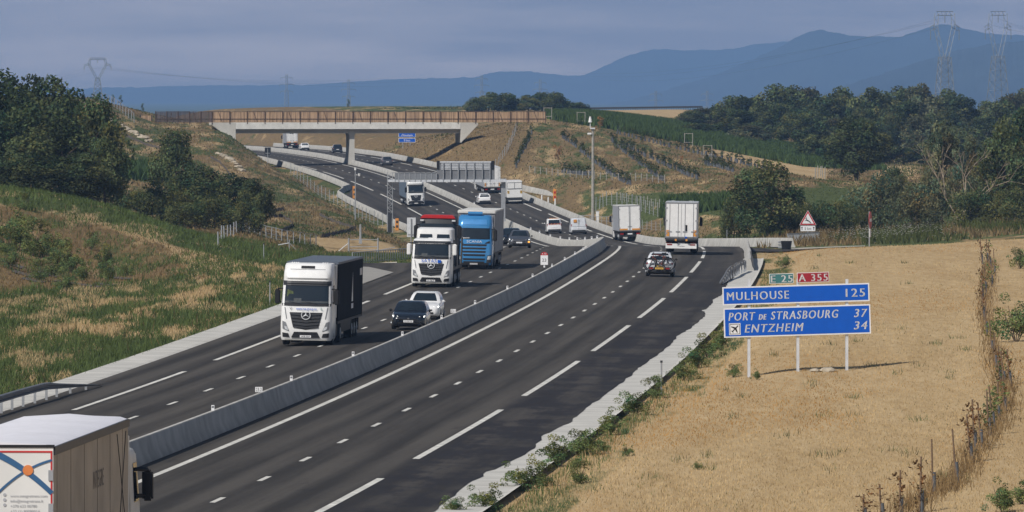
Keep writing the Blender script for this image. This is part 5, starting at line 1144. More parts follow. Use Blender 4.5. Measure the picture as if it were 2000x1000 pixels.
for i, x in enumerate((-1.6, -.9, -.2, .5, 1.2)): mb = MB(); mb.tube((x, 0, -.2), (x, .1 * i, 1.1), .035, n=5); mb.build('post', 'steel', cb_)
mb = MB(); [mb.tube((-1.6, 0, z), (1.2, .4, z), .03, n=5) for z in (.55, 1.1)]; mb.build('rail', 'steel', cb_)
p = base_at(1143, 975); cb_ = empty('handrail', p, 0, 'thin pale handrail on the grass left of the camera mast', 'railing')
for x in (-.9, -.2, .6): mb = MB(); mb.tube((x, 0, -.2), (x, 0, .95), .03, n=5); mb.build('post', 'steel', cb_)
mb = MB(); [mb.tube((-.9, 0, z), (.9, 0, z), .03, n=5) for z in (.5, .95)]; mb.build('rail', 'steel', cb_)
m_, h = mast('weather_mast', 694, 433, 'thin grey weather mast with wind instruments left of the gantry tower', 'mast', .09, .05, 331, Y=935)
mb = MB(); mb.tube((-.1, 0, h - .7), (.62, 0, h - .7), .025, n=5); mb.tube((.5, 0, h - .85), (.5, 0, h - .5), .10, .16, 8); mb.tube((0, 0, h - .1), (0, 0, h + .25), .13, .13, 8); mb.build('wind_sensor', 'white', m_)
m_, h = mast('signal_post', 704, 467, 'stout grey steel post standing below the weather mast', 'post', .13, .11, 438, Y=770)
mb = MB(); mb.bx(-.17, .17, -.16, .16, .0, .5); mb.build('base', 'steel', m_)
def emergency(px, Y, off, lab, y0, y1, dark):
    X = float(med(Y)) + off; z = float(road_z(off, Y)); r = empty('emergency_phone', (X, Y, z), 0, lab, 'emergency phone'); s_ = FPX / Y; h = (y1 - y0) / s_
    mb = MB(); mb.bx(-.24, .24, -.18, .18, .02, h); b = mb.build('housing', 'orange', r, bevel=.05); mb = MB()
    for k_ in (.35, .72): mb.bx(-.13, .13, -.20, -.181, h * k_ - .16, h * k_ + .16)
    mb.build('symbol', 'redpaint' if dark else 'dark', b)
Ye = 1092.; emergency(692, Ye, Xat(692, Ye) - float(med(Ye)), 'orange emergency phone post in the bay on the left carriageway', 361, 386, False)
Ye = 1062.; emergency(1083.5, Ye, Xat(1083.5, Ye) - float(med(Ye)), 'orange emergency phone post with red symbols behind the right barrier', 358, 382, True)
Ye = 958.; emergency(771, Ye, Xat(772.5, Ye) - float(med(Ye)) + .2, 'slim orange marker post beside the gantry tower foot', 413, 437, False)
for i, px in enumerate((1058.5, 1071, 1084.5)):
    Y = 1066 - i * 8; p = base_at(px, Y); o = MB().tube((0, 0, -.2), (0, 0, .95), .14, .11, 10).build('delineator', 'white', smooth=True); o.location = p; tag(o, ('left', 'middle', 'right')[i] + ' one of three white round posts in front of the right orange phone', 'bollard', 'white posts by the emergency phone')
def delin(px, py, lab, y0=180, h=.95, Y=None):
    p = ground_at(px, py, y0) if Y is None else base_at(px, Y); r = empty('marker_post', p, 0, lab, 'post'); mb = MB(); mb.tube((0, 0, -.2), (0, 0, h), .035, n=8); mb.build('pole', 'steel', r); mb = MB(); mb.bx(-.05, .05, -.04, .04, h, h + .09); mb.build('cap', 'dark', r)
delin(1292, 770, 'thin grey marker post at the outer edge of the right gutter', h=1.35, Y=305); delin(527, 588, 'thin grey marker post in the grass left of the dark trailer truck', h=1.3, Y=430); delin(1420, 458, 'thin grey post behind the white barrier beside the white trailer', h=1.6, Y=745); delin(515, 513, 'thin grey post in the green grass above the dark trailer truck', h=1.1, Y=545)
# ---- bar railing by the left access
def bars(px0, px1, Y0, Y1, h, step, label, off_z=0.0):
    a, b = base_at(px0, Y0), base_at(px1, Y1); r = empty('railing', a, 0, label, 'railing'); d = b - a; n = int(d.length / step)
    for z in (.12, h): mb = MB(); mb.tube((0, 0, z), (d.x, d.y, d.z + z), .035, n=5); mb.build('rail', 'steel', r)
    n = min(n, 95)
    base = MB(); base.bx(-.035, .035, -.02, .02, 0, h); first = None
    for i in range(n + 1):
        if first is None: o = first = base.build('baluster', 'steel', r)
        else: o = first.copy(); C.objects.link(o); o.parent = r
        o.location = d * (i / n)
bars(688, 800, 546, 552, .88, .30, 'long grey steel bar railing beside the left access road, behind the dark trailer')
bars(1538, 1600, 690, 700, .8, .25, 'low grey bar railing behind the black crash cushion')
# ---- wire fences
def fence(pts, label, h=1.5, step=2.6, y0=640, r=.05, mesh=True, wood=False, cat='fence', Ys=None, top=False, lean=0.0, name='wire_fence'):
    P_ = [ground_at(px, py, y0) for px, py in pts] if Ys is None else [base_at(p[0], Y) for p, Y in zip(pts, Ys)]
    rt = empty(name, P_[0], 0, label, cat); o0 = P_[0]; rng = random.Random(len(label)); posts = []
    for (a, b), (q0, q1) in zip(zip(P_[:-1], P_[1:]), zip(pts[:-1], pts[1:])):
        n = max(1, int(round(math.hypot(q1[0] - q0[0], q1[1] - q0[1]) / step)))
        for i in range(n + (b is P_[-1])):
            q = a.lerp(b, i / n); posts.append(Vector((q.x, q.y, gz(q.x, q.y))))
    if len(posts) > 95: posts = posts[::int(math.ceil(len(posts) / 95))]
    base = MB().tube((0, 0, -.3), (0, 0, h), r, r, 6); first = None
    for q in posts:
        if first is None: o = first = base.build('post', 'postwood' if wood else 'steel', rt)
        else: o = first.copy(); C.objects.link(o); o.parent = rt
        o.location = q - o0; o.scale = (1, 1, rng.uniform(.9, 1.1)); o.rotation_euler = (rng.gauss(0, .02) + lean, rng.gauss(0, .03), 0)
    if mesh:
        mb = MB()
        for z in ([.15, .5, .85, 1.2] if not wood else [.5, .9]):
            if z < h:
                for a, b in zip(posts[:-1], posts[1:]): mb.tube(a - o0 + Vector((0, 0, z)), b - o0 + Vector((0, 0, z)), .010, n=3, cap=False)
        if top:
            for a, b in zip(posts[:-1], posts[1:]): mb.tube(a - o0 + Vector((0, 0, h)), b - o0 + Vector((0, 0, h)), .03, n=4, cap=False)
        mb.build('wire', 'steel', rt)
fence([(568, 340), (600, 365), (636, 390), (668, 404), (700, 425), (738, 440), (766, 447)], 'wire fence with pale posts following the left barrier down from the bridge', 1.7, 9.0, 900)
fence([(426, 481), (444, 466), (462, 456), (474, 452)], 'wire fence with close white posts below the dark left bushes', 1.15, 8.0, 450, .06)
fence([(476, 452), (508, 460), (520, 465), (550, 472), (585, 477), (617, 482)], 'wire fence running from the dark bushes down to the gravel yard', 1.15, 12.0, 450, .05, top=True)
fence([(150, 206), (180, 204), (212, 203), (240, 222), (262, 240)], 'wire fence along the hilltop below the far left pylon', 1.5, 7.0, 1000, .06, top=True)
fence([(1010, 252), (1002, 275), (990, 300), (968, 330)], 'wire fence climbing the brown bank right of the bridge', 1.5, 7.0, 1000, .05)
fence([(1164, 412), (1185, 402), (1215, 402), (1245, 410), (1285, 424)], 'tall wire fence between the camera mast and the small white truck box', 1.8, 9.0, 800, .055)
fence([(1205, 392), (1250, 398), (1296, 408)], 'row of short wooden fence posts below the maize strip', 1.1, 8.0, 800, .06, wood=True)
fence([(1034, 338), (1090, 344), (1150, 348), (1220, 352), (1298, 358)], 'line of pale wooden posts across the foot of the planted hillside', 1.1, 12.0, 900, .07, wood=True)
fence([(1592, 350), (1602, 345), (1611, 350)], 'small cluster of white posts at the end of the straw strip', 1.6, 5.0, 900, .07, wood=True)
fence([(1185, 440), (1215, 445), (1255, 448), (1290, 452)], 'low wire fence on the verge behind the small white truck box', 1.2, 9.0, 760, .04)
# field gate left of the transporter
p = base_at(681, 690); gt = empty('field_gate', p, 0, 'wide grey tubular gate on the gravel yard left of the transporter', 'gate'); s = FPX / 690; wd = 57 / s; hh = 1.2
for x in (0, wd): mb = MB(); mb.tube((x, 0, -.3), (x, 0, hh + .15), .08, n=8); mb.build('post', 'steel', gt)
mb = MB(); [mb.tube((0, 0, z), (wd, 0, z), .035, n=6) for z in (.25, .55, hh)]; mb.tube((-1.1, 0, 0), (0, 0, .9), .04, n=5); mb.tube((wd + 1.6, 0, .5), (wd + .1, 0, .2), .04, n=5); mb.build('frame', 'steel', gt)
p = base_at(565, 650); gt = empty('fence_brace', p, 0, 'lone fence post with slanting white brace in the grass above the dark trailer', 'fence post'); mb = MB(); mb.tube((0, 0, -.2), (0, 0, .9), .05, n=6); mb.build('post', 'steel', gt); mb = MB(); mb.tube((-1.0, 0, .42), (0, 0, .6), .04, n=5); mb.tube((0, 0, .6), (.6, 0, .0), .03, n=5); mb.build('brace', 'steel', gt)

# ---- pylons and lines
M['pylon'] = mat('lattice_steel', (.22, .24, .27), .6, .2)
def pylon(px, top, Y, H, aw, label, kind='cat', rt=.11, yaw=.5, bw_=None):
    zt = at(px, top, Y).z; r = empty('pylon', (Xat(px, Y), Y, zt - H), yaw, label, 'pylon', 'pylons of the power lines')
    b = bw_ or H * .10; body = MB()
    def leg(z): return b * (1 - z / (H * .68)) + H * .034 * (z / (H * .68)) if z < H * .68 else H * .034
    zs = [H * .68 * (1 - (1 - i / 9) ** 1.25) for i in range(10)]
    for z0, z1 in zip(zs[:-1], zs[1:]):
        a0, a1 = leg(z0), leg(z1); c0 = [(-a0, -a0), (a0, -a0), (a0, a0), (-a0, a0)]; c1 = [(-a1, -a1), (a1, -a1), (a1, a1), (-a1, a1)]
        for i in range(4):
            j = (i + 1) % 4; body.tube((*c0[i], z0), (*c1[i], z1), rt * 1.3, n=4, cap=False); body.tube((*c0[i], z0), (*c1[j], z1), rt * .7, n=3, cap=False); body.tube((*c0[j], z0), (*c1[i], z1), rt * .7, n=3, cap=False); body.tube((*c1[i], z1), (*c1[j], z1), rt * .7, n=3, cap=False)
    zh = H * .68; hd_ = MB()
    if kind == 'cat':
        def truss(p, q, w0=.35, n=6):
            p, q = Vector(p), Vector(q); d = (q - p).normalized(); o = Vector((d.z, 0, -d.x)) * H * .014
            hd_.tube(p + o, q + o, rt, n=3, cap=False); hd_.tube(p - o, q - o, rt, n=3, cap=False)
            for i in range(n): hd_.tube(p.lerp(q, i / n) + o * (1 if i % 2 else -1), p.lerp(q, (i + 1) / n) + o * (-1 if i % 2 else 1), rt * .7, n=3, cap=False)
        for s_ in (-1, 1):
            truss((s_ * H * .012, 0, zh * .97), (s_ * aw * .62, 0, H * .885)); truss((s_ * aw * .62, 0, H * .885), (s_ * aw * .56, 0, H * .985), n=3); truss((s_ * aw * .60, 0, H * .90), (s_ * aw, 0, H * .875), n=3)
            hd_.tube((s_ * aw, 0, H * .872), (s_ * aw, 0, H * .80), rt * 1.2, n=4)
        truss((-aw * .58, 0, H * .985), (aw * .58, 0, H * .985), n=8); hd_.tube((0, 0, H * .98), (0, 0, H * .92), rt * 1.2, n=4)
    else:
        a = H * .018
        for i in range(6):
            z0, z1 = zh + (H - zh) * i / 6, zh + (H - zh) * (i + 1) / 6
            for dx, dy in ((-a, -a), (a, -a), (a, a), (-a, a)): hd_.tube((dx, dy, z0), (dx, dy, z1), rt * 1.2, n=4, cap=False)
            hd_.tube((-a, -a, z0), (a, -a, z1), rt * .7, n=3, cap=False); hd_.tube((a, a, z0), (-a, a, z1), rt * .7, n=3, cap=False)
        for zf, wf in ((.66, 1.0), (.80, 1.15), (.93, .95)):
            for s_ in (-1, 1): hd_.tube((0, 0, H * zf), (s_ * aw * wf, 0, H * zf), rt, n=3); hd_.tube((0, 0, H * (zf + .03)), (s_ * aw * wf, 0, H * zf), rt * .7, n=3); hd_.tube((s_ * aw * wf, 0, H * zf), (s_ * aw * wf, 0, H * (zf - .045)), rt * 1.1, n=4)
    body.build('lattice_mast', 'pylon', r, fix=False); hd_.build('head', 'pylon', r, fix=False); return r
pylon(1845, 22, 3400, 66, 7.0, 'large lattice pylon standing before the hill summit, left of the two at the right edge', rt=.17, bw_=5.4, yaw=.3)
pylon(1949, 22, 3900, 74, 7.6, 'large lattice pylon at the right edge with its legs darker than the other', rt=.16, bw_=6.6, yaw=.4)
pylon(191, 113, 5200, 44, 9.5, 'wide headed lattice pylon on the hilltop at the left', rt=.21, bw_=5.4, yaw=.12)
for px, tp, lab in ((560, 145, 'tallest slim pylon above the charcoal and brown screen, left of the bridge pier'), (681, 155, 'slim pylon directly above the bridge pier'), (941, 147, 'slim pylon behind the round trees at the right end of the screen'), (1055, 155, 'slim pylon rising behind the tallest round tree near the screen end'), (1281, 177, 'faint slim pylon above the far straw field'), (1381, 177, 'faintest slim pylon just left of the long tree belt')):
    pylon(px, tp, 7600, 52, 6.5, lab, 'mast', rt=.20, bw_=2.6, yaw=.1)
def cable(a, b, sag, label, r=.045):
    a, b = Vector(a), Vector(b); n = 26; mb = MB(); q = [a.lerp(b, i / n) - Vector((0, 0, 4 * sag * (i / n) * (1 - i / n))) for i in range(n + 1)]
    for p0, p1 in zip(q[:-1], q[1:]): mb.tube(p0, p1, r, n=3, cap=False)
    tag(mb.build('power_line', 'dark', fix=False), label, 'cable', 'power lines across the sky')
for i, (x, y) in enumerate(((170, 128), (191, 128), (212, 128))):
    cable(at(x, y + 4, 5200), at(760 + 30 * i, 152 + 7 * i, 7600), 6, '%s power line from the far left pylon towards the right' % ('upper', 'middle', 'lower')[i]); cable(at(x, y + 4, 5200), at(-140, 150 + 7 * i, 4300), 6, '%s power line from the far left pylon out of the left edge' % ('upper', 'middle', 'lower')[i])
for i, (x, y) in enumerate(((1824, 44), (1845, 34), (1866, 44))):
    cable(at(x, y, 3400), at(1100 + 40 * i, 140 + 8 * i, 7600), 10, '%s power line from the summit pylon across the hills' % ('upper', 'middle', 'lower')[i]); cable(at(x + 104, y + 2, 3900), at(2200, 60 + 8 * i, 3200), 4, '%s power line from the right edge pylon out of the picture' % ('upper', 'middle', 'lower')[i])
# trellis with nets on the skyline
p0 = ground_at(1160, 217, 1600); a, b = at(1152, 219, 2150), at(1372, 216, 2150); tr = empty('vineyard_trellis', a, 0, 'dark trellis with a net roof on the skyline behind the straw field', 'trellis'); d = b - a
mb = MB(); mb.add([(0, 0, 1.35), (d.x, 0, d.z + 1.35), (d.x, 0, d.z + .85), (0, 0, .85), (0, 14, 1.35), (d.x, 14, d.z + 1.35), (d.x, 14, d.z + .85), (0, 14, .85)], [(0, 1, 2, 3), (0, 1, 5, 4), (4, 5, 6, 7)]); mb.build('net', 'dark', tr, fix=False)
for i in range(48): mb = MB(); mb.tube((d.x * i / 47, 0, -2.5), (d.x * i / 47, 0, d.z * i / 47 + 1.3), .07, n=4); mb.build('post', 'darksteel', tr)

# ================================================================== VEGETATION
rngG = np.random.RandomState(11)
def leaves(centers, radii, n, size, rng, up=.35, flat=.9):
    """n leaf quads spread on clump shells -> verts, faces, tints"""
    k = len(centers); w = radii ** 2; c = rng.choice(k, n, p=w / w.sum())
    d = rng.normal(size=(n, 3)); d[:, 2] = d[:, 2] * flat + up * .4; d /= np.linalg.norm(d, axis=1)[:, None]
    rr = radii[c] * (.62 + .45 * rng.rand(n) ** .6); P = centers[c] + d * rr[:, None]
    nn = d + rng.normal(size=(n, 3)) * .75; nn /= np.linalg.norm(nn, axis=1)[:, None]
    t = np.cross(nn, rng.normal(size=(n, 3))); t /= np.linalg.norm(t, axis=1)[:, None]; b = np.cross(nn, t)
    s = size * rng.uniform(.55, 1.35, n)[:, None]
    V = np.stack([P - t * s * .5, P - b * s * .32, P + t * s * .5, P + b * s * .32], 1).reshape(-1, 3)
    F = np.arange(n * 4).reshape(n, 4)
    cb = rng.uniform(.5, 1.6, k); hue = rng.normal(0, .14, k)
    v = cb[c] * rng.uniform(.75, 1.3, n); h = hue[c] + rng.normal(0, .08, n)
    T = np.stack([v * (1 + h), v, v * (1 - h * .6)], 1)
    return V, F, np.clip(T, 0, 3)
def crown(seed, R_, H, base, nc, n, leaf, m, shape='round', irr=.25, thin=1.0):
    rng = np.random.RandomState(seed); cs = []; rs = []
    lob = rng.uniform(1 - irr, 1 + irr, 9)
    while len(cs) < nc:
        u = rng.uniform(-1, 1, 3); l = np.linalg.norm(u)
        if l > 1 or l < .30: continue
        a = math.atan2(u[1], u[0]); k = np.interp((a + math.pi) / (2 * math.pi) * 8, range(9), lob)
        z = base + (u[2] * .5 + .5) * (H - base); wz = 1.0
        t = (z - base) / (H - base)
        if shape == 'round': wz = .62 + .38 * math.sin(math.pi * min(1, t * 1.1 + .05))
        elif shape == 'bush': wz = 1.05 - .35 * t
        elif shape == 'tall': wz = .55 + .45 * math.sin(math.pi * (t * .9 + .08))
        cs.append((u[0] * R_ * .86 * k * wz, u[1] * R_ * .86 * k * wz, z)); rs.append(R_ * rng.uniform(.15, .33) * thin)
    V, F, T = leaves(np.array(cs), np.array(rs), n, leaf, rng)
    return np_mesh('crown', V, F, M[m], T, link=False)
def trunk(seed, H, r, base, spread, m='bark', limbs=7):
    rng = random.Random(seed); mb = MB(); p = Vector((0, 0, -.4)); pts = [p]
    for i in range(1, 6): pts.append(Vector((rng.gauss(0, .04) * H * .3, rng.gauss(0, .04) * H * .3, H * .78 * i / 5)))
    for i in range(5): mb.tube(pts[i], pts[i + 1], r * (1 - i / 5.6), r * (1 - (i + 1) / 5.6), 7, cap=False)
    for k in range(limbs):
        z = rng.uniform(base * .8, H * .6); a = rng.uniform(0, 6.28); q0 = Vector((0, 0, z)); q1 = q0 + Vector((math.cos(a), math.sin(a), .8)) * spread * rng.uniform(.3, .5); q2 = q1 + Vector((math.cos(a + .4), math.sin(a + .4), .7)) * spread * rng.uniform(.2, .4)
        mb.tube(q0, q1, r * .42, r * .25, 5, cap=False); mb.tube(q1, q2, r * .25, r * .07, 5, cap=False)
    me = mb.build('trunk', m, fix=False); d = me.data; bpy.data.objects.remove(me); return d
PT = {}
for i in range(5): PT['oak%d' % i] = (crown(20 + i, 4.6, 10.0, 1.3, 60, 9500, .34, 'leaf', 'round', .3), trunk(i, 10, .26, 2.2, 4.5))
for i in range(3): PT['dark%d' % i] = (crown(40 + i, 4.6, 10.0, .9, 60, 9500, .36, 'leafdark', 'round', .3), trunk(9 + i, 10, .28, 2.2, 4.5))
for i in range(2): PT['willow%d' % i] = (crown(60 + i, 4.2, 10.0, 1.0, 50, 8200, .30, 'leafgrey', 'tall', .35, .8), trunk(14 + i, 10, .22, 1.6, 4.5))
for i in range(3): PT['bush%d' % i] = (crown(70 + i, 4.8, 6.0, .1, 50, 7500, .32, 'leaf', 'bush', .35), trunk(20 + i, 5, .14, .6, 3.5))
for i in range(2): PT['gbush%d' % i] = (crown(76 + i, 4.8, 6.0, .1, 46, 6500, .30, 'leafgrey', 'bush', .35), trunk(24 + i, 5, .14, .6, 3.5))
for i in range(3): PT['far%d' % i] = (crown(80 + i, 4.6, 10.0, .5, 55, 5200, .50, 'leaf', 'round', .28), trunk(30 + i, 10, .28, 1.6, 4.5))
for i in range(2): PT['fard%d' % i] = (crown(86 + i, 4.6, 10.0, .5, 55, 5200, .50, 'leafdark', 'round', .28), trunk(34 + i, 10, .28, 1.6, 4.5))
PT['far3'] = (crown(95, 4.6, 10.0, .5, 48, 4600, .50, 'leafgrey', 'round', .3), trunk(39, 10, .28, 1.6, 4.5))
def tree(kind, px, Y, top, width, label, cat='tree', group=None, name='tree', dz=0.0, Xs=None):
    """a tree whose top reaches picture row `top` and whose crown is `width` pixels across"""
    X = Xat(px, Y); z = gz(X, Y) + dz; H = max(1.0, at(px, top, Y).z - z); s = FPX / Y
    cm, tm = PT[kind]; h0 = 10.0 if 'bush' not in kind else 6.0; w0 = 9.6
    r = empty(name, (X, Y, z), random.uniform(0, 6.28), label, cat, group); kx = (width / s) / w0; kz = H / h0 * .985
    for nm, me in (('trunk', tm), ('crown', cm)):
        o = bpy.data.objects.new(nm, me); C.objects.link(o); o.parent = r; o.scale = (kx, kx, kz)
    return r
# left wood
LT = 'trees of the dark wood at the left'
for k, (kd, px, Y, top, w, lab) in enumerate((
 ('dark0', 20, 760, 152, 230, 'dark broadleaf tree at the left frame edge, its top against the sky'), ('dark1', 85, 770, 150, 200, 'tallest dark tree of the left wood'), ('dark2', 140, 745, 178, 190, 'dark tree behind the front of the left wood, second highest from its right end'),
 ('oak0', 190, 700, 200, 170, 'broad dark green tree forming the right side of the left wood'), ('dark0', 45, 690, 215, 210, 'dark green tree in the front row of the left wood, nearest to the frame edge'), ('dark1', 120, 680, 232, 200, 'wide dark tree in the middle of the front row of the left wood'),
 ('oak3', 205, 672, 262, 120, 'lower leafy tree at the right foot of the left wood'), ('dark2', -35, 700, 168, 200, 'dark tree cut by the left frame edge'), ('dark1', 165, 668, 300, 150, 'low dark tree at the foot of the left wood above the grassy mound'), ('dark2', 60, 668, 300, 180, 'low dark tree at the left end of the mound crest'))):
    tree(kd, px, Y, top, w, lab, group=LT)
for kd, px, Y, top, w, lab, nm in (
 ('oak1', 345, 790, 256, 118, 'slender leafy tree standing above the bushes left of the motorway', 'tree'), ('dark0', 392, 740, 326, 150, 'dark rounded tree right of the slender one among the left bushes', 'tree'), ('dark2', 450, 735, 340, 140, 'dark round tree near the right end of the left bushes', 'tree'),
 ('dark1', 498, 730, 350, 95, 'dark tree at the right end of the left bushes, above the white fence posts', 'tree'), ('bush0', 330, 705, 352, 130, 'leafy bush below the slender tree', 'bush'), ('bush1', 265, 690, 372, 90, 'low bush between the left wood and the slender tree', 'bush'), ('bush2', 420, 708, 385, 120, 'dense bush at the foot of the dark rounded trees', 'bush'), ('bush1', 360, 700, 395, 110, 'low dense bush behind the grassy mound crest', 'bush'), ('bush2', 485, 712, 390, 90, 'low bush just behind the white fence posts', 'bush'), ('bush0', 300, 830, 372, 70, 'small bush behind the low bush left of the slender tree', 'bush')):
    tree(kd, px, Y, top, w, lab, nm, 'bushes left of the motorway', nm)
# right side
for kd, px, Y, top, w, lab, nm in (
 ('oak2', 1496, 735, 318, 178, 'large round green tree beside the motorway right of the white trailer', 'tree'), ('bush2', 1432, 752, 392, 80, 'leafy bush directly right of the white trailer', 'bush'), ('bush0', 1560, 742, 385, 90, 'leafy bush behind the deer warning sign, left part', 'bush'), ('bush1', 1632, 745, 392, 110, 'leafy bush right of the deer warning sign', 'bush'),
 ('dark1', 1672, 1030, 232, 160, 'dark tree standing alone in front of the maize field', 'tree'), ('gbush0', 1720, 775, 345, 140, 'grey green willow bush left of the dead branches', 'bush'), ('gbush1', 1790, 770, 365, 130, 'grey green willow bush below the dead branches', 'bush'), ('willow0', 1838, 800, 232, 125, 'tall sparse willow with bare branches showing through', 'tree'),
 ('willow1', 1895, 790, 262, 110, 'sparse willow right of the tall one, near the dead tree', 'tree'), ('oak4', 1962, 770, 240, 150, 'broad tree at the right frame edge above the flowery verge', 'tree'), ('bush1', 1905, 760, 372, 130, 'dark bush at the foot of the dead tree', 'bush'), ('bush2', 1985, 745, 370, 100, 'dense bush at the right frame edge', 'bush'), ('dark0', 2015, 800, 205, 150, 'tall dark tree cut by the right frame edge', 'tree'), ('oak0', 1745, 900, 330, 80, 'small green tree behind the willow bushes', 'tree'), ('bush0', 1690, 775, 392, 90, 'low leafy bush behind the round edge on sign', 'bush')):
    tree(kd, px, Y, top, w, lab, nm, 'trees and bushes right of the motorway', nm)
# tree belt below the pylons
tops = [(1350, 216), (1372, 205), (1398, 204), (1424, 192), (1452, 184), (1480, 189), (1510, 172), (1545, 164), (1578, 172), (1608, 180), (1640, 171), (1668, 190), (1698, 169), (1730, 180), (1760, 172), (1790, 166), (1818, 176), (1845, 181), (1872, 190), (1898, 207), (1922, 203), (1950, 196), (1978, 178), (2008, 170)]
for i, (px, tp) in enumerate(tops):
    tree(('far0', 'far3', 'fard0', 'far2', 'fard1', 'far1', 'far2')[i % 7], px, 1560 + 40 * (i % 3), tp + (6 if i % 3 == 1 else 0), 104 if i > 3 else 80, 'skyline tree of the belt below the pylons, %s from the left' % (ORD[i] if i else 'first'), group='trees of the belt below the pylons')
for i, px in enumerate(range(1362, 2030, 27)):
    tp = float(np.interp(px, [t[0] for t in tops], [t[1] for t in tops])) + 30 + 14 * ((i * 5) % 3)
    tree(('fard0', 'far2', 'far0', 'fard1', 'far3', 'far1')[i % 6], px, 1420 + 30 * ((i * 7) % 4), tp, 92, 'front row tree of the belt below the pylons, %s from the left' % (ORD[i] if i else 'first'), group='trees of the belt below the pylons')
for i, px in enumerate(range(1590, 2030, 44)):
    tree(('far1', 'fard1', 'far2')[i % 3], px, 1290, 262 + 14 * ((i * 5) % 3), 88, 'low tree at the foot of the long belt, %s from its left end' % (ORD[i] if i else 'first'), group='trees of the belt below the pylons')
for i, (px, tp, w) in enumerate(((928, 191, 34), (955, 183, 44), (985, 180, 46), (1008, 194, 34), (1032, 188, 40), (1060, 178, 40), (1082, 181, 40), (1104, 199, 34), (1126, 198, 36), (1143, 208, 24))):
    tree(('far0', 'far2', 'fard0')[i % 3], px, 1720 + 15 * (i % 2), tp, w * 1.7, 'rounded tree behind the right end of the wooden screen, %s from the left' % (ORD[i] if i else 'first'), group='round trees behind the wooden screen', dz=-.8)
# dead tree
p = base_at(1868, 768); dt = empty('dead_tree', p, 0, 'dead bleached tree with bare forked branches before the dark bushes at the right', 'tree')
rng = random.Random(5); mb = MB()
def branch(a, d, l, r, k):
    b = a + d * l; mb.tube(a, b, r, r * .62, 6, cap=False)
    if k: 
        for _ in range(2 if k > 1 else 3): branch(b, (d + Vector((rng.gauss(0, .42), rng.gauss(0, .3), rng.gauss(.05, .3)))).normalized(), l * rng.uniform(.62, .9), r * .62, k - 1)
for d, l in ((Vector((-.5, 0, .8)), 2.6), (Vector((.65, .1, .7)), 2.9), (Vector((.1, .1, 1)), 2.5), (Vector((.85, -.1, .45)), 2.2)): branch(Vector((rng.uniform(-.8, .8), -1.4, 1.2)), d.normalized(), l, .11, 4)
mb.build('trunk', 'deadwood', dt, fix=False)
# young trees
def sapling_mesh(seed, m): rng_ = np.random.RandomState(seed); cs = np.array([(rng_.normal(0, .28), rng_.normal(0, .28), z) for z in np.linspace(1.0, 3.0, 9)]); V, F, T = leaves(cs, np.full(9, .32), 260, .22, rng_); return np_mesh('crown', V, F, M[m], T, link=False)
SAPL = [sapling_mesh(i, 'leaf') for i in range(2)] + [sapling_mesh(5, 'dryleaf')]
def young(px, py, lab, hpx, y0=900, k=0, Y=None):
    p = ground_at(px, py, y0) if Y is None else base_at(px, Y); s = FPX / p.y; r = empty('young_tree', p, random.uniform(0, 6), lab, 'young tree', 'young trees on the slopes'); sc = hpx / s / 3.2
    mb = MB(); mb.tube((0, 0, -.2), (0, 0, 2.6), .05, .02, 5); t = mb.build('trunk', 'bark', r); t.scale = (sc,) * 3; o = bpy.data.objects.new('crown', SAPL[k]); C.objects.link(o); o.parent = r; o.scale = (sc,) * 3
for px, py, hp, lab in ((222, 205, 20, 'young tree on the left hilltop right of the wide headed pylon, first of two'), (236, 208, 22, 'young tree on the left hilltop right of the wide headed pylon, second of two'), (277, 222, 20, 'lone young tree between the left hilltop and the charcoal screen'), (165, 204, 18, 'young tree on the hilltop left of the wide headed pylon')):
    young(px, py, lab, hp, 1000)
for px, py, hp, k, lab in ((1090, 322, 38, 2, 'thin brown young tree on the hillside above the orange phone post'), (1172, 262, 34, 2, 'thin brownish young tree right of the camera mast top'), (1200, 300, 30, 0, 'young green tree right of the camera mast, between two plant rows'), (1330, 330, 26, 2, 'young brown tree low on the right hillside'), (682, 214, 20, 0, 'young tree peeking over the screen above the bridge pier'), (1255, 285, 22, 0, 'young tree among the upper plant rows')):
    young(px, py, lab, hp, 900, k)
def guard(px, py, lab, y0=1000, Y=None):
    p = ground_at(px, py, y0) if Y is None else base_at(px, Y); r = empty('tree_guard', p, 0, lab, 'tree guard', 'timber tree guards on the hillside')
    for x in (-.7, .7): mb = MB(); mb.tube((x, 0, -.2), (x, 0, 2.2), .06, n=5); mb.build('stake', 'postwood', r)
    mb = MB(); mb.tube((-.7, 0, .6), (.7, 0, .6), .05, n=5); mb.tube((-.7, 0, 2.1), (.7, 0, 2.1), .05, n=5); mb.build('rail', 'postwood', r)
for px, py, lab in ((1070, 234, 'pale timber tree guard right of the end of the wooden screen'), (1135, 243, 'pale timber tree guard at the edge of the maize, left of the mast'), (1345, 285, 'pale timber tree guard in the upper plant rows'), (1382, 310, 'pale timber tree guard above the round green tree')): guard(px, py, lab)
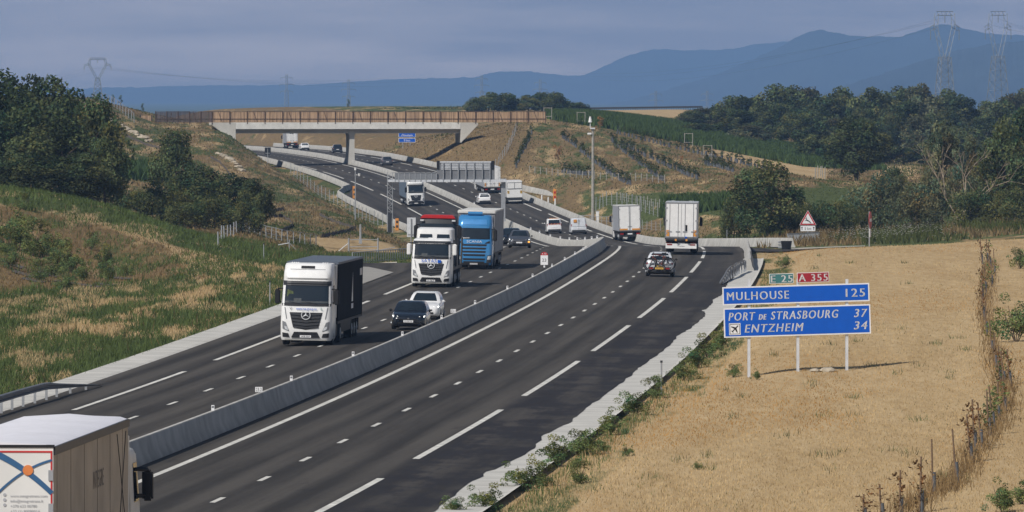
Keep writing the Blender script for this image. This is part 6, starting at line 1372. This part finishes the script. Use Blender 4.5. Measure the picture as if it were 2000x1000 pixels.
# rows of young hedge plants
def gplant(i):
    mb = MB(); mb.tube((0, 0, -.1), (0, 0, .55), .16, .13, 6); me = mb.build('plant_guard', 'tube', fix=False); d = me.data; bpy.data.objects.remove(me); return d
GP = gplant(0); rg = np.random.RandomState(4); cs = np.array([(rg.normal(0, .10), rg.normal(0, .10), z) for z in (.5, .7, .9, 1.05)]); V, F, T = leaves(cs, np.full(4, .22), 40, .22, rg); GL = np_mesh('hedge_leaves', V, F, M['leafdark'], T, link=False)
GL2 = np_mesh('hedge_leaves', V, F, M['leaf'], T, link=False)
rows = [('lowest plant row left of the camera mast', [(1098, 268), (1130, 292), (1165, 320), (1200, 345), (1232, 362)], 40), ('plant row crossing behind the camera mast', [(1195, 275), (1215, 295), (1240, 312), (1262, 330), (1298, 356)], 38),
        ('plant row above the camera mast', [(1212, 282), (1245, 298), (1275, 312), (1310, 328), (1365, 352)], 36), ('upper plant row along the maize edge', [(1192, 258), (1240, 270), (1300, 286), (1370, 302), (1440, 318), (1505, 334)], 44),
        ('short plant row above the round green tree', [(1378, 322), (1405, 328), (1432, 336)], 20), ('plant row on the bank right of the message board', [(1038, 262), (1030, 280), (1020, 300), (1006, 330)], 22), ('short plant row behind the line of pale posts', [(1098, 338), (1125, 340), (1152, 344)], 16)]
for lab, pts, n in rows:
    P_ = [ground_at(x, y, 880) for x, y in pts]; cum = np.concatenate([[0], np.cumsum([abs(b.x - a.x) + .15 * abs(b.y - a.y) for a, b in zip(P_[:-1], P_[1:])])])
    for i in range(n):
        t = cum[-1] * (i + .5) / n; x = float(np.interp(t, cum, [q.x for q in P_])) + rg.normal(0, .12); y = float(np.interp(t, cum, [q.y for q in P_])) + rg.normal(0, .6)
        if rg.rand() < .08: continue
        r = bpy.data.objects.new('hedge_plant', GP); C.objects.link(r); r.location = (x, y, gz(x, y)); r.scale = (rg.uniform(1, 1.5),) * 2 + (rg.uniform(.9, 1.4),); r.rotation_euler = (rg.normal(0, .1), rg.normal(0, .1), rg.uniform(0, 6))
        tag(r, 'dark guarded hedge plant in the ' + lab, 'hedge plant', 'hedge plants in the ' + lab)
        o = bpy.data.objects.new('leaves', GL if rg.rand() < .6 else GL2); C.objects.link(o); o.parent = r
# low log borders and pale stones on the left slopes
def border(pts, lab, y0=800, h=.36):
    P_ = [ground_at(x, y, y0) for x, y in pts]; q = []
    for a, b in zip(P_[:-1], P_[1:]):
        for i in range(6): q.append(a.lerp(b, i / 6))
    q.append(P_[-1]); mb = MB(); o0 = q[0].copy(); rr = random.Random(len(lab)); rings = []
    fine_ = [q[i].lerp(q[i + 1], j / 5) for i in range(len(q) - 1) for j in range(5)] + [q[-1]]
    for v in fine_:
        z = gz(v.x, v.y) - o0.z; x, y = v.x - o0.x, v.y - o0.y; t = h + rr.uniform(-.12, .08); rings.append([(x, y - .12, z - .3), (x, y - .12, z + t), (x, y + .12, z + t), (x, y + .12, z - .3)])
    mb.loft(rings)
    o = mb.build('log_border', 'mulch', fix=False); o.location = o0; tag(o, lab, 'log border', 'dark log borders on the left slopes')
border([(236, 262), (258, 272), (285, 284), (312, 291)], 'dark log border below the pale stones at the top left slope', 900); border([(410, 308), (428, 318), (440, 330), (450, 346)], 'dark log border bending down right of the slender tree', 800)
border([(530, 424), (552, 424), (566, 434), (572, 442), (558, 450), (548, 453)], 'hook shaped dark log border right of the dark bushes', 700); border([(530, 414), (548, 412), (554, 408)], 'short dark log border just above the hook shaped one', 700)
border([(624, 421), (645, 432), (668, 440), (690, 447)], 'dark log border on the bank below the left wire fence', 700); border([(628, 464), (655, 458), (680, 453), (695, 447)], 'dark log border above the gravel yard', 700)
rr = random.Random(9)
def stone(p, s, lab):
    bm = bmesh.new(); bmesh.ops.create_icosphere(bm, subdivisions=2, radius=1)
    for v in bm.verts: v.co *= 1 + rr.uniform(-.18, .18); v.co.z *= .6
    me = bpy.data.meshes.new('stone'); bm.to_mesh(me); bm.free(); me.materials.append(M['rock']); o = bpy.data.objects.new('stone', me); C.objects.link(o); o.location = p; o.scale = (s * 1.3, s, s); o.rotation_euler = (0, 0, rr.uniform(0, 6)); tag(o, lab, 'stone', 'pale stones lining the left slopes')
for i in range(14):
    t = i / 13; px = 214 + 78 * t; py = 236 + 42 * t + rr.gauss(0, 1.5); stone(ground_at(px, py, 900) + Vector((0, 0, .1)), rr.uniform(.35, .75), 'pale stone in the line above the upper log border, %s from its top' % (ORD[i] if i else 'first'))
for i in range(12):
    t = i / 11; px = 425 + 50 * t; py = 302 + 34 * t ** 1.6 + rr.gauss(0, 1); stone(ground_at(px, py, 850) + Vector((0, 0, .1)), rr.uniform(.3, .6), 'pale stone in the line right of the slender tree, %s from its top' % (ORD[i] if i else 'first'))
for px, w_, k in ((1592, .20, 'left'), (1618, .26, 'right')): stone(base_at(px, 313) + Vector((0, 0, .05)), w_, '%s one of two flat pale stones between the posts of the blue sign' % k)
# shrubs
SH = {}
for i in range(4): rg = np.random.RandomState(90 + i); cs = np.array([(rg.normal(0, .24), rg.normal(0, .24), abs(rg.normal(.42, .27)) + .08) for _ in range(26)]); V, F, T = leaves(cs, rg.uniform(.10, .22, 26), 2600, .06, rg); SH[i] = np_mesh('foliage', V, F, M['shrub'], T, link=False)
def stem_mesh():
    mb = MB(); rr_ = random.Random(2)
    for i in range(9): a = rr_.uniform(0, 6.3); mb.tube((0, 0, -.1), (math.cos(a) * .3, math.sin(a) * .3, rr_.uniform(.6, 1.0)), .012, .005, 4, cap=False)
    o = mb.build('stems', 'bark', fix=False); d = o.data; bpy.data.objects.remove(o); return d
ST = stem_mesh()
def shrub(px, py, hpx, lab, group, y0=190, wide=1.0, Y=None):
    p = ground_at(px, py, y0, 700) if Y is None else base_at(px, Y); s = FPX / p.y; k = hpx / s / 1.05; r = empty('shrub', p, random.uniform(0, 6), lab, 'shrub', group)
    for nm, me in (('foliage', SH[random.randrange(4)]), ('stems', ST)): o = bpy.data.objects.new(nm, me); C.objects.link(o); o.parent = r; o.scale = (k * wide, k * wide, k)
gs = [(890, 1005, 40), (950, 1000, 55), (1022, 960, 62), (1085, 912, 62), (1128, 890, 58), (1150, 888, 45), (1192, 850, 52), (1242, 812, 52), (1280, 778, 42), (1334, 744, 42), (1362, 720, 46), (1384, 700, 48), (1408, 680, 46)]
for i, (px, py, h) in enumerate(gs): shrub(px, py, h * .85, 'green shrub growing along the right gutter, %s counting up from the bottom of the photo' % (ORD[i] if i else 'first'), 'shrubs along the right gutter', wide=1.45)
for px, py, h, lab in ((1533, 524, 26, 'small shrub at the gutter beside the white barrier stub'), (1182, 882, 18, 'tiny shrub just right of the gutter shrubs'), (1226, 892, 20, 'tiny shrub alone in the dry grass'), (1362, 918, 16, 'tiny grey green weed in the dry field below the sign'), (1432, 738, 26, 'pale weed tuft at the left post of the blue sign'), (1478, 742, 18, 'weed tuft between the left sign posts'), (1130, 945, 40, 'pale green weed clump below the gutter shrubs'), (1060, 950, 40, 'straggly weed clump at the gutter near the bottom edge'), (1985, 668, 75, 'green bush in the dry grass at the right frame edge'), (1992, 525, 40, 'small green bush at the right frame edge beside the earth heap'), (1958, 1002, 55, 'green bush at the bottom right corner'), (1995, 985, 45, 'second green bush at the bottom right corner, cut by the frame')):
    shrub(px, py, h, lab, 'scattered shrubs in the dry field', wide=1.2)
for i, (px, Y, h) in enumerate(((34, 500, 70), (62, 498, 62), (8, 492, 46), (96, 505, 44), (118, 488, 50), (140, 486, 44), (104, 478, 44), (205, 500, 40), (212, 482, 36), (20, 478, 40), (75, 470, 36), (160, 476, 34), (245, 490, 26), (128, 455, 34), (178, 520, 34), (50, 540, 30))):
    shrub(px, 0, h, 'leafy shrub planted on the brown slope at the left, number %d in rising order from the frame edge' % (i + 1) if False else 'leafy shrub on the brown slope at the left, %s in the planting' % (ORD[i] if i else 'first'), 'shrubs planted on the brown left slope', Y=Y, wide=1.1)
for i, (px, Y) in enumerate(((125, 470), (168, 468), (200, 472), (60, 468), (40, 474), (20, 482), (230, 484), (90, 478))):
    mb = MB(); p = base_at(px, Y); V = []
    for j in range(7):
        for k_ in (0, 1): x = p.x + (j / 6 - .5) * 1.5 + k_ * .15; y = p.y - (j / 6 - .5) * 2.5 + k_ * 2.6; V.append((x - p.x, y - p.y, gz(x, y) - p.z + .05))
    mb.add(V, [(2 * j, 2 * j + 1, 2 * j + 3, 2 * j + 2) for j in range(6)]); o = mb.build('mulch_sheet', 'mulch', fix=False); o.location = p; tag(o, 'dark mulch sheet pegged on the brown left slope, %s in its line' % (ORD[i] if i else 'first'), 'mulch sheet', 'mulch sheets on the brown left slope')
# stakes with plant guards in the dry field
stk = [(1686, 1010, 45), (1721, 1008, 62), (1757, 1006, 88), (1797, 1002, 110), (1822, 966, 108), (1868, 946, 108), (1896, 904, 95), (1903, 880, 100), (1916, 874, 88), (1931, 852, 90), (1940, 838, 85), (1948, 824, 80), (1962, 804, 72), (1972, 752, 70), (1962, 752, 68), (1952, 748, 72), (1944, 722, 70), (1937, 690, 62), (1926, 655, 68), (1921, 625, 66), (1918, 590, 70), (1925, 575, 62), (1936, 560, 55), (1942, 540, 52), (1934, 522, 50), (1918, 516, 52), (1928, 512, 46)]
rs_ = np.random.RandomState(8)
DL = []
for i in range(3): cs = np.array([(rs_.normal(0, .12), rs_.normal(0, .12), z) for z in np.linspace(.3, 1.25, 8)]); V, F, T = leaves(cs, np.full(8, .16), 90, .10, rs_); DL.append(np_mesh('leaves', V, F, M['dryleaf' if i < 2 else 'shrub'], T, link=False))
for i, (px, py, h) in enumerate(stk):
    p = ground_at(px, py, 190, 640); s = FPX / p.y; hm = h / s; r = empty('plant_stake', p, rs_.uniform(0, 6), 'wooden stake with guard in the row right of the sign, %s from the bottom' % (ORD[i] if i else 'first'), 'stake', 'stakes with saplings in the dry field')
    r.rotation_euler = (rs_.normal(0, .03), rs_.normal(-.03, .04), 0)
    mb = MB(); mb.tube((0, 0, -.2), (0, 0, hm), .03, .026, 6); mb.build('stake', 'stakewood', r)
    mb = MB(); mb.tube((.05, 0, -.05), (.05, .0, hm * .40), .055, .05, 8); mb.build('plant_guard', 'tube', r)
    if rs_.rand() < .75: o = bpy.data.objects.new('leaves', DL[rs_.randint(3)]); C.objects.link(o); o.parent = r; o.scale = (1.3, 1.3, hm / 1.4)

# ---- grass, weeds, maize, flowers: uncountable ground cover
def vnoise(x, y, seed):
    rng = np.random.RandomState(seed); G = rng.rand(64, 64); xi = np.floor(x).astype(int); yi = np.floor(y).astype(int); fx = sst(x - xi); fy = sst(y - yi)
    g = lambda a, b: G[a % 64, b % 64]
    return (g(xi, yi) * (1 - fx) + g(xi + 1, yi) * fx) * (1 - fy) + (g(xi, yi + 1) * (1 - fx) + g(xi + 1, yi + 1) * fx) * fy
def fbm(x, y, seed): return .5 * vnoise(x, y, seed) + .3 * vnoise(x * 2.1, y * 2.1, seed + 1) + .2 * vnoise(x * 4.3, y * 4.3, seed + 2)
def blades(name, X, Y, h, w, tint, m='blade', kind='stuff', lean=.35, ret=False):
    n = len(X); Z = terr(X, Y); a = rngG.uniform(0, math.pi, n); dx = np.cos(a) * w * .5; dy = np.sin(a) * w * .5
    lx = rngG.normal(0, lean, n) * h; ly = rngG.normal(0, lean, n) * h
    V = np.stack([np.stack([X - dx, Y - dy, Z - .03], 1), np.stack([X + dx, Y + dy, Z - .03], 1), np.stack([X + lx, Y + ly, Z + h], 1)], 1).reshape(-1, 3)
    o = np_mesh(name, V, np.arange(n * 3).reshape(n, 3), M[m], tint); tag(o, kind=kind); return o
def sampleY(n, y0, y1, p=1.6):
    u = rngG.rand(n); return (y0 ** (1 - p) + u * (y1 ** (1 - p) - y0 ** (1 - p))) ** (1 / (1 - p))
# dry field
n = 120000; Y = sampleY(n, 200, 625, 2.0); px = rngG.uniform(880, 2120, n); X = Xat(px, Y); k = (X - med(Y)) > 13.3; X, Y = X[k], Y[k]
nz_ = fbm(X * .45, Y * .05, 1); h = rngG.uniform(.03, .10, len(X)) * (.55 + .9 * nz_); v = rngG.uniform(.93, 1.07, len(X)) * (.88 + .24 * nz_)
og = fbm(X * .13 + 9, Y * .02, 6)[:, None]
T = np.array([.525, .392, .212])[None] * v[:, None] * (1 - .42 * sst((og - .44) / .18) * np.array([[.35, .85, 1.5]])) * (1 + .11 * np.sin((X - med(Y)) * 1.7 + 1.2 * nz_) * (.4 + nz_))[:, None]; gm = (rngG.rand(len(X)) < .03 + .05 * (nz_ > .62)); T[gm] = np.array([.14, .15, .06]) * v[gm][:, None]
blades('dry_grass', X, Y, h, .010 + Y * .00010, T)
cx_ = rngG.uniform(960, 1900, 90); cY = sampleY(90, 215, 560, 1.6); idx = rngG.randint(0, 90, 1700); X = Xat(cx_, cY)[idx] + rngG.normal(0, .16, 1700); Y = cY[idx] + rngG.normal(0, .9, 1700); k = (X - med(Y)) > 14.2; X, Y = X[k], Y[k]; v = rngG.uniform(.7, 1.3, len(X))
blades('field_weeds', X, Y, rngG.uniform(.08, .30, len(X)), .012 + Y * .00010, np.array([.19, .19, .095])[None] * v[:, None])
# tall dry weeds along the stake row and the gutter edge
def near_line(pts, n, sx__, y0=190): 
    P_ = [ground_at(a, b, y0, 640) for a, b in pts]; i = rngG.randint(0, len(P_) - 1, n); t = rngG.rand(n); x = np.array([P_[j].x for j in i]) * (1 - t) + np.array([P_[j + 1].x for j in i]) * t; y = np.array([P_[j].y for j in i]) * (1 - t) + np.array([P_[j + 1].y for j in i]) * t
    return x + rngG.normal(0, sx__, n), y + rngG.normal(0, 1.5, n)
X, Y = near_line([(1757, 1006), (1822, 966), (1868, 946), (1903, 890), (1940, 840), (1965, 790), (1958, 750), (1940, 690), (1922, 620), (1928, 560), (1932, 515)], 4200, .24)
v = rngG.uniform(.6, 1.2, len(X)); blades('dry_weeds', X, Y, rngG.uniform(.2, .6, len(X)), .012 + Y * .00008, np.array([.29, .20, .10])[None] * v[:, None])
Yl = np.linspace(205, 560, 400); n = 5000; Y = sampleY(n, 205, 520, 1.7); X = med(Y) + 13.5 + np.abs(rngG.normal(0, .55, n)); v = rngG.uniform(.8, 1.3, n); gsel = rngG.rand(n) < .62
T = np.where(gsel[:, None], np.array([[.115, .15, .055]]), np.array([[.44, .33, .18]])) * v[:, None]; blades('verge_weeds', X, Y, rngG.uniform(.06, .30, n), .012 + Y * .0001, T)
# left verge and mound
n = 190000; Y = sampleY(n, 255, 660, 1.5); px = rngG.uniform(-90, 830, n); X = Xat(px, Y); off = X - med(Y); k = off < -12.9; k &= ~((Y > 484) & (Y < 534) & (px > 560)); X, Y, px = X[k], Y[k], px[k]
pz = terr(X, Y); ppx, ppy = proj(X, Y, pz); nn = fbm(X * .42, Y * .05, 21); n2 = fbm(X * 1.1, Y * .14, 31)
slope_brown = inpoly(ppx, ppy, [(-900, 330), (0, 398), (40, 400), (150, 425), (240, 455), (330, 478), (420, 505), (480, 520), (400, 548), (250, 550), (0, 575), (-900, 640)])
isg = (nn + .55 * (n2 - .5) + rngG.normal(0, .05, len(X))) > np.where(slope_brown, .56, .425)
mound = (Y > 520) & ~slope_brown & (ppy < 505); isg |= mound & (n2 > .25)
v = rngG.uniform(.7, 1.3, len(X)); T = np.where(isg[:, None], np.array([[.094, .128, .045]]) * (1 + .5 * (n2[:, None] - .5)), np.where(slope_brown[:, None], np.array([[.24, .168, .085]]), np.array([[.44, .33, .18]]))) * v[:, None]
h = np.where(isg, rngG.uniform(.14, .42, len(X)) * (.5 + 1.0 * n2), rngG.uniform(.06, .24, len(X))); blades('meadow_grass', X, Y, h, .014 + Y * .00011, T)
n = 9000; Y = sampleY(n, 262, 600, 1.5); px = rngG.uniform(-60, 740, n); X = Xat(px, Y); off = X - med(Y); cl = fbm(X * .9, Y * .11, 61); k = (off < -13.4) & (cl > .60) & ~((Y > 478) & (Y < 540) & (px > 540)); X, Y = X[k], Y[k]; v = rngG.uniform(.6, 1.25, len(X)); br = rngG.rand(len(X), 1) < .18
blades('tall_weeds', X, Y, rngG.uniform(.35, .85, len(X)), .02 + Y * .00011, np.where(br, np.array([[.19, .13, .07]]), np.array([[.065, .095, .036]])) * v[:, None], lean=.25)
# slopes farther away
n = 120000; Y = sampleY(n, 640, 1400, 1.4); px = rngG.uniform(-80, 2080, n); X = Xat(px, Y); off = X - med(Y); k = (off < ip(_EL, Y) - 2.5) | (off > ip(_ER, Y) + 1.6); k &= ~((Y < 665) & (off > 10) & (off < 45)); X, Y = X[k], Y[k]
pz = terr(X, Y); ppx, ppy = proj(X, Y, pz); nn = fbm(X * .16, Y * .02, 41); right = ppx > 1000
grn = inpoly(ppx, ppy, [(1060, 370), (1450, 370), (1450, 470), (1060, 430)]) | inpoly(ppx, ppy, [(1560, 365), (1800, 360), (1800, 440), (1560, 440)]); fl_ = (Y < 790) & (ppx > 1480)
strawf = inpoly(ppx, ppy, [(1390, 293), (1460, 300), (1615, 330), (1615, 352), (1560, 342), (1440, 318)]); gravel_ = inpoly(ppx, ppy, [(600, 465), (700, 465), (780, 478), (780, 500), (640, 492)])
isg = (nn > .53) | (grn & (nn > .3)) | (fl_ & (nn > .48)); v = rngG.uniform(.65, 1.3, len(X)); T = np.where(isg[:, None], np.array([[.085, .10, .036]]), np.where(rngG.rand(len(X), 1) < .5, np.array([[.185, .135, .07]]), np.array([[.235, .175, .092]]))) * v[:, None]
h = np.where(fl_, rngG.uniform(.3, 1.0, len(X)), rngG.uniform(.10, .34, len(X))) * np.where(grn, .5, 1); k = ~(strawf | gravel_); blades('slope_grass', X[k], Y[k], h[k], (.03 + Y * .00016)[k], T[k])
# white flowers on the right verge
n = 800; px = rngG.normal(1740, 60, n); Y = rngG.uniform(655, 735, n); X = Xat(px, Y); nn = fbm(X * .5, Y * .06, 51); k = nn > .5; X, Y = X[k], Y[k]; Z = terr(X, Y) + rngG.uniform(.5, 1.1, len(X)); r = .085
V = np.stack([np.stack([X - r, Y, Z], 1), np.stack([X, Y - r, Z + .04], 1), np.stack([X + r, Y, Z], 1), np.stack([X, Y + r, Z + .04], 1)], 1).reshape(-1, 3); tag(np_mesh('wildflowers', V, np.arange(len(V)).reshape(-1, 4), M['blade'], np.full((len(X), 3), .62)), kind='stuff')
# maize
n = 300000; Y = rngG.uniform(880, 1600, n); px = rngG.uniform(1050, 1760, n); X = Xat(px, Y); Zt = terr(X, Y); ppx, ppy = proj(X, Y, Zt)
mz = inpoly(ppx, ppy, [(1066, 217), (1140, 219), (1340, 243), (1610, 300), (1760, 340), (1600, 332), (1400, 292), (1190, 252), (1070, 233)]) & (Y > 1200); m2 = inpoly(ppx, ppy, [(1290, 394), (1440, 386), (1440, 432), (1290, 427)]) & (Y < 1000)
k = (mz & (rngG.rand(n) < .65)) | m2; X, Y = X[k], Y[k]; v = rngG.uniform(.6, 1.35, len(X)); blades('maize_field', X, Y, rngG.uniform(.7, 1.35, len(X)), rngG.uniform(.25, .5, len(X)), np.stack([v * 1.05, v, v], 1), 'corn', lean=.22)
n = 9000; px = rngG.uniform(224, 336, n); Y = rngG.uniform(950, 1120, n); X = Xat(px, Y); ppx, ppy = proj(X, Y, terr(X, Y)); k = inpoly(ppx, ppy, [(226, 326), (335, 328), (335, 354), (226, 352)]); v = rngG.uniform(.6, 1.35, k.sum())
if k.sum(): blades('maize_strip', X[k], Y[k], rngG.uniform(.9, 1.8, k.sum()), rngG.uniform(.25, .5, k.sum()), np.stack([v, v, v], 1), 'corn', lean=.22)
# hedge of vines showing over the wooden screen
n = 5000; px = rngG.uniform(690, 915, n); Y = 1880 + rngG.uniform(0, 6, n); X = Xat(px, Y); Z = np.array([at(0, 217, 1880).z] * n) - .4 + rngG.rand(n) * np.interp(px, [690, 780, 915], [.7, 1.3, 1.7]); cs = np.stack([X, Y, Z], 1)
V, F, T = leaves(cs, np.full(n, .12), n, .30, rngG); tag(np_mesh('vine_row', V, F, M['leaf'], T), 'dark green vine row on the skyline above the right half of the screen', 'vine row')
